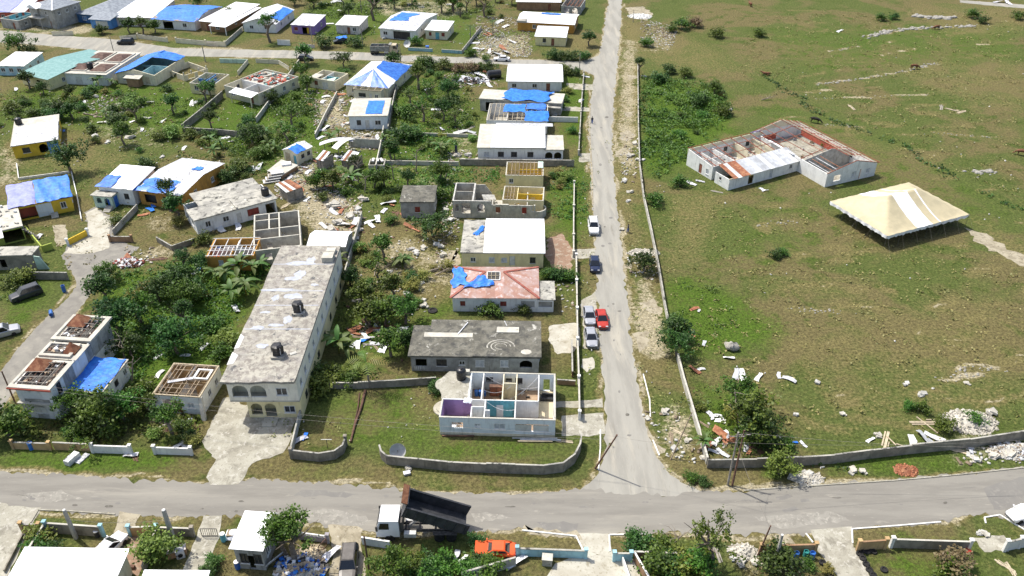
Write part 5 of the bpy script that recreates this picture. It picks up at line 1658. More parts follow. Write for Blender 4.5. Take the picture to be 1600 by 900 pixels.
def furn(name, label, cat, x, y, parts, rz=0):
 q = thing(name, label, cat, at_local(t,(x, y, .1)), ang + rz)
 for (n_, bx, m_) in parts:
  MB().box(*bx).build(n_, K[m_], q)
 return q

for i in range(3):
 q = at_local(t,(bx0 + .8 + i * .55, d * .83, .1))
 dr = thing('barrel',('left','middle','right')[i] + ' blue barrel of three in the back room of the roofless white house','barrel', q,0,'blue barrels in the roofless white house')
 MB().lathe([(.24,0),(.28, .1),(.28, .75),(.24, .85)],12).build('drum', K['blue_plastic'], dr)
 MB().lathe([(.25, .85),(.25, .9),(.2, .91)],12).build('lid', K['blue_plastic'], dr)
furn('dresser','brown wooden dresser in the roofless white house','dresser', w * .7, my + 1.2,[('cabinet',(0,0,0,1.5, .9,1.1),'wood'),('drawer',(.1,-.03, .15,1.4,-.004, .5),'wood_pale'),('drawer',(.1,-.03, .6,1.4,-.004,1.),'wood_pale')])
furn('chest_of_drawers','pale brown chest of drawers at the hall wall of the roofless white house','chest', w * .8, my + .5,[('cabinet',(0,0,0, .7,1.6,1.2),'wood_pale'),('drawer',(.05,-.03, .1, .65,-.004, .5),'wood'),('drawer',(.05,-.03, .6, .65,-.004,1.1),'wood')])
furn('sofa','black sofa at the back of the hall in the roofless white house','sofa', w * .88, d * .74,[('seat',(0,0,0,1.6, .8, .42),'paint_black'),('backrest',(0, .6, .43,1.6, .8, .85),'paint_black'),('arm',(-.2,0,0,-.005, .8, .6),'paint_black'),('arm',(1.605,0,0,1.8, .8, .6),'paint_black')])
furn('bed','dark blue bed in the back room of the roofless white house','bed', w * .37, my + .3,[('mattress',(0,0, .25,1.8,1.9, .5),'fabric_blue'),('headboard',(-.08,0,0,-.005,1.9,1.),'wood_dark'),('pillow',(.1, .2, .51, .5, .9, .62),'fabric_white')])
furn('bed','white bed in the purple room of the roofless white house','bed', w * .05, .4,[('mattress',(0,0, .25,1.3,1.6, .5),'fabric_white'),('blanket',(.0, .9, .51,1.3,1.7, .6),'interior_dark')])
furn('cabinet','dark television cabinet in the blue room of the roofless white house','cabinet', w * .545, .5,[('cabinet',(0,0,0,1.3, .6, .8),'wood_dark'),('television',(.3, .1, .81,1., .4,1.4),'wood_pale')])
furn('wardrobe','dark wardrobe at the back of the roofless white house','wardrobe', w * .4, d * .82,[('cabinet',(0,0,0,1.9, .6,1.7),'wood_dark'),('door',(.1,-.03, .1, .9,-.004,1.6),'door_wood'),('door',(1.,-.03, .1,1.8,-.004,1.6),'door_wood')])
tarp(t,[(w * .19, my - .7,2.9),(w * .26, my - .6,2.7),(w * .27, my + .05,3.1),(w * .2, my + .05,3.1)],'tarp_white', .05,5,5, .1, .05,'white_cloth')
cb = MB()
for (x0, y0, x1, y1, sag) in ((.35, .95, .85, .7,1.2),(.36, .6, .6, .7, .8),(.39, .36, .65, .2, .7),(.6, .42, .85, .95, .5)):
 pr = [(w * (x0 + (x1 - x0) * k_ / 8), d * (y0 + (y1 - y0) * k_ / 8),3.0 - sag * (1 - (k_ / 4 - 1) ** 2)) for k_ in range(9)]
 cb.path(pr, .03,4)
cb.build('hanging_cable', K['white_sheet'], t)
for k_,(x0, x1, y0, y1) in enumerate(((.24, .36, my, d),(.37, .53, my, d),(.54, .65, my, d),(.66, .85, my, d),(.02, .26,0, my),(.28, .38,0, my),(.4, .64,0, my))):
 clutter(t, w * x0, y0 + .1, w * x1, y1 - .1, .1,9,['rubble_white','wood','wood_pale','fabric_grey','interior_dark'],50 + k_, smax=.6)
b = MB()
b.bar((w * .63,-.55, .2),(w * 1.02,-.5, .32), .12, .1)
b.build('gutter', K['zinc'], t)
for (x0, x1, y, m_) in ((.68, .98,-1.0,'wood_pale'),(.02, .3,-.4,'wood_dark'),(.7,1.05,-.75,'zinc')):
 o = MB().bar((w * x0, y, .12),(w * x1, y + .1, .16), .2, .12).build('fallen_batten', K[m_])
 o.location = t.location
 o.rotation_euler.z = ang
 tag(o, {'wood_pale': 'pale yellow timber lying along the front of the roofless white house','wood_dark': 'dark timber lying at the left front of the roofless white house','zinc': 'long grey gutter length lying before the roofless white house'}[m_],'timber' if 'wood' in m_ else 'gutter')

# ---- grey block ruin and the roofless yellow house behind it
a, ang, w, d = frame((707,314),(836,316),(711,286),3.6)
t = thing('block_ruin','ruined grey block walls with arched openings and a rounded bay, behind the brilliant white roof','ruin',(a.x, a.y,0), ang)
LM.append(('grey block ruin', a.x + w / 2, a.y + d / 2,6))
b = MB()
S_, L_ = side(w, d,'f')
wall_side(b, S_, w * .47,3.6, .2,[('o', .09, .9,1.4,1.6),('o', .34,1.7,1.0,2.2),('a', .73,1.4,1.3,1.8)])
b.box(0, .2,0, .2, d,3.6).box(w * .24, .2,0, w * .25, d,3.6).box(.2, d - .2,0, w * .24, d,3.6).box(.2, d * .55,0, w * .24, d * .57,3.5)
b.box(w * .25, d - .2,0, w * .37, d,3.4)
b.hexa([(w * .37, d - .2,0),(w * .45, d - .3,0),(w * .45, d - .1,0),(w * .37, d,0)],[(w * .37, d - .2,3.3),(w * .45, d - .3,1.6),(w * .45, d - .1,1.6),(w * .37, d,3.3)])
b.build('wall', K['raw_block'], t)
b = MB()
S3 = lambda u, n, z: (w * .472 + u, n - .12, z)
wall_side(b, S3, w * .5,2.9, .2,[('o', .16, .9,1.2,1.3),('o', .8, .9,1.1,1.4)])
b.box(w * .472, .1,0, w * .485, d * .5,2.4)
b.box(w * .9, .1,0, w * .912, d * .8,2.6)
b.build('wall', K['raw_block'], t)
for u in (.465, .63, .79, .985):
 MB().box(w * u,-.2,0, w * u + .3, .12,3.).build('pilaster', K['slab_pale'], t)
MB().box(w * .52,-.25,2.905, w * .68, .1,3.1).build('lintel', K['slab_pale'], t)
for u, m_ in ((.55,'door_wood'),(.87,'shutter_red')):
 MB().box(w * u - .45, .3,1.0, w * u + .45, .4,2.4).build('board', K[m_], t)
bay = MB()
for (cx, cy, rad, a0, a1, hh) in ((w * 1.0, d * .25,2.2,-1.9,1.2,1.7),(w * 1.02, d * .95,1.5,-1.3,1.6,2.2)):
 n = 9
 for i in range(n):
  t0, t1 = a0 + (a1 - a0) * i / n, a0 + (a1 - a0) * (i + 1) / n
  h_ = hh - .05 * i
  bay.hexa([(cx + rad * math.cos(t0), cy + rad * math.sin(t0),0),(cx + rad * math.cos(t1), cy + rad * math.sin(t1),0),(cx + (rad - .22) * math.cos(t1), cy + (rad - .22) * math.sin(t1),0),(cx + (rad - .22) * math.cos(t0), cy + (rad - .22) * math.sin(t0),0)],
     [(cx + rad * math.cos(t0), cy + rad * math.sin(t0), h_),(cx + rad * math.cos(t1), cy + rad * math.sin(t1), h_),(cx + (rad - .22) * math.cos(t1), cy + (rad - .22) * math.sin(t1), h_),(cx + (rad - .22) * math.cos(t0), cy + (rad - .22) * math.sin(t0), h_)])
bay.build('rounded_bay', K['raw_block'], t)
MB().box(.2, .2, .02, w * .9, d - .2, .07).build('floor', K['floor_concrete'], t)
clutter(t, w * .26, d * .2, w * .5, d, .07,60,['rubble','rubble','rubble_white','slab_dark'],22, smax=1.5)
clutter(t, .2, .2, w * .24, d, .07,16,['rubble_white','rubble'],23)
MB().obox((w * .42, d * .75,1.5),(2.6,1.5, .2),(.3, .2, .4)).build('fallen_slab', K['rubble_white'], t)
ring = MB()
ring.box(-.03,-.03,3.602, w * .47, .22,3.68).box(-.03, .22,3.602, .22, d,3.68).box(w * .235, .22,3.602, w * .255, d,3.68).box(.22, d - .22,3.602, w * .235, d,3.68)
ring.build('wall_top', K['rubble_white'], t)
for nm, lab, fl, fr, bk, sd_ in (('yellow_ruin','roofless yellow house with a lattice of bare rafters, behind the grey block ruin',(790,274),(849,275),(792,253),31),
         ('yellow_ruin','low roofless yellow rooms joined to the back of the grey block ruin',(785,312),(849,314),(788,291),32)):
 a, ang, w, d = frame(fl, fr, bk,2.9)
 t = thing(nm, lab,'ruin',(a.x, a.y,0), ang)
 walls(t, w, d,2.9,'pale_yellow_wall', {'f': [('w', .15, .9,1.2,1.)] if sd_ == 31 else [('o', .35, .9, .1,2.1)]}, inner='pale_yellow_wall')
 floor(t, w, d,'floor_concrete')
 partition(t, w * .35, .2, w * .35, d - .2,2.8,'pale_yellow_wall', door=.5)
 partition(t, w * .36, d * .5, w - .2, d * .5,2.8,'yellow_wall', door=.6)
 if sd_ == 31:
  LM.append(('roofless yellow house', a.x + w / 2, a.y + d / 2,4))
  rafters(t, w, d,2.9,10,5,'wood', seed=sd_, skip=.1)
  MB().box(w * .85, d * .5,3.15, w - .1, d - .1,3.2).build('roof_remnant', K['mint_wall'], t)
 else:
  rafters(t, w * .3, d,2.9,4,3,'wood', seed=sd_, skip=.1)
 clutter(t,0,0, w, d, .1,34,['wood','rubble','yellow_wall','rubble_white'], sd_)
 ring_beam(t, w, d,2.9,'slab_pale', .2, .07)

# ---- unfinished grey block rooms above the apartment block
a, ang, w, d = frame((396,393),(471,384),(403,336),3.0)
t = thing('unfinished_house','unfinished roofless house of bare grey block rooms behind the apartment block','unfinished house',(a.x, a.y,0), ang)
LM.append(('unfinished grey block house', a.x + w / 2, a.y + d / 2,6))
walls(t, w, d,3.0,'raw_block', {'f': [('o', .3,1.,1.,1.2),('o', .7,1.,1.,1.2)],'r': [('o', .3,1.,1.,1.2),('o', .6,1.,1.,1.2)],'b': [('o', .5,1.,1.,1.2)]})
floor(t, w, d,'floor_concrete')
for (x0, y0, x1, y1, dr) in ((.01, .3, .99, .3, .3),(.01, .55, .99, .55, .6),(.01, .82, .6, .82, None),(.55, .3, .55, .99, .4),(.33, .55, .33, .99, None)):
 o = partition(t, w * x0 + .19, d * y0, w * x1 - .19, d * y1,3.,'raw_block', .18, dr) if y0 == y1 else partition(t, w * x0, d * y0 + .1, w * x1, d * y1 - .1,3.,'raw_block', .18, dr)
 if y0 == y1:
  MB().box(w * x0 + .2, d * y0 - .12,3.002, w * x1 - .2, d * y0 + .12,3.09).build('ring_beam', K['slab_pale'], t)
 else:
  MB().box(w * x0 - .12, d * y0 + .13,3.002, w * x0 + .12, d * y1 - .13,3.085).build('ring_beam', K['slab_pale'], t)
ring_beam(t, w, d,3.0,'slab_pale', .24, .1)

# ---- two-storey white house with tarpaulin annexe, left
a, ang, w, d = frame((21,602),(78,606),(107,497),5.6)
t = thing('two_storey_house','two-storey white house with broken red roof wells and a blue tarpaulin annexe','house',(a.x, a.y,0), ang)
LM.append(('two-storey white house with blue annexe', a.x + w / 2, a.y + d / 2,7))
walls(t, w, d,5.6,'white_wall', {'f': [('a', .5,1.5,3.5,1.4),('w', .5,1.6, .9,1.1)],'r': [('c', .1, .9,3.4,1.8),('c', .62,1.,3.3,1.9)],'l': [('w', .3,1.,3.5,1.2),('w', .7,1.,3.5,1.2)]})
MB().box(.2, .8,3.2, w - .2, .95,5.4).build('room_shade', K['interior_dark'], t)  # dark panel behind the arch, painted as the shade of the room
MB().box(-.15,-.5,2.75, w + .05,-.003,2.95).build('ledge', K['slab_pale'], t)
MB().box(.15 * w,-.02,2.96, w * .85, .0,3.4).build('balcony_panel', K['slab'], t)
MB().box(w + .003, d * .55,3.0, w + .02, d,5.5).build('grey_face', K['grey_wall'], t)
MB().box(w + .003, d * .18,3.1, w + .02, d * .34,5.5).build('grey_face', K['grey_wall'], t)
wells = ((.0, .36,5.75),(.4, .6,5.45),(.64,1.0,5.95))
for k_,(y0, y1, zt) in enumerate(wells):
 o = .55
 xa, xb, ya, yb = -o, w + o * .6, d * y0 - (o if k_ == 0 else 0), d * y1 + (o if k_ == 2 else 0)
 b = MB()
 rim = .7
 b.box(xa, ya,5.604, xb, ya + rim, zt).box(xa, yb - rim * .6,5.604, xb, yb, zt).box(xa, ya + rim,5.604, xa + rim * .6, yb - rim * .6, zt).box(xb - rim, ya + rim,5.604, xb, yb - rim * .6, zt)
 if zt < 5.6:
  b = MB()
  b.box(xa, ya - .3,5.604, xb, yb + .3,5.64)
  b.box(xa + .4, ya,5.641, xb - 1.0, ya + .5,5.95).box(xa + .4, yb - .35,5.641, xb - 1.0, yb,5.95).box(xb - 1.5, ya + .5,5.641, xb - 1., yb - .35,5.95).box(xa + .4, ya + .5,5.641, xa + .8, yb - .35,5.95)
 b.build('roof_rim', K['slab_pale'], t)
 r = random.Random(k_)
 x0_, x1_, y0_, y1_ = xa + .5, xb - .7, ya + .7, yb - .4
 zb = 5.62 if zt > 5.6 else 5.66
 MB().box(x0_, y0_,5.2 if zt > 5.6 else 5.643, x1_, y1_,5.3 if zt > 5.6 else 5.655).build('well_floor', K['interior_dark'], t)
 for i in range(7):
  x = x0_ + (x1_ - x0_) * (i + .5) / 7
  MB().bar((x, y0_, zb),(x + r.uniform(-.2, .2), y1_, zb + r.uniform(0, .3)), .08, .1).build('rafter', K['wood_grey'] if i % 2 else K['wood_dark'], t)
 for i in range(5):
  y = y0_ + (y1_ - y0_) * (i + .5) / 5
  MB().bar((x0_, y, zb + .12),(x1_ * r.uniform(.7,1), y + r.uniform(-.4, .4), zb + r.uniform(.1, .4)), .07, .07).build('batten', K['wood_grey'], t)
 clutter(t, x0_, y0_, x1_, y1_,5.3 if zt > 5.6 else 5.66,26,['wood_dark','wood','rubble','zinc'],60 + k_, smax=.6)
 px_, py_ = (x0_ * .75 + x1_ * .25, y0_ * .2 + y1_ * .8) if k_ != 1 else (x1_ * .8 + x0_ * .2,(y0_ + y1_) / 2)
 s = min(1.3,(y1_ - y0_) * .45)
 MB().add([(px_ - s, py_ - s, zb + .1),(px_ + s, py_ - s, zb + .1),(px_ + s, py_ + s, zb + .1),(px_ - s, py_ + s, zb + .1),(px_ - .1, py_ + .2, zb + 1.4)],[(0,1,4),(1,2,4),(2,3,4),(3,0,4)]).build('red_roof_piece', K['rust'], t)
MB().box(-.62,-.66,5.4, w + .4,-.553,5.62).build('red_fascia', K['red_wall'], t)
# annexe in local coordinates
A0 = Vector(G(98,612,3.0)); A1 = Vector(G(158,613,3.0)); A2 = Vector(G(203,565,3.0))
R_ = Matrix.Rotation(-ang,2)
l1 = R_ @ (A1 - Vector((a.x, a.y)))
l2 = R_ @ (A2 - Vector((a.x, a.y)))
ax0, ax1, ay0, ay1 = w + .03, l1.x, l1.y, max(l2.y, l1.y + 7)
an = bpy.data.objects.new('annexe', None)
COL.objects.link(an)
an.parent = t
an.location = (ax0, ay0,0)
aw, ad = ax1 - ax0, ay1 - ay0
walls(an, aw, ad,2.9,'white_wall', {'f': [('a', .25,1.2, .1,2.2),('a', .62,1.2, .1,2.2)],'r': [('c', .5, .9,1.2,1.),('w', .85, .9,1.2,1.)]})
MB().box(-.0,-.25,2.904, aw + .25, ad + .2,3.05).build('deck', K['slab_pale'], an)
tarp(an,[(.05,-.1,3.06),(aw + .1,-.1,3.06),(aw + .1, ad + .1,3.06),(.05, ad + .1,3.06)],'tarp', .02,22,26, .06, .12)

# ---- school: two roofless wings and a lean-to
a, ang, w, d = frame((1114,261),(1232,231),(1074,238),3.0)
t = thing('ruined_hall','roofless white L-shaped hall in the field with rusty red roof frames','hall',(a.x, a.y,0), ang)
LM.append(('roofless hall in the field', a.x + w * .7, a.y + d / 2,14))
SCH = t
walls(t, w + .2, d,3.0,'white_wall', {'f': [('o', .75,1.2, .1,2.),('w', .3,1.,1.2,1.)],'l': [('d', .55,1., .05,2.1),('m', .82, .9, .8,1.2)],'b': [('w', .2,1.2,1.,1.2),('w', .5,1.2,1.,1.2)]}, sides='fbl')
floor(t, w, d,'floor_concrete')
partition(t, w * .3, .2, w * .3, d - .2,2.9,'white_wall', .16, .4)
partition(t, w * .15, .2, w * .15, d - .2,2.6,'white_wall', .14, .5)
partition(t, .2, d * .5, w * .29, d * .5,2.6,'white_wall', .14)
partition(t, w * .6, d * .4, w * .6, d - .2,2.9,'cream_wall', .16)
partition(t, w * .85, .2, w * .85, d - .2,2.9,'cream_wall', .16, .5)
for k_,(x0, x1) in enumerate(((.02, .28),(.32, .58),(.62, .84))):
 clutter(t, w * x0, .2, w * x1, d - .2, .1,30,['rubble_white','rubble','wood','white_sheet','wood_pale'],70 + k_, smax=1.1)
fm = K['rust_frame']
for i in range(8):
 x = w * (i + .3) / 7.6
 MB().bar((x, .05,3.05),(x, d + .1,3.9), .1, .14).build('roof_beam', fm, t)
for i, y in enumerate((.0, .35, .68,1.0)):
 MB().bar((-.2, d * y,3.18 + .85 * y),(w + .4, d * y,3.18 + .85 * y), .08, .1).build('purlin', fm, t)
MB().box(-.02, d - .19,3.003, w, d + .02,3.75).build('high_wall', K['cream_wall'], t)
MB().solid([(.0, .2,3.003),(.0, d - .2,3.003),(.0, d - .2,3.75)],(.18,0,0)).build('end_wall', K['white_wall'], t)
MB().box(w * .84, d + .02,3.9, w * .98, d + .3,3.98).build('blue_strip', K['tarp'], t)
# east wing, in its own frame
a2, ang2, w2, d2 = frame((1293,272),(1371,254),(1246,192),3.0)
e = bpy.data.objects.new('east_wing', None)
COL.objects.link(e)
e.parent = t
e.location = Matrix.Rotation(-ang,3,'Z') @ (Vector((a2.x, a2.y,0)) - t.location)
e.rotation_euler.z = ang2 - ang
walls(e, w2, d2,3.0,'white_wall', {'f': [('o', .22,1.8, .9,1.3),('m', .55,1.2, .9,1.3),('d', .68, .3, .05,2.3),('m', .84,1.2,1.,1.2)],'l': [('w', .2,1.2, .9,1.3),('d', .36, .9, .05,2.2),('v', .08, .9, .05,2.)],'r': [('w', .3,1.,1.2,1.1),('w', .6,1.,1.2,1.1)]})
MB().box(.2, .2, .02, w2 - .2, d2 - .2, .08).build('floor', K['concrete_drive'], e)
MB().solid([(0,0,3.003),(w2,0,3.003),(w2 * .55,0,4.5)],(0, .2,0)).build('gable', K['white_wall'], e)
MB().solid([(0, d2 - .2,3.003),(w2, d2 - .2,3.003),(w2 * .55, d2 - .2,4.6)],(0, .2,0)).build('gable', K['cream_wall'], e)
MB().solid([(.2, d2 * .3, .1),(w2 - .2, d2 * .3, .1),(w2 - .2, d2 * .3,3.),(w2 * .55, d2 * .3,4.3),(.2, d2 * .3,3.)],(0, .16,0)).build('cross_wall', K['grey_wall'], e)
MB().box(w2 - .26, d2 * .34, .4, w2 - .19, d2 * .95,2.0).build('red_dado', K['red_wall'], e)
MB().box(.25, d2 - .3, .3, w2 * .5, d2 - .21,1.6).build('red_dado', K['red_wall'], e)
n = 7
for i in range(n):
 y = d2 * i / (n - 1)
 ap = Vector((w2 * .55, y,4.6))
 if i % 2 == 0 or i > 3:
  MB().bar((-.1, y,3.08), ap, .1, .14).build('roof_beam', fm, e)
 MB().bar(ap,(w2 + .3, y,3.0), .1, .14).build('roof_beam', fm, e)
for i in range(7):
 k_ = i / 6
 x, z = w2 * .55 + (w2 * .45 + .3) * k_,4.72 - 1.6 * k_
 MB().bar((x,-.4 if k_ > .5 else d2 * .1, z),(x, d2 + .4, z), .09, .1).build('purlin', K['wood_pale'] if i % 2 else fm, e)
for i in range(3):
 k_ = i / 3
 x, z = w2 * .55 * (1 - k_),4.72 - 1.6 * k_
 MB().bar((x, d2 * .3, z),(x, d2 + .2, z), .08, .1).build('purlin', fm, e)
for i in range(4):
 MB().bar((w2 * (.03 + .07 * i), .1,3.2 + .2 * i),(w2 * (.03 + .07 * i) + .1, d2 * .26,3.2 + .2 * i), .16, .06).build('roof_strip', K['rust' if i % 2 else 'zinc'], e)
clutter(e,0, d2 * .3, w2, d2, .1,24,['rubble_white','wood','fabric_grey'],80, smax=1.2)
MB().box(-.5, d2 * .42,3.2,-.05, d2 * .75,3.32).build('white_flashing', K['white_roof'], e)
# lean-to
a3, ang3, w3, d3 = frame((1140,281),(1252,250),(1117,268),2.4)
l = bpy.data.objects.new('lean_to', None)
COL.objects.link(l)
l.parent = t
l.location = Matrix.Rotation(-ang,3,'Z') @ (Vector((a3.x, a3.y,0)) - t.location)
l.rotation_euler.z = ang3 - ang
walls(l, w3, d3,2.4,'white_wall', {'f': [('o', .3,1.4, .05,2.1),('m', .58, .9, .1,2.),('w', .86, .9,1.,1.)],'l': [('c', .4, .6,1.3, .6)]}, sides='frl')
q = [(-.1,-.3,2.38),(w3 + .1,-.3,2.38),(w3 + .1, d3 + .3,3.45),(-.1, d3 + .3,3.45)]
sheets(l, q,18,'zinc', mats=['zinc','zinc_light','zinc'], skip=(0,1,2,3,4), jit=.015)
sheets(l, q,18,'rust', mats=['rust','rust','zinc_light'], skip=(0,) + tuple(range(5,18)), jit=.015, seed=4)
MB().box(-.1,-.05,2.41, .9, .15,2.5).build('eave_board', K['wood_pale'], l)

# ---- tent
L = Vector(G(1299,313,2.9)); Fp = Vector(G(1387,368,2.9)); Rp = Vector(G(1515,334,2.9))
u_ = (Rp - Fp); ta = u_.length / 2; u_.normalize()
v_ = Vector((-u_.y, u_.x)); tb_ = (L - Fp).dot(v_) / 2
C_ = Fp + u_ * ta + v_ * tb_
t = thing('marquee','large beige and white peaked marquee standing in the field','marquee',(C_.x, C_.y,0), math.atan2(u_.y, u_.x))
LM.append(('beige marquee', C_.x, C_.y,9))
EV, RI, PK = 2.9,3.3, ta * .36

def tz(x, y):
 k_ = max(abs(y) / tb_,(abs(x) - PK) / (ta - PK),0)
 sadd = .35 * max(0,1 - abs(x) / PK) * (1 - abs(y) / tb_) if abs(x) < PK else 0
 scal = .10 * abs(math.sin(PI * x / 2.6)) + .10 * abs(math.sin(PI * y / 2.6))
 return EV + RI * (1 - k_) ** 1.45 - sadd - scal * k_ ** 3 + .02 * math.sin(7 * x + 3 * y)

def panel(x0, x1, mat, name):
 nx_ = max(4, int((x1 - x0) / .45))

 def fn(u, v):
  x = x0 + (x1 - x0) * u
  y = -tb_ + 2 * tb_ * v
  return (x, y, tz(x, y))
 o = MB().grid(fn, nx_,40).build(name, K[mat], t, smooth=True)
 return o

bw = PK * .78
panel(-ta,-bw,'tent_beige','canopy')
panel(-bw, bw * .35,'tent_white','canopy_band')
panel(bw * .35, bw * .95,'tent_beige','canopy')
panel(bw * .95, bw * 1.06,'tent_white','canopy_band')
panel(bw * 1.06, ta,'tent_beige','canopy')
for (x0, y0, x1, y1) in ((-ta,-tb_, ta,-tb_),(ta,-tb_, ta, tb_),(ta, tb_,-ta, tb_),(-ta, tb_,-ta,-tb_)):
 n = int(math.hypot(x1 - x0, y1 - y0) / .35)

 def val(u, v):
  x, y = x0 + (x1 - x0) * u, y0 + (y1 - y0) * u
  sc_ = .5 + .16 * abs(math.sin(PI * u * n / 2.5))
  ox, oy = (y1 - y0),-(x1 - x0)
  l_ = math.hypot(ox, oy)
  k2 = .12 * math.sin(u * n * 1.3) * v
  return (x + ox / l_ * k2, y + oy / l_ * k2, tz(x, y) + .005 - sc_ * v)
 MB().grid(val, n,2).build('valance', K['tent_white'], t, smooth=True)
for sx in (-PK, PK):
 MB().tube((sx,0,0),(sx,0, EV + RI - .1), .08).build('centre_pole', K['rim'], t)
for i in range(7):
 for sy in (-1,1):
  x = -ta + 2 * ta * i / 6
  MB().tube((x, sy * tb_ * .99,0),(x, sy * tb_ * .99, EV - .1), .03, n=6).build('side_pole', K['chassis'], t)
  MB().tube((x, sy * tb_, EV - .1),(x * 1.02, sy * (tb_ + 1.7),0), .012, n=4).build('guy_rope', K['wood_grey'], t)
for i in range(1,4):
 for sx in (-1,1):
  y = -tb_ + 2 * tb_ * i / 4
  MB().tube((sx * ta * .99, y,0),(sx * ta * .99, y, EV - .1), .03, n=6).build('side_pole', K['chassis'], t)
  MB().tube((sx * ta, y, EV - .1),(sx * (ta + 1.7), y,0), .012, n=4).build('guy_rope', K['wood_grey'], t)

# ---- shacks and enclosure in the middle left
def hut(label, quad, z, wm, mats, n, slope=.5, cat='shack', walls_=True):
 p = [Vector(G(*q, z)) for q in quad]          # near-left, near-right, far-right, far-left of the roof
 o_ = p[0]
 ang_ = math.atan2(p[1].y - p[0].y, p[1].x - p[0].x)
 R = Matrix.Rotation(-ang_,2)
 lp = [R @ (q - o_) for q in p]
 tt = thing('tin_hut', label, cat,(o_.x, o_.y,0), ang_)
 q4 = [(lp[0].x, lp[0].y, z),(lp[1].x, lp[1].y, z),(lp[2].x, lp[2].y, z + slope),(lp[3].x, lp[3].y, z + slope)]
 sheets(tt, q4, n, mats[0], mats=mats, jit=.06, seed=n + 3)
 if walls_:
  w_, d_ = lp[1].x,(lp[2].y + lp[3].y) / 2
  sub = MB()
  sub.box(.15, .2,0, w_ - .15, .3, z - .02).box(w_ - .25, .3,0, w_ - .15, d_ - .2, z + slope * .4).box(.15, .3,0, .25, d_ - .2, z + slope * .4)
  sub.build('wall', K[wm], tt)
  for x in (.2, w_ * .5, w_ - .2):
   MB().bar((x, .1,0),(x, .1, z), .1).build('post', K['wood_grey'], tt)
 return tt

hut('tin hut with rust-striped roof and board walls, beside the long grey-roofed house',[(447,301),(474,293),(452,284),(431,291)],2.3,'wood_grey',['zinc_light','rust','zinc_light','rust','rust'],5)
hut('small hut with white and rust roof sheets, middle of the shack yard',[(493,249),(505,252),(517,241),(506,238)],2.2,'wood_grey',['white_sheet','rust','white_sheet'],3)
hut('low tin shelter with striped white and rust roof at the shack yard edge',[(532,250),(552,254),(562,242),(545,238)],2.2,'wood_grey',['white_sheet','rust','zinc_light','white_sheet','zinc_light'],5)
tt = thing('bent_roof','pair of long bent roof sheets propped over the shack yard','roof sheets', tuple(P(530,246)))
for (x0, y0, x1, y1, m_) in ((-4.5,2.2,2.8,3.4,'white_sheet'),(-.8,-.2,2.6,4.4,'zinc_light')):
 def bend(u, v, x0=x0, y0=y0, x1=x1, y1=y1):
  dx, dy = x1 - x0, y1 - y0
  l_ = math.hypot(dx, dy)
  nx_, ny_ = -dy / l_, dx / l_
  return (x0 + dx * u + nx_ * (v - .5) * 1.7, y0 + dy * u + ny_ * (v - .5) * 1.7,2.2 + .9 * math.sin(PI * u * .85) + .05 * math.sin(v * 19))
 MB().grid(bend,10,6).build('roof_sheet', K[m_], tt, smooth=True)
for (x, y) in ((-3.5,2.4),(2.,3.2),(0., .2),(2.2,4.)):
 MB().tube((x, y,0),(x, y,2.5), .07).build('post', K['wood_grey'], tt)
p = [Vector(G(*q,1.1)) for q in ((417,267),(440,274),(466,258),(440,249))]
tt = thing('raised_slab','raised concrete slab with a mattress, in front of the tiny tarped shack','slab',(p[0].x, p[0].y,0))
lp = [(q.x - p[0].x, q.y - p[0].y) for q in p]
MB().prism(lp, .95,1.12).build('slab', K['slab_pale'], tt)
c_ = (sum(q[0] for q in lp) / 4, sum(q[1] for q in lp) / 4)
MB().prism([(c_[0] + (q[0] - c_[0]) * .93, c_[1] + (q[1] - c_[1]) * .93) for q in lp],0, .949).build('base', K['brown_wall'], tt)
tag(MB().obox((p[0].x + c_[0] + .6, p[0].y + c_[1] + 1.4,1.32),(2.,1.4, .36),(0,0, .3)).build('mattress', K['fabric_white'], None, loc=(p[0].x + c_[0] + .6, p[0].y + c_[1] + 1.4,1.13)),'white mattress lying on the raised slab','mattress')
q = P(424,284)
tt = thing('slab_stack','stack of four white concrete slabs beside the long grey-roofed low house','slab stack', q)
for i in range(4):
 MB().obox((.35 * i, .5 * i, .25 + .42 * i),(3.3 - .25 * i,1.7, .18),(0,0, .35)).build('slab', K['stone_white'], tt)
 if i < 3:
  MB().obox((.35 * i, .5 * i, .05 + .42 * i + .32),(2.6,1.2, .24),(0,0, .35)).build('spacer', K['dark_block'], tt)
q = P(548,318)
# concrete frame in the block enclosure
tt = thing('block_pen','small white block pen inside the walled shack yard','pen', tuple(P(576,266)))
walls(tt,3.4,3.2,1.2,'raw_block', {'f': [('o', .5,1., .0,1.)]})
for i in range(3):
 MB().obox((.8 + i * .9,2.2,1.4),(.5,1.6, .25),(0,0, .2 * i)).build('white_block', K['stone_white'], tt)
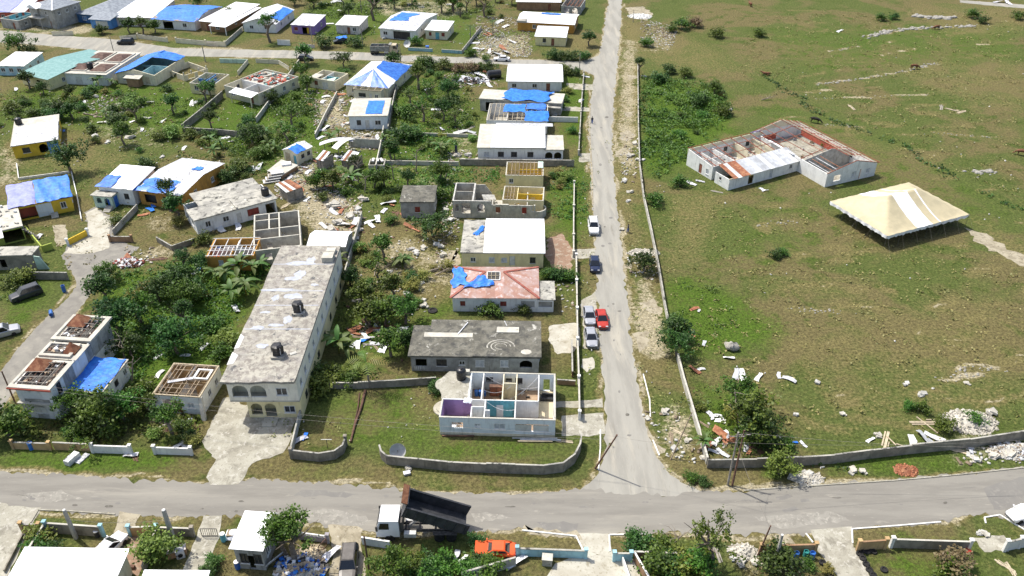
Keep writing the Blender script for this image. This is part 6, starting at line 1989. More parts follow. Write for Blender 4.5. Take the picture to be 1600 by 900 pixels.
# ------------------------------------------------------------------ boundary walls
def bwall(label, pts, h, mat, cope='slab_pale', th=.16, sec=4.5, pillars=0, pmat=None, name='boundary_wall', cat='wall', step=.0, lattice=False):
 w = [Vector(p) for p in wpoly(pts)]
 o0 = w[0]
 t = thing(name, label, cat,(o0.x, o0.y,0))
 q = resample([(p.x, p.y) for p in w], sec)
 r = random.Random(len(label))
 for i,(a, b) in enumerate(zip(q[:-1], q[1:])):
  a, b = a - o0, b - o0
  hh = h * (1 + r.uniform(-step, step))
  e = (b - a).normalized() * .004
  if lattice:
   MB().bar((a.x, a.y, h * .35),(b.x, b.y, h * .35), th, h * .7).build('wall_panel', K[mat], t)
   n = max(2, int((b - a).length / .4))
   for k_ in range(n):
    c = a.lerp(b,(k_ + .5) / n)
    MB().bar((c.x, c.y, h * .7),(c.x, c.y, h), .14, .14).build('lattice_bar', K[cope], t)
   MB().bar((a.x, a.y, h),(b.x, b.y, h), th, .1).build('coping', K[cope], t)
  else:
   MB().bar((a.x + e.x, a.y + e.y, hh / 2),(b.x - e.x, b.y - e.y, hh / 2), th, hh).build('wall_panel', K[mat], t)
   if cope:
    MB().bar((a.x, a.y, hh + .045),(b.x, b.y, hh + .045), th + .06, .08).build('coping', K[cope], t)
 if pillars:
  ps = q[::pillars]
  if (ps[-1] - q[-1]).length > 1:
   ps.append(q[-1])
  for p in ps:
   p = p - o0
   MB().box(p.x - .17, p.y - .17,0, p.x + .17, p.y + .17, h + .3).box(p.x - .23, p.y - .23, h + .301, p.x + .23, p.y + .23, h + .42).build('pillar', K[pmat or mat], t)
 return t

bwall('curved grey block wall in front of the roofless white corner house',[(594,708),(597,718),(605,725),(640,729),(700,735),(760,738),(850,741),(880,737),(897,724),(906,706),(908,690)],1.5,'dark_block','slab', sec=3.4, step=.06)
bwall('short curved grey wall with a pillar, left of the front gateway',[(456,716),(500,721),(524,717),(537,708),(541,696)],1.4,'dark_block','slab', sec=3., pillars=9)
bwall('long block wall running along the right side of the apartment block',[(456,712),(468,662),(486,606),(505,545),(522,480),(540,433),(553,388),(566,340)],1.3,'raw_block','slab')
bwall('mossy low block wall behind the grassy yard, left of the porch slab',[(512,607),(560,607),(620,604),(682,600)],1.1,'dark_block','slab', step=.08)
bwall('long low pale wall between the main road verge and the field',[(996,100),(997,200),(999,260),(1005,310),(1018,370),(1028,420),(1037,475),(1043,505)],1.1,'raw_block','slab', th=.14, step=.12)
bwall('broken lower run of the pale field wall, down to the street corner',[(1058,562),(1068,602),(1080,642),(1092,682),(1104,726)],1.2,'raw_block','slab_pale', step=.08, th=.2)
bwall('long stepped grey block wall along the field beside the front road',[(1104,731),(1180,730),(1250,727),(1300,724),(1360,716),(1420,709),(1510,700),(1600,686),(1690,675)],1.5,'dark_block','slab', sec=5., step=.1)
bwall('grey block front wall of the yard with the leaning pole, bottom left',[(76,832),(163,838)],1.6,'dark_block','slab_pale', pillars=8, pmat='aqua_wall')
bwall('short tan wall and pillar beside the concrete drive, bottom left',[(38,832),(66,833)],1.4,'ochre_wall','slab', pillars=9)
bwall('slanting block wall down the side of the bottom left yard',[(74,834),(48,876)],1.5,'dark_block','slab_pale')
bwall('low kerb wall along the narrow bottom left flower strip',[(37,838),(8,895)], .5,'dark_block', None)
bwall('tan wall with aqua end pillar in front of the red paved yard',[(205,837),(248,836)],1.4,'ochre_wall','slab_pale', pillars=9, pmat='aqua_wall')
bwall('grey wall with round-capped pillars beside the concrete pole',[(249,836),(303,838)],1.3,'dark_block','slab_pale', pillars=9)
bwall('divider wall between the red paved yard and the green one',[(247,838),(243,850),(236,868),(226,896)],1.2,'dark_block','slab')
bwall('grey and white lattice-topped wall by the tall garden tree',[(470,842),(513,848)],1.1,'fabric_grey','stone_white', lattice=True, pillars=9)
bwall('broken pale blue wall left of the parked dump truck',[(566,850),(610,857)],1.2,'blue_white_wall','stone_white', step=.1)
bwall('aqua painted wall with chipped coping at the concrete yard',[(808,868),(915,872)],1.2,'aqua_wall','slab', pillars=4, sec=3.2)
bwall('short aqua gate wall between two square pillars',[(959,876),(985,876)],1.2,'aqua_wall','slab', sec=3., pillars=1)
bwall('dark brown wall behind the bushes right of the aqua gate wall',[(989,873),(1072,876)],1.2,'brown_wall','slab_pale')
bwall('slanting rust-brown side wall of the concrete yard',[(990,874),(1012,912)],1.2,'brown_wall','stone_white')
bwall('slanting white side wall inside the concrete yard',[(972,878),(984,912)], .9,'stone_white', None)
bwall('grey slanting wall at the bottom edge, right of the bushes',[(722,908),(806,884)],1.4,'raw_block','slab')
bwall('ochre wall behind the row of blue drums',[(1187,865),(1272,863)],1.3,'ochre_wall','brown_wall', pillars=9, sec=5)
bwall('short ochre gate wall with two stout pillars, right of the drive',[(1339,860),(1381,857)],1.4,'ochre_wall','brown_wall', pillars=1, sec=5)
bwall('grey-green mouldy wall with stepped top and white end pillar',[(1391,855),(1512,859)],1.35,'dark_block','slab_pale', pillars=99, pmat='stone_white', step=.05)
bwall('white gate wall at the right edge of the bottom row',[(1568,861),(1590,856),(1650,846)],1.5,'stone_white','slab', pillars=1)
bwall('brown stained wall on the left verge of the front road',[(22,701),(80,703)],1.1,'ochre_wall','slab', pillars=9)
bwall('brown wall left of the white broken walls, front road verge',[(86,702),(144,705)],1.2,'ochre_wall','slab')
bwall('white panelled wall on the verge, left of the gap',[(146,707),(206,709)],1.2,'stone_white','stone_white', pillars=1, sec=5)
bwall('white panelled wall on the verge, nearest the apartment drive',[(243,709),(300,711)],1.1,'stone_white','stone_white', pillars=1, sec=4)
bwall('yellow garden wall in front of the lilac and blue tarped house',[(107,384),(138,368)],1.1,'yellow_wall','yellow_wall', pillars=9, pmat='blue_white_wall')
bwall('lime green gate wall of the yellow-green broken house',[(42,362),(68,394),(84,389)],1.2,'lime_wall','lime_wall')
bwall('dark block wall above the parked dark vehicle at the left edge',[(44,436),(108,437)],1.4,'dark_block','slab')
bwall('grey garden wall beside the mint and white house',[(178,368),(216,328)],1.2,'raw_block','slab')
bwall('brown front wall facing the cul-de-sac',[(173,378),(207,378)],1.1,'brown_wall','slab', pillars=9)
bwall('dark garden wall right of the cul-de-sac',[(246,378),(270,392),(305,380)],1.0,'dark_block','slab')
bwall('low white wall round the bare yard of the yellow house',[(27,258),(30,281),(112,270),(120,303),(128,345)], .5,'stone_white', None)
bwall('long slanting grey wall left of the large roofless cream house',[(286,206),(318,180),(349,153)],1.8,'dark_block','slab')
bwall('low dark wall below the bare yard of the large roofless cream house',[(287,208),(340,211),(380,215)],1.4,'dark_block','slab')
bwall('thin block wall between the roofless cream house and the scrub',[(401,192),(436,145),(468,100)],1.3,'raw_block','slab_pale')
bwall('thin block wall left of the flat-roofed white house',[(493,217),(510,182),(527,150)],1.2,'raw_block','slab_pale')
bwall('dark wall right of the striped tarpaulin house',[(607,208),(616,160),(627,112)],1.6,'dark_block','slab')
bwall('pale block wall along the right side of the shack yard',[(600,206),(595,235),(588,268)],1.5,'raw_block','slab_pale')
bwall('tall block wall at the back of the shack yard',[(546,229),(595,232)],2.0,'raw_block','slab')
bwall('mouldy wall along the front of the wide white arched house',[(718,258),(800,259),(897,260)],1.4,'dark_block','slab')
bwall('low grey wall left of the wide white arched house, farther one',[(650,212),(745,215)], .7,'raw_block','slab_pale')
bwall('low grey wall left of the wide white arched house, nearer one',[(597,257),(717,259)], .9,'raw_block','slab_pale')
bwall('pale roadside wall of the far yards, top of the main road',[(912,119),(908,170),(904,243)],1.0,'raw_block','slab', pillars=3, step=.1)
bwall('pale roadside wall with pillars beside the red paved yard',[(897,292),(896,350),(896,402)],1.0,'raw_block','slab_pale', pillars=2, step=.1)
bwall('roadside wall with white square pillars beside the silver cars',[(900,408),(901,470),(902,540),(904,600),(905,655)],1.2,'raw_block','slab_pale', pillars=2, sec=3.6, pmat='stone_white', step=.06)
bwall('short brown yard wall right of the mouldy concrete-roofed house',[(870,600),(899,602)], .8,'brown_wall','slab')
bwall('inner slanting brown wall beside the roadside wall',[(893,540),(894,590)],1.1,'wood_dark','slab')
bwall('white yard wall right of the roofless house with two tarpaulins',[(858,190),(903,191)],1.2,'stone_white','stone_white')
bwall('cream front wall of the two-storey grey concrete house',[(82,56),(115,55)],1.2,'cream_wall','slab')
bwall('stone-coloured front wall of the wide white-roofed bungalow',[(188,63),(214,61)],1.2,'cream_wall','slab')
bwall('stone-coloured front wall of the fully blue-tarped bungalow',[(216,60),(262,66)],1.2,'cream_wall','slab', pillars=2)
bwall('cream front wall with a pink gate, bright white-roofed bungalow',[(276,67),(322,71),(352,73)],1.3,'cream_wall','slab', pillars=2)
bwall('slanting grey side wall right of the awning bungalow',[(353,72),(380,48)],1.3,'raw_block','slab')
bwall('white gateway wall left of the small purple house',[(434,70),(454,71)],1.5,'stone_white','stone_white')
bwall('pinkish low wall in front of the small purple house',[(470,74),(492,75)], .9,'pink_wall','slab')
bwall('aqua low wall in front of the small cream house with red shutters',[(638,79),(676,81)], .9,'aqua_wall','slab_pale')
bwall('aqua low wall at the far corner of the green lawn',[(690,82),(722,84)], .9,'aqua_wall','slab_pale')
bwall('grey side wall of the green lawn beside the small cream house',[(722,84),(752,46)],1.1,'raw_block','slab')
bwall('green wall of the grassed plot on the back road',[(344,98),(388,99)],1.1,'mint_wall','mint_wall')
bwall('cream wall of the grassed plot, right side',[(388,99),(372,118)],1.1,'cream_wall','slab')
bwall('low slanting wall beside the roofless cream house on the back road',[(400,98),(436,100),(452,110)],1.0,'cream_wall','slab')

# ------------------------------------------------------------------ gates
def gate(label, a, b, h, mat, rz=0, flat=False):
 p, q = P(*a), P(*b)
 t = thing('gate', label,'gate', p, math.atan2(q.y - p.y, q.x - p.x))
 L = (q - p).length
 if flat:
  t.rotation_euler.x = math.radians(80)
 f = MB()
 f.bar((0,0, .1),(L,0, .1), .06).bar((0,0, h),(L,0, h), .06).bar((0,0, .1),(0,0, h), .06).bar((L,0, .1),(L,0, h), .06)
 f.build('gate_frame', K[mat], t)
 for i in range(1,8):
  MB().bar((L * i / 8,0, .1),(L * i / 8,0, h), .035).build('bar', K[mat], t)
 return t

gate('thin metal lattice gate across the concrete drive, bottom left',(316,838),(341,838),1.3,'chassis')
gate('brown metal gate frame leaning open by the dirt drive',(499,866),(511,852),1.2,'wood_dark')
gate('pink metal gate in the front wall of the awning bungalow',(324,72),(340,73),1.2,'pink_wall')

# ------------------------------------------------------------------ poles and wires
def vert_h(base, top):
 y0 = G(*base)[1]
 lo, hi = .5,30.
 for _ in range(40):
  m = (lo + hi) / 2
  if G(*top, m)[1] > y0:
   lo = m
  else:
   hi = m
 return lo

TOPS = {}

def pole(key, label, base, top, mat='wood_grey', r=.13, lean=False, h=None, arm=False, square=False):
 p = P(*base)
 if h is None:
  h = vert_h(base, top)
 tx, ty = G(*top, h)
 tp = Vector((tx, ty, h)) if lean else Vector((p.x, p.y, h))
 t = thing('utility_pole', label,'pole', p)
 d = tp - p
 if square:
  MB().hexa([(-r,-r,0),(r,-r,0),(r, r,0),(-r, r,0)],[d + Vector(v) * .7 for v in ((-r,-r,0),(r,-r,0),(r, r,0),(-r, r,0))]).build('shaft', K[mat], t)
 else:
  MB().tube((0,0,0), d, r, r * .7,10).build('shaft', K[mat], t)
 MB().tube(d * .985, d * 1.0 + Vector((0,0, .06)), r * .8, r * .8,10).build('cap', K['frame_white' if mat == 'pole_concrete' else mat], t)
 if arm:
  MB().bar(d * .93 + Vector((-.9,0,0)), d * .93 + Vector((.9,0,0)), .09).build('crossarm', K['wood_grey'], t)
  for x in (-.8,-.3, .3, .8):
   MB().tube(d * .93 + Vector((x,0, .05)), d * .93 + Vector((x,0, .22)), .04, n=6).build('insulator', K['glass'], t)
 TOPS[key] = tp * .98 if not lean else p.lerp(tp, .97)
 return t

pole('a','grey pole rising behind the bottom left yard wall',(119,841),(98,797),'pole_concrete', .2, square=True)
pole('b','stout square concrete pole rising beside the round-capped pillars',(272,846),(255,797),'pole_concrete', .24, square=True)
pole('c','dark wooden post beside the dirt drive with the parked vehicle',(577,894),(573,838),'wood_dark', .12)
pole('d','pale grey concrete pole behind the ochre wall',(1210,882),(1220,836),'pole_concrete', .17, square=True)
pole('e','dark leaning post at the left end of the ochre wall',(1184,868),(1204,822),'wood_dark', .11, lean=True, h=4.5)
pole('f','dark pole leaning over the road at the street corner',(930,732),(964,680),'wood_dark', .13, lean=True, h=6.5)
pole('g','slim brown pole leaning against the corner of the field wall',(1048,718),(1081,645),'wood', .1, lean=True, h=6.5)
pole('h','left one of the two tall poles at the field corner',(1137,758),(1143,676),'wood_grey', .14, arm=True)
pole('i','right one of the two tall poles at the field corner',(1144,759),(1163,673),'wood_dark', .14, lean=True, h=8., arm=True)
pole('j','dark pole in front of the two-storey white house',(26,634),(20,581),'wood_dark', .13)
pole('k','grey pole beside the grassed plot on the back road',(321,97),(314,72),'wood_grey', .15)
pole('l','pale pole beside the far dump truck',(626,96),(625,68),'wood_pale', .16)
pole('m','pole on the back road left of the dark parked hatchback',(464,92),(460,75),'wood_grey', .13)
pole('n','slim pole in front of the small purple house',(488,66),(484,33),'pole_concrete', .1)
pole('o','pole at the far junction beside the green hedge',(905,116),(905,83),'wood_grey', .12)
pole('p','pole left of the white house with open carport',(567,72),(565,45),'wood_grey', .12)
pole('q','short post before the white marl heap at the top of the road',(989,35),(990,16),'wood_grey', .12)
pole('r','slim pole behind the fully blue-tarped bungalow wall on the back road',(178,82),(160,57),'wood_grey', .12)

def wire(label, a, b, sag=1.2, off=(0,0,0)):
 A_, B_ = a + Vector(off), b + Vector(off)
 pr = [A_.lerp(B_, k / 16) - Vector((0,0, sag * (1 - (k / 8 - 1) ** 2))) for k in range(17)]
 o = MB().path(pr, .016,4).build('overhead_wire', K['wood_grey'], None, loc=A_)
 tag(o, label,'wire')

wire('upper overhead wire crossing the apartment drive to the street corner', TOPS['j'], TOPS['f'])
wire('lower overhead wire crossing the apartment drive to the street corner', TOPS['j'] - Vector((0,0, .5)), TOPS['f'] - Vector((0,0, .6)),1.5)
wire('overhead wire over the main road to the two tall poles', TOPS['f'], TOPS['h'], .8)
wire('short upper wire between the two tall poles', TOPS['h'], TOPS['i'], .1)
wire('wire running right from the tall poles along the field wall', TOPS['i'], Vector((75,72,7)),1.2)
wire('second wire running right from the tall poles along the field wall', TOPS['h'], Vector((75,74,7.5)),1.2)
wire('thin wire along the back road from the pale pole to the grassed plot', TOPS['k'], TOPS['m'], .8)
wire('thin wire along the back road beside the far dump truck', TOPS['m'], TOPS['l'], .8)
wire('wire spanning the bottom left yards', TOPS['a'], TOPS['b'], .5)
wire('wire dipping over the front road to the tall poles', TOPS['d'], TOPS['h'], .8)
# ------------------------------------------------------------------ vehicles
def loft(stations):
 """stations: list of (x,[(y,z),...]) rings with equal counts, closed rings"""
 b = MB()
 n = len(stations[0][1])
 vs = [(x, y, z) for x, ring in stations for (y, z) in ring]
 fs = []
 for k in range(len(stations) - 1):
  for i in range(n):
   j = (i + 1) % n
   fs.append((k * n + i,(k + 1) * n + i,(k + 1) * n + j, k * n + j))
 fs.append(tuple(range(n)))
 fs.append(tuple(range((len(stations) - 1) * n, len(stations) * n))[::-1])
 return b.add(vs, fs)

def body_ring(hw, z0, z1, r=.12):
 return [(-hw * .94, z0),(-hw, z0 + .18),(-hw, z1 - r),(-hw * .93, z1 - .03),(-hw * .6, z1),(hw * .6, z1),(hw * .93, z1 - .03),(hw, z1 - r),(hw, z0 + .18),(hw * .94, z0)]

KIND = {
 'sedan': dict(L=4.4, W=1.7, st=[(-2.2, .5, .8),(-2.1, .85, .92),(-1.5, .98, .95),(-.6,1., .93),(.7,1., .92),(1.3, .98, .86),(2.0, .9, .76),(2.2, .62, .6)], cab=(-1.75,-1.05, .3,1.05), zc=1.42),
 'suv': dict(L=4.6, W=1.82, st=[(-2.3, .8,1.),(-2.2, .97,1.12),(-1.4,1.,1.14),(-.5,1.,1.12),(.7,1.,1.1),(1.3, .98,1.05),(2.1, .92, .95),(2.3, .7, .75)], cab=(-2.2,-1.95, .35,1.0), zc=1.75),
 'hatch': dict(L=4.0, W=1.68, st=[(-2.0, .75, .85),(-1.9, .95, .98),(-1.2,1.,1.),(-.4,1., .98),(.6,1., .96),(1.2, .98, .9),(1.8, .9, .8),(2.0, .65, .62)], cab=(-1.85,-1.4, .25,1.0), zc=1.5),
}
WHEEL = MB().lathe([(.18,-.1),(.29,-.105),(.32,-.07),(.32, .07),(.29, .105),(.18, .1)],16).mesh('tyre', K['tyre'])
RIM = MB().lathe([(.03,-.09),(.19,-.1),(.19, .1),(.03, .09)],12).mesh('rim', K['rim'])

def wheel(t, x, y, r=.32, w=.2, z=None):
 o = inst('wheel', WHEEL, t,(x, y, z if z is not None else r),(PI / 2,0,0),(r / .32, r / .32, w / .2))
 inst('rim', RIM, o)
 return o

def car(label, px, head, kind, paint, glass=True, z=0.0, cat='car', name='parked_car', dz=0.0, tilt=0.0, group=None):
 k = KIND[kind]
 x, y = G(*px)
 t = thing(name, label, cat,(x, y, z), math.radians(head), group)
 t.scale = (1.06,1.06,1.06)
 if tilt:
  t.rotation_euler.x = tilt
 hw = k['W'] / 2
 m = K[paint]
 loft([(sx, body_ring(hw * f, .24, zt)) for sx, f, zt in k['st']]).build('body', m, t)
 xr0, xr1, xf1, xf0 = k['cab']
 zb, zc = k['st'][3][2] - .02, k['zc']
 b0, b1 = hw * .92, hw * .72
 lo = [(xr0,-b0, zb),(xf0,-b0, zb),(xf0, b0, zb),(xr0, b0, zb)]
 hi = [(xr1,-b1, zc),(xf1,-b1, zc),(xf1, b1, zc),(xr1, b1, zc)]
 # pillars and roof
 rf = MB()
 rf.hexa([(xr1 - .03,-b1 - .02, zc - .03),(xf1 + .03,-b1 - .02, zc - .03),(xf1 + .03, b1 + .02, zc - .03),(xr1 - .03, b1 + .02, zc - .03)],
   [(xr1 + .12,-b1 + .1, zc + .05),(xf1 - .12,-b1 + .1, zc + .05),(xf1 - .12, b1 - .1, zc + .05),(xr1 + .12, b1 - .1, zc + .05)])
 for l_, h_ in zip(lo, hi):
  rf.bar(l_, h_, .08, .08)
 for s in (-1,1):
  xm = (xf1 + xr1) / 2
  rf.bar((xm, s * b0, zb),(xm, s * b1, zc), .07, .05)
 rf.build('roof', m, t)
 if glass:
  g = K['car_glass']

  def pane(nm, q):
   c = sum((Vector(p) for p in q), Vector()) / 4
   q = [c + (Vector(p) - c) * .97 for p in q]
   n = (q[1] - q[0]).cross(q[3] - q[0]).normalized() * -.02
   MB().solid(q, n).build(nm, g, t)
  pane('windscreen',[lo[1], lo[2], hi[2], hi[1]])
  pane('rear_window',[lo[3], lo[0], hi[0], hi[3]])
  pane('side_window',[lo[0], lo[1], hi[1], hi[0]])
  pane('side_window',[lo[2], lo[3], hi[3], hi[2]])
 else:
  MB().box(xr0 + .2,-b1, .5, xf0 - .3, b1, zb + .05).build('open_cabin', K['interior_dark'], t)
 fx, rx = k['st'][-1][0], k['st'][0][0]
 for s in (-1,1):
  for wx in (1.35,-1.32):
   wheel(t, wx, s * (hw - .1))
  MB().obox((fx - .13, s * hw * .62, .66),(.16, .34, .14)).build('headlight', K['lamp_clear'], t)
  MB().obox((rx + .08, s * hw * .68, .76),(.14, .3, .16)).build('taillight', K['lamp_red'], t)
  MB().obox((xf0 - .12, s * (hw + .1), zb + .12),(.12, .16, .11)).build('mirror', m, t)
 MB().obox((fx - .01,0, .42),(.1, hw * 1.5, .14)).build('bumper', K['chassis'], t)
 MB().obox((rx + .0,0, .45),(.1, hw * 1.6, .16)).build('bumper', K['chassis'], t)
 return t

LM.append(('silver cars', *G(922,510),2))
car('white sport utility vehicle parked at the left kerb of the main road',(927,359),-91,'suv','paint_white')
car('dark navy hatchback parked at the left kerb of the main road',(929,418),-92,'hatch','paint_navy')
car('pale silver saloon behind another silver one, beside the red car',(920.5,498),-89,'sedan','paint_silver')
car('nearer darker silver saloon parked in front of the pale silver one',(923,532),-89,'sedan','paint_silver')
car('red saloon parked beside two silver saloons',(940,503),-89,'sedan','paint_red')
car('white saloon parked in the bottom left yard beside the white roof',(172,862),68,'sedan','paint_white')
car('grey-brown sport utility vehicle on the dirt drive at the bottom edge',(546,888),-86,'suv','paint_greybrown')
car('white saloon cut by the right frame edge on the front road',(1600,806),197,'sedan','paint_white')
car('dark green off-road vehicle on the grass at the left edge',(42,464),222,'suv','paint_dark')
car('silver-roofed dark vehicle cut by the left frame edge',(6,524),30,'suv','paint_silver')
car('black vehicle parked on the far back road, before the blue-tarped bungalow',(197,69),180,'suv','paint_black')
car('dark hatchback half hidden by shrubs on the back road',(478,94),0,'hatch','paint_dark')
car('stripped white wrecked saloon at the end of the back road',(784,95),176,'sedan','paint_white', glass=False, name='wrecked_car')
t = car('car under a bright blue cover between the small houses',(532,67),200,'hatch','paint_dark')
tarp(t,[(-1.9,-1.,1.2),(1.2,-1.,1.2),(1.2,1.,1.2),(-1.9,1.,1.2)],'tarp', .3,8,6, .2, .2,'cover')
t = car('crushed orange car shell in the bushes behind the dump truck',(774,862),178,'sedan','paint_orange', glass=False, name='wrecked_car', z=-.1, tilt=math.radians(-10))
MB().obox((1.5,0, .98),(1.3,1.5, .05),(0,-.12,0)).build('bent_bonnet', K['paint_orange'], t)

# ---- dump trucks
def dump_truck(label, pos, head, tilt, cabm, bedm, grime=False):
 t = thing('dump_truck', label,'truck', pos, math.radians(head))
 if tilt:
  t.scale = (1.15,1.15,1.15)
 # local: x forward, rear axle pair near x=-2.6, front axle x=2.9
 ch = MB()
 for s in (-1,1):
  ch.box(-4.0, s * .45 - .08, .75,3.9, s * .45 + .08,1.0)
 for x in (-3.6,-1.6,0.,1.4,2.6):
  ch.box(x - .1,-.37, .78, x + .1, .37, .97)
 ch.build('chassis', K['chassis'], t)
 cab = MB()
 cab.hexa([(1.9,-1.2, .75),(4.15,-1.2, .75),(4.15,1.2, .75),(1.9,1.2, .75)],[(1.9,-1.2,1.75),(4.2,-1.2,1.75),(4.2,1.2,1.75),(1.9,1.2,1.75)])
 cab.hexa([(1.9,-1.2,1.751),(4.2,-1.2,1.751),(4.2,1.2,1.751),(1.9,1.2,1.751)],[(1.95,-1.08,2.85),(3.85,-1.08,2.85),(3.85,1.08,2.85),(1.95,1.08,2.85)])
 co = cab.build('cab', K[cabm], t)
 MB().solid([(4.185,-.98,1.9),(4.185, .98,1.9),(3.95, .92,2.7),(3.95,-.92,2.7)],(.03,0, .01)).build('windscreen', K['car_glass'], co)
 for s in (-1,1):
  y = s * 1.195
  MB().solid([(2.9, y,1.85),(3.9, y,1.85),(3.75, s * 1.11,2.6),(2.9, s * 1.11,2.6)],(0, s * .025, .0)).build('side_window', K['car_glass'], co)
  MB().box(2.85, s * 1.203 - .006, .9,3.95, s * 1.203 + .006,1.75).build('door', K[cabm], co)
  MB().obox((4.2, s * .85,1.0),(.08, .35, .22)).build('headlight', K['lamp_clear'], co)
  MB().bar((4.1, s * 1.3,1.7),(4.1, s * 1.35,2.4), .08, .2).build('mirror', K['chassis'], co)
  wheel(t,2.9, s * 1.05, .52, .3)
  for x in (-2.0,-3.2):
   wheel(t, x, s * .98, .52, .5)
  MB().box(.3, s * .62 - (.0 if s < 0 else 0), .55,1.5, s * .62 + s * .5,1.05).build('fuel_tank', K['zinc_light'], t)
  MB().box(-3.8, s * .75,1.06,-1.4, s * 1.25,1.1).build('mudguard', K['chassis'], t)
 MB().obox((4.22,0, .62),(.14,2.4, .3)).build('bumper', K['chassis'], t)
 MB().tube((1.7,-.8, .9),(1.7,-.8,2.9), .08).build('exhaust', K['chassis'], t)
 MB().box(1.62,-.9,1.05,1.85, .9,2.5).build('cab_rack', K['chassis'], t)
 bed = bpy.data.objects.new('tipper_body', None)
 COL.objects.link(bed)
 bed.parent = t
 bed.location = (-4.6 if tilt else -3.7,0,1.12)
 bed.rotation_euler.y = -math.radians(tilt)
 Lb, Hb, Wb = (6.7 if tilt else 5.5),1.35,1.22
 MB().box(0,-Wb,0, Lb, Wb, .1).build('bed_floor', K[bedm], bed)
 for s in (-1,1):
  y0, y1 = (s * Wb - .06, s * Wb + .06)
  MB().box(0, y0, .101, Lb, y1, Hb).build('bed_side', K[bedm], bed)
  for i in range(7):
   x = .25 + i * (Lb - .5) / 6
   MB().box(x - .06, s * (Wb + .061), .1, x + .06, s * (Wb + .061) + s * .1, Hb - .05).build('bed_rib', K[bedm], bed)
  MB().box(0, s * Wb - .1, Hb + .001, Lb, s * Wb + .1, Hb + .1).build('bed_rail', K[bedm], bed)
  MB().bar((.2, s * .45,-.08),(Lb - .2, s * .45,-.08), .12, .14).build('bed_bearer', K['chassis'], bed)
 MB().box(Lb - .1,-Wb + .061, .101, Lb, Wb - .061, Hb + .5).build('bed_headboard', K[bedm], bed)
 MB().box(Lb + .001,-Wb, Hb + .45, Lb + .6, Wb, Hb + .55).build('cab_guard', K['hide_brown' if tilt else bedm], bed)
 if tilt:
  MB().bar((1.2,0, .9),(-3.7 + 3.6 * math.cos(math.radians(tilt)),0,1.1 + 3.6 * math.sin(math.radians(tilt))), .2).build('hoist_ram', K['rim'], t)
 else:
  MB().box(-.05,-Wb, .1,-.001, Wb, Hb).build('tailgate', K[bedm], bed)
  r = random.Random(2)
  b = MB()
  for i in range(40):
   b.obox((r.uniform(.4, Lb - .4), r.uniform(-1,1), r.uniform(.6,1.1)),(r.uniform(.2, .9), r.uniform(.2, .6), r.uniform(.1, .3)),(r.uniform(-.4, .4), r.uniform(-.4, .4), r.uniform(0,3)))
  stuff(b.build('load', K['interior_dark'], bed))
 return t

q = P(657,832)
t = dump_truck('white-cabbed dump truck with its black tipper body raised, on the front road', q,180,23,'paint_white','bed_steel')
LM.append(('white dump truck', q.x, q.y,4))
q = P(600,84)
dump_truck('grey dump truck with a cream cab parked on the back road', q,-2,0,'wood_pale','bed_grey')

# ------------------------------------------------------------------ people and cattle
def skinned(name, verts, edges, radii, mat, parent=None, sub=2):
 me = bpy.data.meshes.new(name)
 me.from_pydata(verts, edges,[])
 o = bpy.data.objects.new(name, me)
 COL.objects.link(o)
 md = o.modifiers.new('skin','SKIN')
 for i, r_ in enumerate(radii):
  me.skin_vertices[0].data[i].radius = (r_, r_) if not isinstance(r_, tuple) else r_
 me.skin_vertices[0].data[0].use_root = True
 ms = o.modifiers.new('sub','SUBSURF')
 ms.levels = ms.render_levels = sub
 dg = bpy.context.evaluated_depsgraph_get()
 m2 = bpy.data.meshes.new_from_object(o.evaluated_get(dg))
 o.modifiers.clear()
 o.data = m2
 m2.materials.clear()
 m2.materials.append(K[mat])
 m2.polygons.foreach_set('use_smooth',[True] * len(m2.polygons))
 o.parent = parent
 return o

def cow(label, px, head, mat, s=1.0, graze=True, lying=False, cat='cow'):
 x, y = G(*px)
 t = thing('cow', label, cat,(x, y,0), math.radians(head))
 t.scale = (s, s, s)
 zb = .95 if not lying else .45
 hz = (.35 if graze else 1.45) if not lying else .8
 V = [(-.2,0, zb),(-.7,0, zb + .05),(.35,0, zb),(.75,0, zb + .1),(1.05,0,(zb + .1) * .6 + hz * .4),(1.3,0, hz + .05),(1.62,0, hz - .12)]
 R_ = [(.40, .34),(.36, .27),(.40, .33),(.33, .24),(.19, .16),(.15, .13),(.09, .08)]
 E_ = [(0,1),(0,2),(2,3),(3,4),(4,5),(5,6)]

 def addv(p, r_, par):
  V.append(p)
  R_.append((r_, r_))
  E_.append((par, len(V) - 1))
  return len(V) - 1
 for sg in (-1,1):
  if lying:
   a = addv((-.5, sg * .42, .25), .14,1)
   addv((-.15, sg * .5, .08), .07, a)
   a = addv((.5, sg * .36, .22), .12,3)
   addv((.85, sg * .4, .07), .06, a)
  else:
   a = addv((-.62, sg * .2, .72), .17,1)
   b_ = addv((-.82, sg * .2, .38), .075, a)
   addv((-.72, sg * .2, .03), .06, b_)
   a = addv((.62, sg * .19, .6), .13,3)
   b_ = addv((.64, sg * .19, .33), .07, a)
   addv((.62, sg * .19, .03), .06, b_)
 tl = addv((-1.05,0, zb + .12), .05,1)
 addv((-1.15,0, zb * .45), .035, tl)
 skinned('body', V, E_, R_, mat, t,1)
 for sg in (-1,1):
  MB().add([(1.25, sg * .1, hz + .14),(1.2, sg * .34, hz + .16),(1.3, sg * .3, hz + .08),(1.3, sg * .1, hz + .08)],[(0,1,2,3),(3,2,1,0)]).build('ear', K[mat], t)
  MB().path([(1.3, sg * .08, hz + .16),(1.34, sg * .17, hz + .27),(1.38, sg * .16, hz + .36)],[.03, .022, .008],5).build('horn', K['wood_pale'], t)
 return t

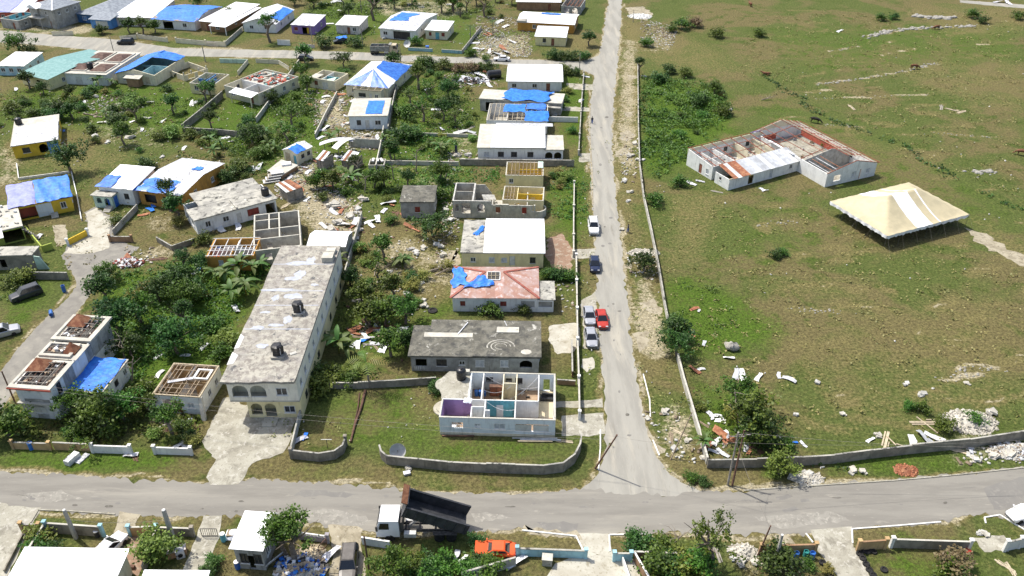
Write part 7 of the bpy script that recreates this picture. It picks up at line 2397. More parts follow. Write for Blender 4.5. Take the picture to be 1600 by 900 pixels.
cow('black cow grazing behind the roofless hall',(1273,192),-25,'hide_black',1.15)
cow('brown cow standing by the limestone ridge at mid field',(1428,108),5,'hide_brown',1.15)
cow('dark brown cow near the grey rock outcrop at the top of the field',(1463,46),190,'hide_brown',1.1)
cow('dark brown calf lying at the left of the field',(1197,117),160,'hide_brown',1.1, lying=True)
cow('dark brown cow near the top edge of the field',(1172,10),100,'hide_brown',1.1, graze=False)
cow('brown cow cut by the right frame edge',(1596,243),150,'hide_brown',1.2)
cow('white cow beside the green thicket',(1140,178),240,'hide_white',1.1, graze=False)

def person(label, px, head, shirt, trouser):
 x, y = G(*px)
 t = thing('person', label,'person',(x, y,0), math.radians(head))
 V = [(0,0, .98),(0,0,1.2),(0,0,1.42),(.01,0,1.53),(.03,0,1.64),(.03,0,1.74)]
 R_ = [(.15, .12),(.14, .11),(.17, .11),(.055, .055),(.09, .10),(.075, .085)]
 E_ = [(0,1),(1,2),(2,3),(3,4),(4,5)]

 def addv(p, r_, par):
  V.append(p)
  R_.append((r_, r_))
  E_.append((par, len(V) - 1))
  return len(V) - 1
 for s in (-1,1):
  a = addv((0, s * .19,1.4), .065,2)
  b_ = addv((-.03, s * .25,1.13), .05, a)
  c = addv((.08, s * .24, .9), .038, b_)
  h = addv((.12, s * .24, .82), .04, c)
  for k_ in range(4):
   addv((.13 + .012 * k_, s * (.225 + .013 * k_), .735 + .006 * k_), .009, h)
  addv((.165, s * .215, .79), .01, h)
  a = addv((s * .05, s * .1, .9), .095,0)
  b_ = addv((s * .11 + .03, s * .11, .5), .065, a)
  c = addv((s * .14, s * .11, .1), .045, b_)
  addv((s * .14 + .17, s * .12, .045), .04, c)
 skinned('body', V, E_, R_,'skin', t,1)
 # clothing shells
 sh = MB().lathe([(.17, .95),(.165,1.15),(.2,1.36),(.17,1.46),(.08,1.5)],12)
 o = sh.build('shirt', K[shirt], t)
 o.scale = (.8,1.1,1)
 sl = MB()
 for s in (-1,1):
  sl.tube((0, s * .19,1.43),(-.02, s * .25,1.16), .085, .07,8)
 sl.build('sleeve', K[shirt], t)
 tr = MB()
 for s in (-1,1):
  tr.path([(0, s * .09,1.0),(s * .11 + .03, s * .11, .5),(s * .14, s * .11, .1)],[.135, .09, .075],8)
 tr.build('trousers', K[trouser], t)
 MB().lathe([(.085,1.67),(.1,1.72),(.085,1.79),(.03,1.83)],10,(.015,0,0)).build('hair', K['hide_black'], t)
 return t

person('person in dark clothes standing on the right verge of the main road',(981,363),160,'paint_navy','fabric_blue')
person('person in dark clothes walking at the left kerb of the main road',(925,193),80,'paint_dark','fabric_blue')
# ------------------------------------------------------------------ vegetation
def leaf_quads(C, size, nrm_up=.5, r=None, elong=1.5):
 """quads at centres C with given sizes, random orientation leaning upward"""
 r = r or rng
 n = len(C)
 nv = r.normal(0,1,(n,3))
 nv[:,2] = np.abs(nv[:,2]) + nrm_up
 nv /= np.linalg.norm(nv, axis=1)[:, None]
 a = np.cross(nv, r.normal(0,1,(n,3)))
 a /= np.linalg.norm(a, axis=1)[:, None] + 1e-9
 b = np.cross(nv, a)
 s = size * r.uniform(.6,1.3, n)
 a *= (s * elong * .5)[:, None]
 b *= (s * .5)[:, None]
 V = np.stack([C - a, C + b, C + a, C - b],1).reshape(-1,3)
 Q = np.arange(4 * n).reshape(n,4)
 return V, Q

def crown_mesh(name, seed, mat, nclump=46, per=24, ls=.17, flat=.75, shell=.5, sig=.2, gap=0.):
 r = np.random.default_rng(seed)
 d = r.normal(0,1,(nclump,3))
 d /= np.linalg.norm(d, axis=1)[:, None]
 d[:,2] = np.where(d[:,2] < -.35,-d[:,2], d[:,2])
 lob = 1 + .34 * np.sin(3 * np.arctan2(d[:,1], d[:,0]) + seed) + r.normal(0, .17, nclump)
 rad = r.uniform(shell,1., nclump) * lob
 c = d * rad[:, None]
 c[:,2] *= flat
 sg = sig * r.uniform(.6,1.3, nclump)
 C = (c[:, None, :] + r.normal(0,1,(nclump, per,3)) * sg[:, None, None] * np.array([1,1, .75])).reshape(-1,3)
 V, Q = leaf_quads(C, ls, .6, r)
 ct = r.uniform(.1, .9, nclump)
 tint = np.clip(np.repeat(ct, per) + r.normal(0, .22, nclump * per),0,1)
 return np_mesh(name, V, Q, K[mat], np.repeat(tint,4))

def trunk_mesh(name, seed, mat):
 r = random.Random(seed)
 b = MB()
 p = [Vector((0,0,0)), Vector((r.uniform(-.06, .06), r.uniform(-.06, .06), .35)), Vector((r.uniform(-.1, .1), r.uniform(-.1, .1), .62))]
 b.path(p,[.05, .04, .034],7)
 for i in range(6):
  a = 2 * PI * i / 6 + r.uniform(-.4, .4)
  e = p[2] + Vector((math.cos(a) * .26, math.sin(a) * .26, r.uniform(.15, .32)))
  m_ = p[2].lerp(e, .5) + Vector((0,0,-.03))
  b.path([p[2] if i % 2 else p[1].lerp(p[2], .6), m_, e],[.026, .017, .006],5)
  f = e + Vector((math.cos(a + .7) * .15, math.sin(a + .7) * .15, r.uniform(.0, .15)))
  b.path([m_, f],[.012, .004],4)
 return b.mesh(name, K[mat])

BIG = {'leaf': [crown_mesh('crown', s + 300,'leaf',62,34, .085, .75, .4, .12) for s in range(4)],'leaf_dark': [crown_mesh('crown', s + 320,'leaf_dark',66,34, .085, .75, .4, .12) for s in range(4)],'sparse': [crown_mesh('crown', s + 340,'leaf',34,34, .08, .9, .5, .11) for s in range(3)]}
CROWNS = {'leaf': [crown_mesh('crown', s,'leaf',60,28, .13, .75, .5, .17) for s in range(5)],'leaf_dark': [crown_mesh('crown', s + 20,'leaf_dark',64,28, .13, .75, .5, .17) for s in range(5)],
   'leaf_light': [crown_mesh('crown', s + 40,'leaf_light',50,30, .12) for s in range(3)],'sparse': [crown_mesh('crown', s + 60,'leaf',20,20, .15, .9, .6, .16) for s in range(4)],
   'leaf_dry': [crown_mesh('crown', s + 80,'leaf_dry',26,20) for s in range(2)],'leaf_yellow': [crown_mesh('crown', s + 90,'leaf_yellow',30,20) for s in range(2)]}
BUSH = {k: [crown_mesh('foliage', s + 100 + i * 10, m,52,24, .13, .8, .45, .19) for s in range(4)] for i,(k, m) in enumerate((('leaf','leaf'),('leaf_dark','leaf_dark'),('leaf_light','leaf_light'),('leaf_yellow','leaf_yellow'),('leaf_dry','leaf_dry')))}
TRUNKS = [trunk_mesh('trunk', s,'bark') for s in range(4)]
STEMS = [trunk_mesh('stem', s + 9,'bark_pale') for s in range(2)]
vr = random.Random(77)
CN = {'leaf': 'green','leaf_dark': 'dark green','leaf_light': 'bright green','sparse': 'thin-crowned','leaf_dry': 'withered brown','leaf_yellow': 'yellowish'}

def sizeword(r):
 return 'small' if r < 1.5 else ('large' if r > 2.9 else 'mid-sized')

def tree(px, r, h, kind='leaf', desc=None):
 x, y = G(*px)
 t = thing('tree', None,'tree',(x, y,0), vr.uniform(0,6),'trees among the houses')
 zc = h - r * .75
 inst('trunk', vr.choice(TRUNKS), t,(0,0,0),(0,0,0),(h * 1.1, h * 1.1, max(.5, zc + r * .35)))
 inst('crown', vr.choice(BIG[kind] if r > 2.2 and kind in BIG else CROWNS[kind]), t,(0,0, max(zc, r * .5)),(0,0, vr.uniform(0,6)),(r, r, r * vr.uniform(.9,1.1)))
 auto(t, desc or f'{sizeword(r)} {CN[kind]} broadleaf tree','tree','trees among the houses')
 return t

def bush(px, r, kind='leaf', h=None, desc=None):
 x, y = G(*px)
 t = thing('bush', None,'bush',(x, y,0), vr.uniform(0,6),'bushes among the houses')
 inst('foliage', vr.choice(BUSH[kind]), t,(0,0, r * .45 if h is None else h * .4),(0,0, vr.uniform(0,6)),(r, r, r * .85 if h is None else h * .75))
 inst('stem', vr.choice(STEMS), t,(0,0,0),(0,0,0),(r, r, r * .8))
 auto(t, desc or f'{sizeword(r)} {CN[kind]} bush','bush','bushes among the houses')
 return t

def banana_leaf(mat, L=1., w=.26, droop=.55, n=6):
 V, Q, T = [],[],[]
 for i in range(n + 1):
  u = i / n
  ww = w * math.sin(PI * min(1, u * .92 + .08)) ** .7 * .5 + .01
  x = L * (u * .85)
  z = L * (.55 * u - droop * u * u * 1.15)
  for s in (-1,0,1):
   V.append((x, s * ww, z + (.04 if s else 0)))
   T.append(.3 + .4 * u + (.15 if s > 0 else 0))
 for i in range(n):
  for j in range(2):
   k = i * 3 + j
   Q.append((k, k + 3, k + 4, k + 1))
 return np_mesh('leaf_blade', V, Q, K[mat], T)

def palm_frond(mat, L=1., n=9):
 V, Q, T = [],[],[]

 def spine(u):
  return Vector((L * u * .9,0, L * (.5 * u - .75 * u * u)))
 for i in range(n):
  u0, u1 = i / n,(i + .55) / n
  p, q = spine(u0 + .08), spine(u1 + .08)
  l = L * .3 * math.sin(PI * (u0 * .85 + .12))
  for s in (-1,1):
   k = len(V)
   tip = p + Vector((l * .55, s * l,-l * .45))
   V += [tuple(p), tuple(q), tuple(tip + Vector((.02,0,0))), tuple(tip)]
   T += [.3, .3, .8, .8]
   Q.append((k, k + 1, k + 2, k + 3) if s < 0 else (k, k + 3, k + 2, k + 1))
 k = len(V)
 a, b = spine(0), spine(.55)
 c = spine(1)
 V += [tuple(a + Vector((0,-.02,0))), tuple(a + Vector((0, .02,0))), tuple(b + Vector((0, .012,0))), tuple(b + Vector((0,-.012,0)))]
 V += [tuple(c)] * 1 + [tuple(c + Vector((0, .006,0)))]
 T += [.2] * 6
 Q += [(k, k + 1, k + 2, k + 3),(k + 3, k + 2, k + 5, k + 4)]
 return np_mesh('frond', V, Q, K[mat], T)

BAN = [banana_leaf('leaf_banana',1., .26, d_) for d_ in (.4, .6, .8)]
FRO = [palm_frond('leaf_banana'), palm_frond('leaf_dark')]
FROY = [palm_frond('leaf_yellow'), palm_frond('leaf_light')]
BTR = MB().path([(0,0,0),(.03, .02, .5),(.02,0,1)],[.09, .075, .05],7).mesh('stem', K['leaf_yellow'])
PTR = MB().path([(0,0,0),(.05,0, .3),(.07, .02, .65),(.05, .03,1)],[.14, .11, .1, .09],8).mesh('trunk', K['bark_pale'])

def banana(px, r, h=None, n=9, desc=None):
 x, y = G(*px)
 h = h or r * .9
 t = thing('banana_plant', None,'banana plant',(x, y,0), vr.uniform(0,6),'banana plants in the yards')
 inst('stem', BTR, t,(0,0,0),(0,0,0),(1.4,1.4, h))
 for i in range(n):
  s = r * vr.uniform(.85,1.25)
  inst('leaf_blade', vr.choice(BAN), t,(.02,0, h * vr.uniform(.8,1)),(vr.uniform(-.2, .2), vr.uniform(-.55, .25),2 * PI * i / n + vr.uniform(-.3, .3)),(s, s, s))
 auto(t, desc or f'{"large" if r > 2.2 else "small"} broad-leaved banana plant','banana plant','banana plants in the yards')
 return t

def palm(px, r, h, yellow=False, n=10, desc=None):
 x, y = G(*px)
 t = thing('palm_tree', None,'palm tree',(x, y,0), vr.uniform(0,6),'palms in the yards')
 inst('trunk', PTR, t,(0,0,0),(0,0,0),(1.3,1.3, h))
 for i in range(n):
  s = r * vr.uniform(.8,1.2)
  inst('frond', vr.choice(FROY if yellow else FRO), t,(.065, .04, h),(vr.uniform(-.2, .2), vr.uniform(-.5, .2),2 * PI * i / n + vr.uniform(-.25, .25)),(s, s, s))
 auto(t, desc or ('yellowish' if yellow else 'green') + ' feather-leaved palm','palm tree','palms in the yards')
 return t

# trees (foot in the photograph, crown radius, height, kind)
TREES = [(32,84,3.8,6,'leaf'),(50,88,2.4,3.4,'leaf_dark'),(203,52,2.0,4.5,'leaf_dark'),(224,54,2.3,5.5,'leaf'),(243,52,2.0,4,'leaf'),(160,53,1.8,2.6,'leaf_dark'),(422,66,2.7,8.5,'leaf'),
   (112,270,3.3,6.5,'leaf_dark'),(68,147,1.3,3,'leaf_dark'),(113,152,1.4,3,'leaf_dark'),(97,184,1.5,4,'leaf_dark'),(114,186,1.7,4,'leaf_dark'),(272,178,1.8,4.5,'leaf_dark'),(330,152,1.9,4,'leaf_dark'),
   (187,205,2.2,4,'leaf_dark'),(478,100,2.2,5.5,'leaf'),(472,128,2.2,5,'leaf'),(480,142,1.8,4,'leaf'),(538,106,2.6,4.5,'leaf_dark'),(584,32,1.6,9,'sparse'),(545,26,2.4,4.5,'leaf_dark'),(617,14,2.4,5,'leaf_dark'),
   (690,20,2.6,5.5,'leaf'),(708,18,2.6,6.5,'leaf_dark'),(757,26,2.2,7,'sparse'),(654,140,2.6,7,'leaf'),(700,156,2.6,5,'leaf_dark'),(662,190,2.0,6,'sparse'),(642,166,1.6,4.5,'sparse'),
   (267,330,1.5,6.5,'leaf_dark'),(279,345,1.9,5.2,'leaf_dark'),(507,293,1.7,4,'leaf'),(522,298,1.9,4.2,'leaf'),(585,294,1.9,4,'leaf'),(601,296,1.7,4,'leaf'),(690,285,2.3,4.5,'leaf'),
   (677,370,3.2,4.8,'leaf_dark'),(600,408,1.7,5,'leaf'),(614,470,1.9,5,'leaf'),(567,476,1.9,4,'leaf'),(574,506,2.1,3.8,'leaf'),(602,506,2.2,4,'leaf'),(634,506,2.6,5,'leaf'),(611,557,2.0,4.6,'leaf'),
   (187,530,3.4,6.5,'leaf_dark'),(222,505,3.0,5.5,'leaf'),(278,552,3.4,5.5,'leaf_dark'),(205,555,2.4,4,'leaf_dark'),(165,668,3.8,5.5,'leaf'),(128,652,2.4,4.5,'leaf'),(195,655,3.0,4.5,'leaf'),(15,680,3.6,5,'leaf'),(232,640,2.4,3.6,'leaf'),(300,478,2.6,4.5,'leaf'),(250,470,2.8,4,'leaf_dark'),(165,470,2.2,4.6,'leaf_dark'),(170,440,2.4,3.4,'leaf'),(288,448,2.2,4,'leaf_dark'),
   (248,874,2.2,3.6,'leaf_light'),(462,876,2.4,7.,'leaf'),(447,868,1.6,5.4,'leaf'),(612,902,2.3,3.6,'leaf'),(1106,886,2.5,7.,'sparse'),(1090,894,1.8,3,'leaf'),(1168,676,4.0,6,'leaf'),(1150,640,2.6,5,'leaf'),(1180,690,2.6,4.5,'leaf_dark'),
   (1057,556,2.3,4,'leaf_dark'),(1054,528,1.9,3.5,'leaf_dark'),(1216,740,1.8,3,'leaf_light'),(1007,424,2.3,3.4,'leaf_dark'),(1115,150,2.4,4,'leaf'),(998,118,1.3,5,'leaf_dark'),(395,226,3.0,5,'leaf_dark'),(360,30,2.2,3.5,'leaf'),(745,10,2.6,5,'leaf_dark'),(800,8,2.,4,'leaf_dark'),(490,12,2.6,4.5,'leaf'),(460,8,2.6,4,'leaf_dark'),(920,72,2.0,4.2,'leaf_dark'),(310,12,2.5,4,'leaf'),(1215,892,2.,3.,'leaf_dark')]
for (x, y, r, h, k) in TREES:
 tree((x, y), r, h, k)
BUSHES = [(38,162,1.5,'leaf'),(71,164,1.3,'leaf'),(116,162,1.4,'leaf'),(20,175,2,'leaf'),(52,182,1.6,'leaf'),(80,184,1.6,'leaf_dark'),(62,180,1.2,'leaf'),(146,144,1.5,'leaf'),(136,152,1.5,'leaf_dark'),(262,142,1.4,'leaf_dark'),(207,158,1.8,'leaf'),(200,170,2.2,'leaf_light'),
   (222,164,1.5,'leaf'),(176,174,1.4,'leaf_dark'),(128,172,1.5,'leaf'),(270,214,2.3,'leaf_light'),(250,218,1.6,'leaf'),(300,216,1.8,'leaf'),(230,266,2.1,'leaf_dark'),(186,350,1.5,'leaf'),(280,352,1.4,'leaf_yellow'),(376,266,2.2,'leaf'),(352,284,2.2,'leaf_dark'),(365,275,1.8,'leaf'),(410,245,2.0,'leaf'),(318,380,1.6,'leaf'),
   (508,74,2.6,'leaf_dark'),(556,72,2.3,'leaf_dark'),(536,118,1.6,'leaf'),(650,70,2.0,'leaf'),(660,104,2.4,'leaf'),(674,106,2.2,'leaf_dark'),(695,108,2.2,'leaf'),(718,112,2.0,'leaf_dry'),(738,112,2.0,'leaf_dry'),(765,112,2.0,'leaf_dark'),(750,110,1.7,'leaf'),(760,95,1.4,'leaf'),(735,88,1.8,'leaf'),(634,182,2.3,'leaf'),(630,220,2.9,'leaf_dark'),(648,215,2.2,'leaf'),
   (705,165,2.2,'leaf_dark'),(864,92,2.2,'leaf_dark'),(880,93,2.0,'leaf_dark'),(895,94,1.8,'leaf_dark'),(912,94,2.0,'leaf_dark'),(885,116,1.8,'leaf'),(898,117,1.6,'leaf_dark'),(878,110,1.5,'leaf'),(1010,72,2.0,'leaf'),(1030,128,2.2,'leaf_dark'),(1045,115,2.0,'leaf_dark'),(1130,180,2.0,'leaf'),(1090,165,2.6,'leaf_dark'),(1070,120,2.,'leaf'),
   (1062,290,1.7,'leaf'),(1022,318,1.8,'leaf'),(688,312,2.1,'leaf'),(655,300,1.6,'leaf'),(865,435,1.5,'leaf_dark'),(877,436,1.5,'leaf_dark'),(889,437,1.4,'leaf'),(855,434,1.3,'leaf'),(768,490,1.7,'leaf'),(820,489,1.2,'leaf'),(698,420,1.3,'leaf_yellow'),(682,612,1.2,'leaf_dark'),(684,604,1.1,'leaf_dark'),
   (333,516,1.8,'leaf'),(352,540,2.0,'leaf_light'),(348,560,1.7,'leaf'),(308,462,2.0,'leaf_dark'),(500,610,2.2,'leaf_light'),(490,600,2.2,'leaf_dark'),(515,592,1.6,'leaf'),(545,598,1.4,'leaf'),(65,846,1.7,'leaf_light'),(60,858,1.4,'leaf'),(335,880, .9,'leaf'),(328,898,1.1,'leaf_dark'),(995,856,1.6,'leaf_dark'),(1035,862,1.5,'leaf'),(1075,893,2.1,'leaf_light'),
   (1030,892,2.0,'leaf'),(1050,890,1.6,'leaf_dark'),(1260,886, .9,'leaf'),(1490,892,2.0,'leaf_dry'),(1480,896,1.6,'leaf'),(640,888,1.6,'leaf'),(662,892,1.5,'leaf_dark'),(685,900,1.8,'leaf'),(730,898,1.4,'leaf'),(752,880,1.0,'leaf_dark'),(768,893,1.5,'leaf'),(745,852,1.1,'leaf_dark'),(655,872, .6,'leaf'),(636,880, .8,'leaf_light'),(700,880, .9,'leaf'),
   (1080,750, .9,'leaf'),(1100,757, .8,'leaf_dark'),(40,440,2.0,'leaf_light'),(25,446,1.8,'leaf'),(1292,232,1.2,'leaf'),(1210,402,1.2,'leaf_dark'),(1222,398,1.0,'leaf'),(1440,642,1.1,'leaf'),(1420,638, .9,'leaf'),(1475,670,1.4,'leaf'),(1120,230,1.4,'leaf'),(1520,660,1.2,'leaf'),(85,862,1.0,'leaf_dark'),(420,855,1.1,'leaf'),(1376,32,1.8,'leaf'),(1395,30,1.6,'leaf_dark'),(1520,28,2.2,'leaf'),(1535,36,1.8,'leaf_dark'),(1185,57,2.0,'leaf'),(1120,58,2.2,'leaf'),(1065,45,2.6,'leaf'),(1085,42,2.4,'leaf_dry'),(1050,50,1.8,'leaf'),(1590,30,2.,'leaf')]
for (x, y, r, k) in BUSHES:
 bush((x, y), r, k)
for (x, y, r) in ((155,136,2.3),(176,136,1.9),(328,228,2.2),(346,232,2.0),(335,246,2.0),(420,236,2.2),(430,240,1.9),(518,226,2.4),(530,216,1.9),(550,290,2.8),(540,282,2.2),(688,244,2.6),(697,238,2.0),(684,236,2.0),(376,432,3.0),(355,445,2.8),(398,432,2.6),(385,462,3.0),(340,440,2.4),(410,425,2.2),(365,470,2.4),(532,416,2.0),(535,405,1.6),(530,552,2.8),(520,540,2.2),(543,556,2.0),(630,420,2.2),(645,215,2.2),(1098,700,1.6),(600,225,2.),(415,215,2.0),(440,205,2.),(166,184,1.6)):
 banana((x, y), r)
palm((578,606),2.6,4.6, True,9)
palm((770,56),2.0,4.5, False)
palm((735,60),1.8,3.5, False)
palm((632,418),1.6,1.2, False)
palm((716,24),2.0,6, False)
palm((565,20),1.8,5.5, True)

# self-sown shrubs and young trees over the yards
sr = random.Random(404)
LOTS = [([(0,135),(300,140),(345,165),(290,215),(210,250),(0,200)],34,5),([(300,215),(420,160),(500,120),(530,145),(480,250),(400,300),(340,260)],34,6),([(480,260),(600,262),(700,275),(690,345),(590,370),(500,310)],16,3),([(615,105),(745,112),(745,255),(600,258),(610,170)],34,6),([(470,2),(800,2),(800,30),(600,30),(500,24)],16,8),([(545,380),(700,400),(650,490),(640,600),(520,590),(530,470)],26,3),([(150,420),(330,400),(360,440),(330,560),(230,560),(165,480)],16,4),([(90,640),(320,640),(310,695),(100,700)],14,1),([(1000,130),(1140,150),(1100,210),(1010,290)],14,0),([(1040,570),(1100,580),(1240,660),(1230,715),(1110,715)],12,0),([(862,110),(900,118),(896,235),(870,235)],8,0),([(858,268),(895,268),(892,340),(866,345)],8,0)]
for poly, nb, nt_ in LOTS:
 nb = int(nb * .72)
 w = wpoly(poly)
 xa, xb = min(p[0] for p in w), max(p[0] for p in w)
 ya, yb = min(p[1] for p in w), max(p[1] for p in w)
 k = 0
 while k < nb + nt_:
  x, y = sr.uniform(xa, xb), sr.uniform(ya, yb)
  if not in_poly(np.array([x]), np.array([y]), w)[0] or any(math.hypot(x - l[1], y - l[2]) < l[3] * 1.25 + .8 for l in LM):
   k += .02
   continue
  dd = y * _cp + CAM_H * _sp
  px_ = (800 + FPX * x / dd,450 - FPX * (y * _sp - CAM_H * _cp) / dd)
  kd = sr.choice(['leaf','leaf','leaf_dark','leaf','leaf_light','leaf_light','leaf_yellow'])
  if k < nb:
   bush(px_, sr.uniform(.7,1.5), kd)
  else:
   tree(px_, sr.uniform(1.2,2.), sr.uniform(3,5.2), sr.choice(['leaf','leaf_dark','sparse']))
  k += 1

# bare, broken trees
def snag(px, h, lean, desc):
 x, y = G(*px)
 t = thing('bare_tree', None,'tree',(x, y,0),0,'storm-stripped trees')
 r = random.Random(int(x * 10))
 b = MB()
 top = Vector((lean[0], lean[1], h))
 b.path([(0,0,0), top * .5 + Vector((.1,0,0)), top],[.16, .12, .05],7)
 b.build('trunk', K['bark_pale'], t)
 l = MB()
 for i in range(7):
  p = top * r.uniform(.45, .95)
  a = r.uniform(0,6.3)
  q = p + Vector((math.cos(a), math.sin(a), r.uniform(.1, .7))) * r.uniform(.8,1.8)
  l.path([p, q, q + Vector((math.cos(a + .6), math.sin(a + .6), .2)) * .6],[.05, .03, .01],5)
 l.build('branch', K['bark_pale'], t)
 auto(t, desc,'tree','storm-stripped trees')

for (px, h, l) in (((650,268),5,(.4, .2)),((695,280),4,(1.2, .5)),((615,280),4.5,(-.3,0)),((560,285),5,(.2,0)),((1040,858),2.0,(1.8, .4)),((195,560),5,(.8,-1)),((205,600),4,(1., .5)),((1155,665),5.5,(-1.2,1.)),((680,430),1.2,(2.4, .5)),((570,300),3.5,(.5, .1)),((1190,156), .8,(2.,-.5))):
 snag(px, h, l,'bare pale broken tree')
# felled trunks on the ground
for k_,(a, b_, r, lab) in enumerate((((571,612),(548,692), .2,'long dark felled palm trunk lying across the grassy yard'),((562,615),(550,690), .1,'thinner felled stem beside the long dark trunk in the grassy yard'),((664,428),(700,418), .25,'bare felled trunk on the dirt behind the red hip-roofed house'),((130,178),(160,184), .15,'felled trunk in the rough ground left of the scrub'),((592,400),(585,432), .12,'slim felled stem on the dirt yard under the small tree'))):
 p, q = P(*a), P(*b_)
 p.z = q.z = r
 o = MB().path([p, p.lerp(q, .35) + Vector((.1, .05, .04)), p.lerp(q, .7) + Vector((-.08,0, .02)), q],[r, r * .9, r * .8, r * .65],8).build('felled_trunk', K['wood_dark' if k_ < 2 else 'bark_pale'], None, loc=(p.x, p.y,0))
 tag(o, lab,'trunk')

def spread(name, polys, dens, mat, hmax, size, per=9, sig=.35, seed=0, label=None):
 """ground cover nobody could count: leaf clumps over areas of the ground"""
 r = np.random.default_rng(seed)
 Cs, Ts = [],[]
 for poly in polys:
  w = wpoly(poly)
  x0, x1 = min(p[0] for p in w), max(p[0] for p in w)
  y0, y1 = min(p[1] for p in w), max(p[1] for p in w)
  n = int((x1 - x0) * (y1 - y0) * dens)
  x, y = r.uniform(x0, x1, n), r.uniform(y0, y1, n)
  keep = in_poly(x + vnoise(x / 2, y / 2,3) * 1.2, y + vnoise(x / 2, y / 2,4) * 1.2, w)
  keep &= (vnoise(x / 3.5, y / 3.5, seed + 9) + r.uniform(-1.0,1.0, n)) > -.35
  x, y = x[keep], y[keep]
  hh = hmax * np.clip(.45 + .5 * vnoise(x / 2.5, y / 2.5, seed + 5), .1,1.1)
  n = len(x)
  c = np.stack([x, y, hh * r.uniform(.3,1, n)],1)
  C = (c[:, None, :] + r.normal(0,1,(n, per,3)) * np.array([sig, sig, sig * .6])).reshape(-1,3)
  C[:,2] = np.maximum(C[:,2], .05)
  Cs.append(C)
  Ts.append(np.clip(np.repeat(r.uniform(.05, .95, n), per) + r.normal(0, .2, n * per),0,1))
 C = np.concatenate(Cs)
 T = np.concatenate(Ts)
 V, Q = leaf_quads(C, size, .7, r)
 o = inst(name, np_mesh(name, V, Q, K[mat], np.repeat(T,4)))
 stuff(o)
 if label:
  o['label'] = label
 return o

spread('undergrowth',[[(1000,122),(1030,124),(1080,128),(1120,138),(1142,165),(1140,185),(1120,205),(1085,232),(1050,262),(1012,280),(1001,240),(999,180)]],1.5,'leaf',1.5, .34,10, .45,1,'dense green thicket behind the long field wall')
spread('undergrowth',[[(150,440),(200,425),(310,400),(345,418),(420,405),(372,500),(345,590),(305,565),(260,565),(225,610),(205,590),(205,560),(160,520)]],1.6,'leaf', .9, .3,11, .5,2,'dark tangled scrub left of the apartment block')
spread('undergrowth',[[(400,175),(440,145),(470,130),(500,160),(490,215),(460,215),(430,250),(395,250),(340,235),(300,225),(320,212),(385,210)]],1.7,'leaf',1.0, .3,11, .5,3,'tall green scrub below the roofless cream house')
spread('undergrowth',[[(605,210),(640,200),(720,220),(716,245),(650,262),(600,262)],[(600,262),(705,262),(780,262),(780,290),(705,290),(690,345),(640,290),(600,300)],[(880,265),(905,265),(925,330),(895,345),(865,340),(855,290)]],1.1,'leaf', .6, .28,9, .45,4,'patchy green scrub round the grey block ruin')
spread('undergrowth',[[(90,640),(250,628),(320,650),(310,690),(215,695),(100,690)],[(0,650),(60,655),(80,690),(0,700)],[(205,620),(240,540),(258,545),(235,625)]],1.4,'leaf',1.2, .34,10, .45,5,'tangled green growth along the front road verge, left')
spread('undergrowth',[[(590,874),(640,868),(740,866),(790,870),(800,882),(720,905),(585,905)],[(990,880),(1075,880),(1085,905),(1010,905)]],1.8,'leaf', .7, .26,10, .4,6,'lush weeds and creepers round the dump truck')
spread('undergrowth',[[(515,582),(548,572),(605,574),(605,590),(560,596),(515,600)],[(500,420),(560,430),(560,500),(520,520)],[(560,440),(650,470),(650,500),(560,510)],[(870,430),(897,428),(897,438),(870,440)]],1.0,'leaf', .8, .32,9, .4,7,'creeper and weeds beside the apartment block wall')
spread('undergrowth',[[(0,140),(60,150),(120,150),(190,140),(260,160),(255,185),(150,190),(60,190),(0,190)],[(0,430),(60,440),(50,470),(0,470)]], .7,'leaf', .5, .3,9, .5,8,'rough green scrub left of the felled trunk')
spread('undergrowth',[[(630,100),(780,100),(785,118),(640,118)],[(620,120),(740,130),(745,190),(620,200)],[(780,8),(730,10),(560,5),(480,8),(470,22),(560,34),(600,20),(740,26)]], .7,'leaf', .5, .32,9, .5,9,'weeds on the vacant plot by the back road')
spread('undergrowth',[[(1180,116),(1250,158),(1290,188),(1360,208),(1420,240),(1480,282),(1540,305),(1610,334),(1610,328),(1545,300),(1490,276),(1425,234),(1362,203),(1292,183),(1254,153),(1190,114)]],1.2,'leaf_dark', .5, .34,8, .35,10,'overgrown fence line running across the field')
spread('undergrowth',[[(1040,560),(1075,570),(1110,690),(1100,700),(1060,600)],[(1085,600),(1150,590),(1230,650),(1240,715),(1110,722)],[(1040,430),(1110,450),(1160,500),(1120,540),(1060,530)],[(1200,725),(1330,720),(1330,735),(1210,740)]], .8,'leaf', .45, .26,9, .4,11,'weeds inside the field corner behind the block wall')
spread('weeds',[[(1010,290),(1110,300),(1300,320),(1600,420),(1600,680),(1400,700),(1110,700),(1040,430)],[(1150,110),(1290,190),(1600,330),(1600,20),(1180,20)]], .16,'weed', .12, .26,8, .35,12,'dry yellow-green weed tufts over the field')
spread('weeds',[[(400,700),(680,700),(690,600),(480,600)],[(0,250),(260,250),(260,200),(0,200)],[(560,350),(720,350),(720,480),(560,480)],[(970,30),(998,60),(998,300),(1045,560),(1100,730),(1060,740),(990,560),(960,240)],[(905,110),(925,130),(922,250),(930,390),(940,700),(905,700),(898,400),(903,200)]], .22,'weed', .12, .22,6, .3,13,'low weeds on the yards and verges')
spread('undergrowth',[[(490,60),(560,66),(600,40),(560,36)],[(640,205),(745,210),(745,170),(620,130),(610,200)],[(500,285),(600,270),(690,300),(690,345),(600,330),(520,300)],[(240,240),(420,250),(420,275),(345,290),(300,262)],[(300,150),(345,165),(290,200),(230,195),(255,170)]], .5,'leaf', .5, .3,9, .5,15,'scattered green scrub between the damaged houses')
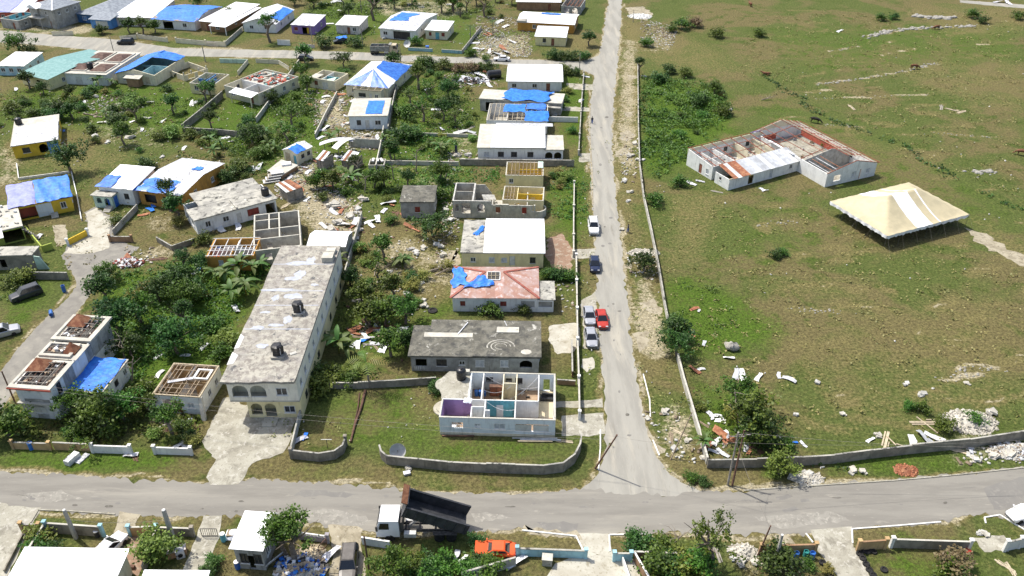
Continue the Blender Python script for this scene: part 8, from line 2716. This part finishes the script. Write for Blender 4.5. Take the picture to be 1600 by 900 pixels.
spread('weeds',[[(0,100),(300,110),(600,120),(740,120),(740,340),(0,430)]], .10,'weed', .15, .3,7, .4,14,'weed tufts in the plots between the houses')
# ------------------------------------------------------------------ storm debris and yard things
dr = random.Random(31)

def bent_sheet(name, L, W, mat, seed, curl=.25):
 r = random.Random(seed)
 ph = r.uniform(0,6)

 def fn(u, v):
  tw = 1 - .25 * abs(math.sin(2.5 * u + ph))
  return ((u - .5) * L + r.uniform(-.05, .05),(v - .5) * W * tw + .12 * math.sin(5 * u + ph), .06 + r.uniform(0, .09) + curl * (.5 + .5 * math.sin(3.5 * u + ph)) * (.4 + .6 * v) + .03 * math.sin(v * 25))
 return MB().grid(fn,8,8).mesh(name, K[mat], True)

SHEETS = {m: [bent_sheet('metal_sheet',2.6,1.0, m, s, .15 + .12 * s) for s in range(4)] for m in ('white_sheet','zinc','zinc_light','rust','tarp')}

def chunk_mesh(seed, mat):
 r = random.Random(seed)
 b = MB()
 for i in range(4):
  b.obox((r.uniform(-.5, .5), r.uniform(-.4, .4), r.uniform(.08, .3)),(r.uniform(.5,1.1), r.uniform(.4, .8), r.uniform(.15, .35)),(r.uniform(-.35, .35), r.uniform(-.35, .35), r.uniform(0,3)))
 return b.mesh('broken_slab', K[mat])

CHUNKS = [chunk_mesh(s,'rubble_white') for s in range(3)] + [chunk_mesh(s + 5,'rubble') for s in range(3)]
BOARDS = {m: MB().box(-1.3,-.12,0,1.3, .12, .05).box(-1.0, .2, .0,1.2, .34, .05).box(-.9,-.3, .052,-.2,-.2, .1).mesh('broken_boards', K[m]) for m in ('wood','wood_pale','wood_dark','wood_grey')}
WN = {'white_sheet': 'white','zinc': 'grey','zinc_light': 'pale grey','rust': 'rusty','wood': 'brown','wood_pale': 'pale','wood_dark': 'dark','wood_grey': 'grey','tarp': 'blue'}

def deb(kind, px, s=1.0, rz=None, mat=None, desc=None):
 x, y = G(*px)
 rz = dr.uniform(0,6.3) if rz is None else rz
 if kind == 's':
  m = mat or 'white_sheet'
  o = inst('metal_sheet', dr.choice(SHEETS[m]), None,(x, y, .02),(dr.uniform(-.1, .1), dr.uniform(-.1, .1), rz),(s, s, s))
  auto(o, desc or f'bent {WN[m]} roofing sheet','metal sheet','fallen roofing sheets')
 elif kind == 'c':
  o = inst('broken_slab', dr.choice(CHUNKS), None,(x, y,0),(0,0, rz),(s, s, s))
  auto(o, desc or 'pale broken concrete pieces','concrete','broken concrete pieces')
 else:
  m = mat or 'wood'
  o = inst('broken_boards', BOARDS[m], None,(x, y, .01),(0,0, rz),(s, s, s))
  auto(o, desc or f'{WN[m]} broken boards','boards','broken boards on the ground')
 return o

for (x, y, s, m) in ((1160,588,1.5,'white_sheet'),(1150,586,1.3,'white_sheet'),(1185,590,1.0,'zinc_light'),(1217,587, .8,'white_sheet'),(1233,594,1.1,'zinc'),(1100,537, .8,'white_sheet'),(1085,483, .9,'rust'),(1092,486, .6,'zinc_light'),(1080,523, .8,'rust'),(1085,579,1.1,'rust'),(1095,578, .7,'zinc_light'),(1139,560, .9,'zinc_light'),
      (1110,650, .9,'white_sheet'),(1122,652, .9,'zinc'),(1128,660,1.0,'zinc_light'),(1120,690,1.1,'white_sheet'),(1130,688, .9,'white_sheet'),(1115,706, .8,'white_sheet'),(1220,690, .9,'zinc_light'),(1240,692, .6,'tarp'),(1255,695, .6,'white_sheet'),(1165,700, .9,'zinc'),(1080,287,1.3,'white_sheet'),(1094,284,1.0,'white_sheet'),(1190,297, .9,'white_sheet'),(1195,298, .7,'white_sheet'),
      (1013,40,1.,'white_sheet'),(368,483,1.4,'white_sheet'),(320,542,1.,'white_sheet'),(250,585, .9,'white_sheet'),(295,660, .9,'white_sheet'),(305,425,1.3,'white_sheet'),(312,420, .7,'tarp'),(247,558, .8,'zinc'),(290,556, .9,'zinc_light'),(203,405,1.4,'white_sheet'),(192,412,1.0,'zinc'),(212,408,1.0,'rust'),
      (590,343,1.6,'white_sheet'),(600,330,1.2,'white_sheet'),(580,352,1.3,'zinc_light'),(640,355,1.3,'white_sheet'),(650,360,1.0,'white_sheet'),(610,320,1.1,'rust'),(345,358,1.7,'zinc_light'),(372,355,1.5,'white_sheet'),(405,262,1.6,'zinc'),(395,264,1.2,'zinc'),(352,216,1.4,'white_sheet'),(362,222,1.0,'zinc_light'),(288,232,1.1,'white_sheet'),(708,265, .9,'white_sheet'),
      (505,265,1.2,'white_sheet'),(508,272,1.0,'white_sheet'),(475,262,1.0,'white_sheet'),(480,312,1.1,'zinc_light'),(598,222,1.3,'white_sheet'),(590,216,1.3,'white_sheet'),(505,160,1.3,'zinc_light'),(510,200,1.3,'white_sheet'),(500,205,1.3,'white_sheet'),(485,155,1.0,'white_sheet'),(510,152,1.2,'zinc_light'),(160,192,1.2,'zinc_light'),(210,190,1.2,'zinc_light'),(180,188,1.2,'white_sheet'),(132,160,1.1,'white_sheet'),(235,160,1.1,'white_sheet'),(310,160,1.7,'zinc'),(300,163,1.4,'zinc_light'),(315,157,1.1,'white_sheet'),(255,190,1.1,'white_sheet'),(222,203,1.1,'white_sheet'),(25,140,1.2,'white_sheet'),(100,205, .9,'tarp'),
      (785,75,2.2,'white_sheet'),(800,66,1.6,'white_sheet'),(775,85,2.0,'white_sheet'),(790,82,2.0,'white_sheet'),(765,82,1.4,'white_sheet'),(742,68,1.5,'white_sheet'),(780,35,2.2,'white_sheet'),(790,42,1.8,'zinc_light'),(755,120,2.2,'white_sheet'),(745,116,2.0,'white_sheet'),(762,124,1.4,'zinc_light'),(730,122,1.5,'zinc'),(764,134,1.5,'white_sheet'),(670,140,1.2,'zinc'),(682,172,1.4,'white_sheet'),(690,165,1.2,'zinc_light'),(720,208,2.2,'zinc_light'),(735,207,1.4,'zinc'),(690,202,1.1,'white_sheet'),(632,206, .9,'white_sheet'),(510,8,2.4,'white_sheet'),(525,4,2.0,'white_sheet'),(532,18,1.6,'zinc_light'),(515,38,1.5,'zinc_light'),
      (60,372,1.3,'white_sheet'),(235,328,1.4,'tarp'),(225,336,1.2,'white_sheet'),(240,322,1.1,'tarp'),(735,355, .0,'zinc'),(590,515,1.0,'white_sheet'),(575,530,1.2,'white_sheet'),(565,533,1.1,'tarp'),(588,538,1.0,'white_sheet'),(555,522,1.0,'rust'),(630,520,1.2,'white_sheet'),(560,540, .9,'zinc'),(805,880,1.4,'white_sheet'),(800,866, .9,'white_sheet'),(703,884,1.0,'white_sheet'),(712,870, .9,'white_sheet'),(722,878, .9,'zinc_light'),(1040,875,1.5,'zinc'),(1058,878,1.0,'white_sheet'),(278,698,1.2,'zinc_light'),(290,700,1.0,'zinc'),(205,712,1.0,'white_sheet'),
      (1360,688, .7,'white_sheet'),(1445,686,1.5,'zinc'),(1460,684,1.4,'zinc_light'),(1425,690,1.3,'zinc_light'),(1515,703,1.0,'white_sheet'),(1312,49,1.4,'zinc'),(1575,5,2.4,'white_sheet'),(1560,4,2.,'white_sheet'),(1170,705, .8,'rust'),(915,120,1.2,'white_sheet'),(908,158,1.4,'zinc_light'),(470,688,1.0,'white_sheet'),(476,683, .8,'tarp'),(515,870,1.5,'white_sheet')):
 if s:
  if m == 'white_sheet' and dr.random() < .4:
   m = dr.choice(['zinc_light','zinc','zinc_light','rust'])
  deb('s',(x, y), s * .74, mat=m)
for (x, y, s) in ((1143,545,1.5),(1370,682, .8),(1552,648,1.4),(1438,617,1.1),(1280,600, .8),(1245,647, .7),(1318,647, .7),(1008,120,1.1),(990,225,1.2),(985,245,1.3),(1000,250,1.1),(975,283,1.1),(985,300, .9),(980,315, .9),(972,360, .9),(1040,645, .9),(1055,705, .9),(1010,655, .7),(1075,690, .7),(685,385,1.3),(695,400,1.3),(640,390,1.0),(650,396,1.1),(660,388,1.0),(610,425, .8),(570,312,1.5),(560,330,1.4),(545,340,1.6),(520,325,2.0),(530,350,1.6),(515,360,1.5),(560,360,1.3),(550,375,1.4),(700,330,1.2),(700,345,1.3),(715,245,1.3),(725,250,1.2),(735,242,1.4),(745,250,1.1),(150,152,1.4),(185,165,1.2),(145,215,1.5),(205,215,1.4),(90,225,1.2),(170,222,1.2),(255,245,1.),(230,185,1.),(560,217,1.3),(575,212,1.2),(535,160,1.3),(540,195,1.2),(600,60,1.2),(648,58,1.2),(660,12,1.4),(640,8,1.5),(700,8,1.4),(865,180,1.1),(1215,870, .8),(1230,880, .8),(1182,878, .9),(1160,882, .9),(1145,870, .8),(1530,833, .9),(1540,838, .8),(1238,745,1.),(1262,738,1.),(1330,735, .9),(1350,737, .8),(1550,712,1.1),(1570,708,1.3),(1590,702,1.3),(1520,716,1.),(640,732, .7),(705,735, .0),(1415,600, .7),(1510,600, .6),(1100,715, .8),(740,610, .0),(540,838, .0),(1045,868, .8),(560,470,1.),(655,470,1.1),(665,478,1.2),(640,440,1.),(655,445,1.1),(640,460,1.1)):
 if s:
  deb('c',(x, y), s)
for (x, y, s, m) in ((1060,675,1.0,'wood_pale'),(1048,684, .9,'wood'),(1150,600,1.2,'wood_dark'),(550,350,1.5,'wood_pale'),(540,360,1.4,'wood_pale'),(556,372,1.2,'wood'),(548,330,1.3,'wood_pale'),(560,345,1.3,'wood_pale'),(530,300,1.3,'wood'),(565,526,1.1,'wood'),(550,515,1.3,'wood_dark'),(600,530,1.0,'wood_grey'),(450,320,1.5,'wood_pale'),(440,290,1.2,'wood'),(515,255,1.3,'wood'),(490,280,1.3,'wood'),(500,295,1.2,'wood_grey'),(555,220,1.3,'wood'),(565,214,1.2,'wood_pale'),(575,216,1.4,'wood'),(530,150,1.5,'wood_pale'),(542,158,1.3,'wood'),(525,170,1.3,'wood_pale'),(515,180,1.2,'wood'),(690,175,1.2,'wood_pale'),(713,170,1.7,'wood_pale'),(735,200,1.2,'wood_grey'),(730,128,1.5,'wood_grey'),(700,125,1.5,'wood_dark'),(745,130,1.6,'wood'),(210,712,1.0,'wood_dark'),(255,665,1.1,'wood_grey'),(265,672,1.1,'wood_dark'),(300,645,1.0,'wood'),(245,405,1.4,'wood_dark'),(1120,300,1.,'wood_grey'),(1385,688,1.4,'wood_pale'),(1445,660,1.6,'wood_pale'),(1500,706,1.3,'wood_pale'),(1560,702,1.2,'wood_pale'),(1330,168,1.4,'wood_pale'),(1490,172,1.5,'wood_pale'),(1502,175,1.3,'wood_pale'),(1470,168,1.4,'wood_grey'),(880,690,1.0,'wood_pale'),(1165,866,1.3,'wood_grey'),(1120,865,1.0,'wood_grey'),(1570,885, .9,'wood_pale'),(1580,890, .8,'wood_pale'),(735,880, .0,'wood')):
 if s:
  deb('b',(x, y), s, mat=m)

for poly, n in (([(430,255),(565,232),(562,292),(480,322),(430,310)],26),([(545,503),(612,500),(602,548),(550,548)],14),([(470,140),(560,145),(545,215),(500,220)],12),([(510,300),(572,322),(560,380),(500,370)],16),([(560,300),(640,320),(640,370),(570,370)],8),([(745,25),(835,60),(830,92),(740,90)],10),([(690,112),(780,112),(780,136),(700,138)],10),([(1085,640),(1180,680),(1190,715),(1105,715)],8)):
 w = wpoly(poly)
 while n > 0:
  x, y = dr.uniform(min(p[0] for p in w), max(p[0] for p in w)), dr.uniform(min(p[1] for p in w), max(p[1] for p in w))
  if in_poly(np.array([x]), np.array([y]), w)[0]:
   dd = y * _cp + CAM_H * _sp
   deb('s' if n % 2 else 'b',(800 + FPX * x / dd,450 - FPX * (y * _sp - CAM_H * _cp) / dd), dr.uniform(.6,1.25), mat=dr.choice(['zinc','rust','zinc_light','white_sheet','rust'] if n % 2 else ['wood','wood_pale','wood_dark','wood_grey']))
   n -= 1

def scatter_stuff(name, polys, dens, mat, smin, smax, label, seed):
 """countless small bits lying on the ground, one object"""
 r = np.random.default_rng(seed)
 V, Q = [],[]
 for poly in polys:
  w = wpoly(poly)
  x0, x1 = min(p[0] for p in w), max(p[0] for p in w)
  y0, y1 = min(p[1] for p in w), max(p[1] for p in w)
  n = int((x1 - x0) * (y1 - y0) * dens)
  x, y = r.uniform(x0, x1, n), r.uniform(y0, y1, n)
  k = in_poly(x, y, w) & ((vnoise(x / 3, y / 3, seed) + r.uniform(-1,1, n)) > .1)
  for xx, yy in zip(x[k], y[k]):
   a, b, c = r.uniform(smin, smax), r.uniform(smin, smax) * .7, r.uniform(.03, .16)
   t = r.uniform(0,6.3)
   ca, sa = math.cos(t), math.sin(t)
   z0 = r.uniform(0, .08)
   tl = r.uniform(-.12, .12)
   base = len(V)
   for (u, v) in ((-.5,-.5),(.5,-.5),(.5, .5),(-.5, .5)):
    V.append((xx + ca * u * a - sa * v * b, yy + sa * u * a + ca * v * b, z0 + u * tl))
   for (u, v) in ((-.5,-.5),(.5,-.5),(.5, .5),(-.5, .5)):
    V.append((xx + ca * u * a - sa * v * b, yy + sa * u * a + ca * v * b, z0 + c + u * tl))
   for f in MB.BF[1:]:
    Q.append(tuple(base + i for i in f))
 o = stuff(inst(name, np_mesh(name, V, Q, K[mat])))
 o['label'] = label
 return o

YARDS = [[(0,140),(300,140),(420,170),(600,110),(740,110),(740,345),(560,360),(430,300),(260,260),(0,260)],[(560,350),(720,350),(710,480),(640,600),(490,600),(520,500)],[(480,0),(800,0),(800,95),(740,92),(720,70),(560,40)],[(430,845),(520,850),(510,905),(420,905)],[(1100,855),(1200,850),(1200,905),(1100,905)],[(200,390),(330,380),(320,410),(190,420)]]
SPOTS = [[(545,505),(610,500),(600,545),(550,545)],[(430,260),(560,230),(560,290),(480,320),(430,310)],[(470,140),(560,145),(610,215),(500,220)],[(690,115),(780,112),(780,135),(700,138)],[(745,25),(835,30),(830,90),(740,90)],[(690,295),(720,330),(715,420),(680,420)],[(1480,690),(1600,690),(1600,725),(1500,725)],[(1225,735),(1290,730),(1290,755),(1230,755)],[(1000,30),(1060,40),(1050,80),(1000,70)],[(970,210),(1000,210),(1005,290),(970,290)],[(1000,640),(1100,650),(1100,730),(1040,715)],[(980,395),(1030,400),(1030,440),(985,430)],[(525,295),(570,320),(560,380),(500,370)],[(205,390),(240,385),(240,415),(190,415)],[(120,150),(200,150),(210,180),(130,185)],[(540,210),(605,208),(598,235),(540,235)],[(700,235),(750,235),(750,255),(700,255)],[(440,870),(515,875),(510,905),(430,905)],[(860,445),(900,440),(898,490),(870,490)]]
scatter_stuff('litter', YARDS, .10,'rubble_white', .12, .5,'small white scraps strewn over the yards',1)
scatter_stuff('litter', SPOTS,1.1,'rubble_white', .12, .55,'pale scraps heaped in the wreckage spots',2)
scatter_stuff('rubble', SPOTS, .9,'rubble', .15, .6,'grey rubble in the wreckage spots',3)
scatter_stuff('splinters', SPOTS, .6,'wood', .2, .9,'splintered timber in the wreckage spots',4)
scatter_stuff('splinters', YARDS, .05,'wood_dark', .2, .7,'dark scraps strewn over the yards',5)
scatter_stuff('litter',[[(1010,290),(1600,300),(1600,680),(1110,700),(1040,430)],[(1110,130),(1600,20),(1600,300),(1300,250)]], .012,'rubble_white', .12, .45,'stray white scraps on the field',6)
scatter_stuff('litter',[[(400,700),(690,700),(690,600),(480,600)],[(970,300),(1040,470),(1100,730),(1000,600)],[(905,110),(925,130),(930,390),(940,700),(905,700)]], .12,'rubble_white', .08, .3,'small white scraps on yards and verges',7)
scatter_stuff('rubble',[[(570,365),(715,360),(712,475),(590,450)],[(430,300),(560,300),(560,370),(480,362)]], .35,'rubble', .12, .5,'loose stones on the bare dirt yard',8)

# limestone outcrops
def outcrop(name, pts, n, sz, mat, label, seed, hw=.7):
 r = np.random.default_rng(seed)
 w = equal(wpoly(pts),40)
 V, Q = [],[]
 for i in range(n):
  p = w[int(r.integers(0,41))]
  x, y = p.x + r.normal(0, hw), p.y + r.normal(0, hw * .6)
  s = sz * r.uniform(.4,1.2)
  base = len(V)
  th = r.uniform(0,6.3)
  for k,(zz, f) in enumerate(((0,1.),(.28, .95),(.5, .5))):
   for j in range(6):
    a = th + j * PI / 3
    q = f * r.uniform(.7,1.1)
    V.append((x + s * q * math.cos(a), y + s * .7 * q * math.sin(a), zz * s * r.uniform(.7,1.1) if k else 0))
  for k in range(2):
   for j in range(6):
    Q.append((base + k * 6 + j, base + k * 6 + (j + 1) % 6, base + (k + 1) * 6 + (j + 1) % 6, base + (k + 1) * 6 + j))
  Q += [(base + 12, base + 13, base + 14, base + 15),(base + 12, base + 15, base + 16, base + 17)]
 o = stuff(inst(name, np_mesh(name, V, Q, K[mat])))
 o['label'] = label

outcrop('rock_rubble', RIDGES[1],120, .7,'rock','grey rocky ridge at the top of the field',1,1.1)
outcrop('rock_rubble',[(1430,25),(1455,28),(1485,28)],70,1.1,'rock','grey rock outcrop near the top right of the field',2,1.3)
outcrop('rock_rubble', RIDGES[0],110, .34,'rock','long low stony ridge across the mid field',3, .6)
for i, k in enumerate((2,3,8,9,10,12,19,20)):
 outcrop('rock_rubble', RIDGES[k],26, .22,'rock','pale stones along the limestone streaks',10 + i, .6)
outcrop('rock_rubble',[(1525,270),(1550,268)],40, .6,'rock','grey stones at the right of the field',30, .8)

def heap(label, px, rx, ry, h, mat, n=260, seed=0, size=.3):
 r = random.Random(seed)
 x, y = G(*px)
 b = MB()
 for i in range(n):
  a, q = r.uniform(0,6.3), math.sqrt(r.random())
  z = h * (1 - q) ** .9
  s = size * r.uniform(.4,1.2)
  b.obox((q * rx * math.cos(a), q * ry * math.sin(a), z * r.uniform(.5,1)),(s, s * .8, s * .6),(r.uniform(-1,1), r.uniform(-1,1), r.uniform(0,3)))
 core = MB()
 core.grid(lambda u, v: ((u * .93) * rx * math.cos(2 * PI * v),(u * .93) * ry * math.sin(2 * PI * v), h * (1 - u) ** .9 * .85),6,14)
 t = thing('stone_heap', label,'heap',(x, y,0))
 o = stuff(b.build('loose_stones', K[mat if isinstance(mat, str) else mat[0]], t))
 if not isinstance(mat, str):
  for k, m_ in enumerate(mat[1:]):
   b = MB()
   for i in range(n // 3):
    a, q = r.uniform(0,6.3), math.sqrt(r.random())
    s = size * r.uniform(.5,1.4)
    b.obox((q * rx * math.cos(a), q * ry * math.sin(a), h * (1 - q) ** .9 + .06),(s, s * .6, s * .3),(r.uniform(-.6, .6), r.uniform(-.6, .6), r.uniform(0,3)))
   stuff(b.build('goods', K[m_], t))
  mat = mat[0]
 core.build('core', K[mat], t, smooth=True)

heap('large heap of grey gravel inside the field wall',(1515,660),3.8,2.6,1.2,'rubble',420,1, .3)
heap('pale gravel heap beside the leaning post, bottom right',(1162,862),1.8,1.2, .7,'rubble',160,2, .25)
heap('white marl heap at the top of the main road',(1000,26),4.0,3.0, .9,'stone_white',160,3, .5)
heap('heap of brown rubble below the field wall, front road verge',(1415,735),1.6,1.1, .5,'rust',120,4, .25)
heap('pale rubble heap beside the two tall poles',(1262,748),2.0,1.3, .5,'rubble',150,5, .25)
heap('wide tip of white rubble at the right end of the front verge',(1585,706),3.4,1.6, .5,['rubble','rubble_white','zinc','wood'],200,6, .35)
heap('heap of pale wood chips under the tall garden tree',(485,868),2.0,1.6, .5,'wood_pale',220,7, .25)
heap('pale coral-stone heap on the main road verge',(1005,395),3.0,1.4, .5,'rubble',200,8, .3)
heap('tangled pile of household goods beside the tall garden tree',(470,888),3.0,1.8, .8,['rubble','fabric_blue','black_plastic','fabric_white','wood','wood_pale','tarp'],70,9, .6)
heap('dark charred heap on the vacant plot by the back road',(735,127),5.0,2.2, .9,['chassis','black_plastic','zinc','white_sheet','wood_dark'],120,10, .7)
heap('red and white household pile by the cul-de-sac',(200,412),2.6,1.6, .9,['wood_dark','fabric_white','shutter_red','zinc_light'],80,11, .6)
# boulder
r = np.random.default_rng(3)
x, y = G(1144,546)

def bl(u, v):
 th, ph = 2 * PI * u, PI * v
 k = 1 + .13 * math.sin(3 * th + 2 * ph) + .08 * math.sin(5 * th - ph)
 return (.95 * k * math.sin(ph) * math.cos(th), .8 * k * math.sin(ph) * math.sin(th), .55 + .65 * k * math.cos(ph))

o = MB().grid(bl,14,9).build('boulder', K['rock'], None)
o.location = (x, y,0)
tag(o,'single grey boulder in the green field behind the field wall','boulder')

# ---- drums, dish, tyres and other yard things
def barrel(label, px, mat='blue_plastic', h=.95, lid=None, group=None):
 x, y = G(*px)
 t = thing('drum', label,'drum',(x, y,0),0, group)
 MB().lathe([(.27,0),(.3, .05),(.31, h * .3),(.29, h * .33),(.31, h * .36),(.31, h * .65),(.29, h * .68),(.31, h * .71),(.3, h),(.25, h),(.25, h - .25)],14).build('shell', K[mat], t, smooth=False)
 if lid:
  MB().lathe([(.31, h),(.31, h + .05),(.1, h + .07)],14).build('lid', K[lid], t)
 return t

barrel('leftmost of the three drums by the ochre wall, bright blue',(1243,872))
barrel('darker green-blue middle drum of the three by the ochre wall',(1258,870),'fabric_teal')
barrel('rightmost blue drum of the three, against the ochre pillar',(1268,872))
barrel('blue-green drum with a white lid by the white tarpaulin, bottom left',(350,845),'teal_wall',1.2,'stone_white')
barrel('blue drum with a white lid below the narrow white-roofed house',(372,888),'blue_plastic',1.1,'stone_white')
barrel('blue drum on the left verge of the front road',(50,702),'blue_plastic',1.2)
barrel('bright blue drum beside the side road',(101,456),'blue_plastic',1.3)
t = barrel('dark blue drum lying beside the side road',(80,488),'blue_plastic',1.6)
t.rotation_euler = (1.45,0, .5)
t.location.z = .3
barrel('tall dark blue drum beside the wide white arched house',(713,242),'paint_navy',2.2)
barrel('blue drum behind the mouldy concrete-roofed house',(655,522),'blue_plastic',1.0)
barrel('dark drum in the corner of the bottom left yard',(153,838),'paint_black', .9,'stone_white')

def dish(label, px, r, tilt, rz):
 x, y = G(*px)
 t = thing('satellite_dish', label,'satellite dish',(x, y,0), rz)
 d = bpy.data.objects.new('reflector', None)
 b = MB()
 b.grid(lambda u, v: ((u * r) * math.cos(2 * PI * v),(u * r) * math.sin(2 * PI * v), .35 * r * u * u),5,20)
 o = b.build('reflector', K['zinc_light'], t, smooth=True)
 o.location = (0,0, r * .9)
 o.rotation_euler = (tilt,0,0)
 MB().tube((0,0,0),(0, .05, r * .9), .06).build('mast', K['chassis'], t)
 MB().tube((0,0, r * .9), Vector((0,0, r * .9)) + Matrix.Rotation(tilt,3,'X') @ Vector((0,0, r * .8)), .03).build('feed_arm', K['chassis'], t)

dish('round grey satellite dish behind the curved front wall',(622,712),1.05,1.1, .2)
dish('small white satellite dish beside the far dump truck',(637,74),1.1,1.0,-.3)
dish('white dish lying beside the mouldy concrete-roofed house',(630,528),1.0, .25,0)

def tyre(label, px, r=.36, flat=True, group=None):
 x, y = G(*px)
 t = inst('tyre', MB().lathe([(r * .55,0),(r * .95, .01),(r, .06),(r, .16),(r * .95, .21),(r * .55, .22),(r * .5, .11)],16).mesh('tyre', K['tyre']), None,(x, y, .005))
 return tag(t, label,'tyre', group)

for i,(x, y) in enumerate(((1343,866),(1348,873),(1353,882),(1358,891),(1364,899))):
 tyre(f'{("first", "second", "third", "fourth", "fifth")[i]} tyre from the ochre gate wall in the row edging the drive',(x, y), .4, group='tyres edging the drive')
tyre('lone tyre on the grass below the ochre pillar',(1285,880), .42)
tyre('tyre beside the yellow shrub, left of the drive',(1297,898), .4)
tyre('tyre against the ochre gate wall',(1365,863), .36)
tyre('tyre on the bare plot right of the tyre row',(1381,891), .42)
tyre('old tyre on the dirt behind the red hip-roofed house',(676,486), .8)
tyre('large tyre lying against the ochre gate wall corner',(1353,860), .6)
bush((1293,893), .7,'leaf_yellow')

def box_thing(name, label, cat, px, l, mat, rz=0, parts=(), z=0):
 x, y = G(*px)
 t = thing(name, label, cat,(x, y, z), rz)
 MB().box(-l[0] / 2,-l[1] / 2,0.02, l[0] / 2, l[1] / 2, l[2]).build('cabinet', K[mat], t)
 for (n_, bx, m_) in parts:
  MB().box(*bx).build(n_, K[m_], t)
 return t

box_thing('refrigerator','grey refrigerator lying on the front road verge','refrigerator',(114,720),(.85,1.9, .75),'zinc_light',-.35,[('door',(-.41,-.9, .755, .41, .25, .8),'white_sheet'),('handle',(-.36,-.85, .805,-.3,-.3, .84),'chassis')])
box_thing('ribbed_sheet','white ribbed panel lying beside the grey refrigerator on the verge','panel',(129,717),(.75,1.8, .14),'white_sheet',-.35,[('rib',(-.37,-.6, .145, .37,-.5, .2),'white_sheet'),('rib',(-.37,0, .145, .37, .1, .2),'white_sheet'),('rib',(-.37, .5, .145, .37, .6, .2),'white_sheet')])
t = box_thing('washing_machine','white washing machine tipped on the grass by the concrete pole','washing machine',(283,869),(.9, .8,1.1),'white_sheet', .4)
MB().tube((0,-.41, .55),(0,-.46, .55), .28, .26,16).build('porthole', K['car_glass'], t)
box_thing('cupboard','brown cupboard with a pink top beside the tipped washing machine','cupboard',(278,866),(2.0, .9, .9),'brown_wall', .35,[('top',(-1.02,-.47, .905,1.02, .47, .96),'pink_wall')])
box_thing('utility_box','pale concrete utility box behind the aqua wall','box',(855,880),(1.1, .9,1.0),'concrete_drive',-.1,[('lid',(-.6,-.5,1.003, .6, .5,1.1),'slab_pale')])
box_thing('bench','brown wooden bench on the red paved yard','bench',(200,888),(1.6, .35, .4),'wood_dark',0,[('leg',(-.75,-.15,0,-.65, .15, .019),'wood_dark'),('leg',(.65,-.15,0, .75, .15, .019),'wood_dark')])
box_thing('toolbox','red plastic crate at the end of the grey-green mouldy wall','crate',(1511,863),(.6, .5, .35),'fabric_red', .2,[('lid',(-.32,-.27, .352, .32, .27, .4),'paint_red')])
box_thing('crate','white crate on the front verge below the curved wall','crate',(636,741),(.8, .5, .3),'rubble_white', .3,[('rim',(-.43,-.28, .302, .43, .28, .36),'white_sheet')])
box_thing('bin','small blue bin on top of the grass by the back road lawn','bin',(668,79),(.9, .9,1.3),'blue_plastic',0,[('lid',(-.5,-.5,1.303, .5, .5,1.4),'tarp_dark')])
# big black tube
x, y = G(773,122)
t = thing('plastic_tank','big black plastic tank lying on its side by the charred heap','water tank',(x, y,1.1), .3)
MB().tube((-1.8,0,0),(1.6,0,0),1.1,1.1,18, False).build('barrel', K['black_plastic'], t, smooth=True)
MB().tube((-1.8,0,0),(-2.1,0,0),1.1, .7,18).build('dome', K['black_plastic'], t)
# goalposts of thin poles, clothes line
x, y = G(512,700)
t = thing('clothes_pole','thin cross-topped pole standing in the grassy yard','pole',(x, y,0))
MB().tube((0,0,0),(0,0,1.5), .04, n=6).build('shaft', K['chassis'], t)
MB().bar((-.7,0,1.5),(.7,0,1.5), .06).build('crossbar', K['zinc_light'], t)
# white tarpaulin by the narrow house
x, y = G(368,838)
t = thing('draped_tarpaulin','pale blue-white tarpaulin draped over goods beside the narrow white-roofed house','tarpaulin',(x, y,0))
MB().grid(lambda u, v: (-1.2 + 2.6 * u,-.7 + 1.6 * v, .9 * (math.sin(PI * min(1, max(0, u)) * .9 + .15)) * (math.sin(PI * v * .9 + .15)) + .05 * math.sin(9 * u + 7 * v)),14,10).build('cloth', K['tarp_white'], t, smooth=True)
MB().box(-.9,-.4,0.01,1.0, .6, .55).build('covered_goods', K['wood'], t)
# loose awning board leaning by the garden tree
x, y = G(432,880)
t = thing('leaning_board','white board leaning beside the tall garden tree','board',(x, y,0), .9)
MB().obox((0,0, .8),(2.6, .06, .9),(.5,0,0)).build('board_face', K['white_sheet'], t)
MB().obox((0, .3, .4),(.08, .08, .9),(-.3,0,0)).build('prop', K['wood'], t)
# strut fallen poles in the field
for a, b_, lab in (((1432,652),(1465,678),'long white pole lying near the gravel heap'),((1385,682),(1400,697),'thin pale pole leaning by the field wall'),((1400,694),(1422,702),'short white plank by the grey sheets at the field wall')):
 p, q = P(*a), P(*b_)
 o = MB().bar((p.x, p.y, .08),(q.x, q.y, .12), .14, .12).build('loose_pole', K['wood_pale'], None, loc=p)
 tag(o, lab,'pole')
# ------------------------------------------------------------------ labels of repeated things: what they stand beside
def resolve_labels():
 by = {}
 for o, desc, x, y in AUTO:
  best = min(LM, key=lambda l: math.hypot(l[1] - x, l[2] - y) - l[3] * .7)
  dx, dy = x - best[1], y - best[2]
  if abs(dx) > abs(dy) * .8:
   rel = 'right of the' if dx > 0 else 'left of the'
  else:
   rel = 'behind the' if dy > 0 else 'in front of the'
  by.setdefault(f'{desc} {rel} {best[0]}',[]).append((math.hypot(dx, dy), o))
 ords = ['nearest','second nearest','third nearest','fourth nearest','fifth nearest','sixth nearest','seventh nearest','eighth nearest','ninth nearest','tenth nearest','eleventh nearest','twelfth nearest','thirteenth nearest','fourteenth nearest','fifteenth nearest','sixteenth nearest','seventeenth nearest']
 for lab, items in by.items():
  items.sort(key=lambda q: q[0])
  for i,(_, o) in enumerate(items):
   if len(items) == 1:
    o['label'] = lab
   else:
    w = f'{lab}, {ords[i]} it' if i < len(ords) else f'{lab}, farther off'
    o['label'] = w
   words_ = o['label'].split()
   if len(words_) > 16:
    o['label'] = ' '.join(words_[:16])

resolve_labels()
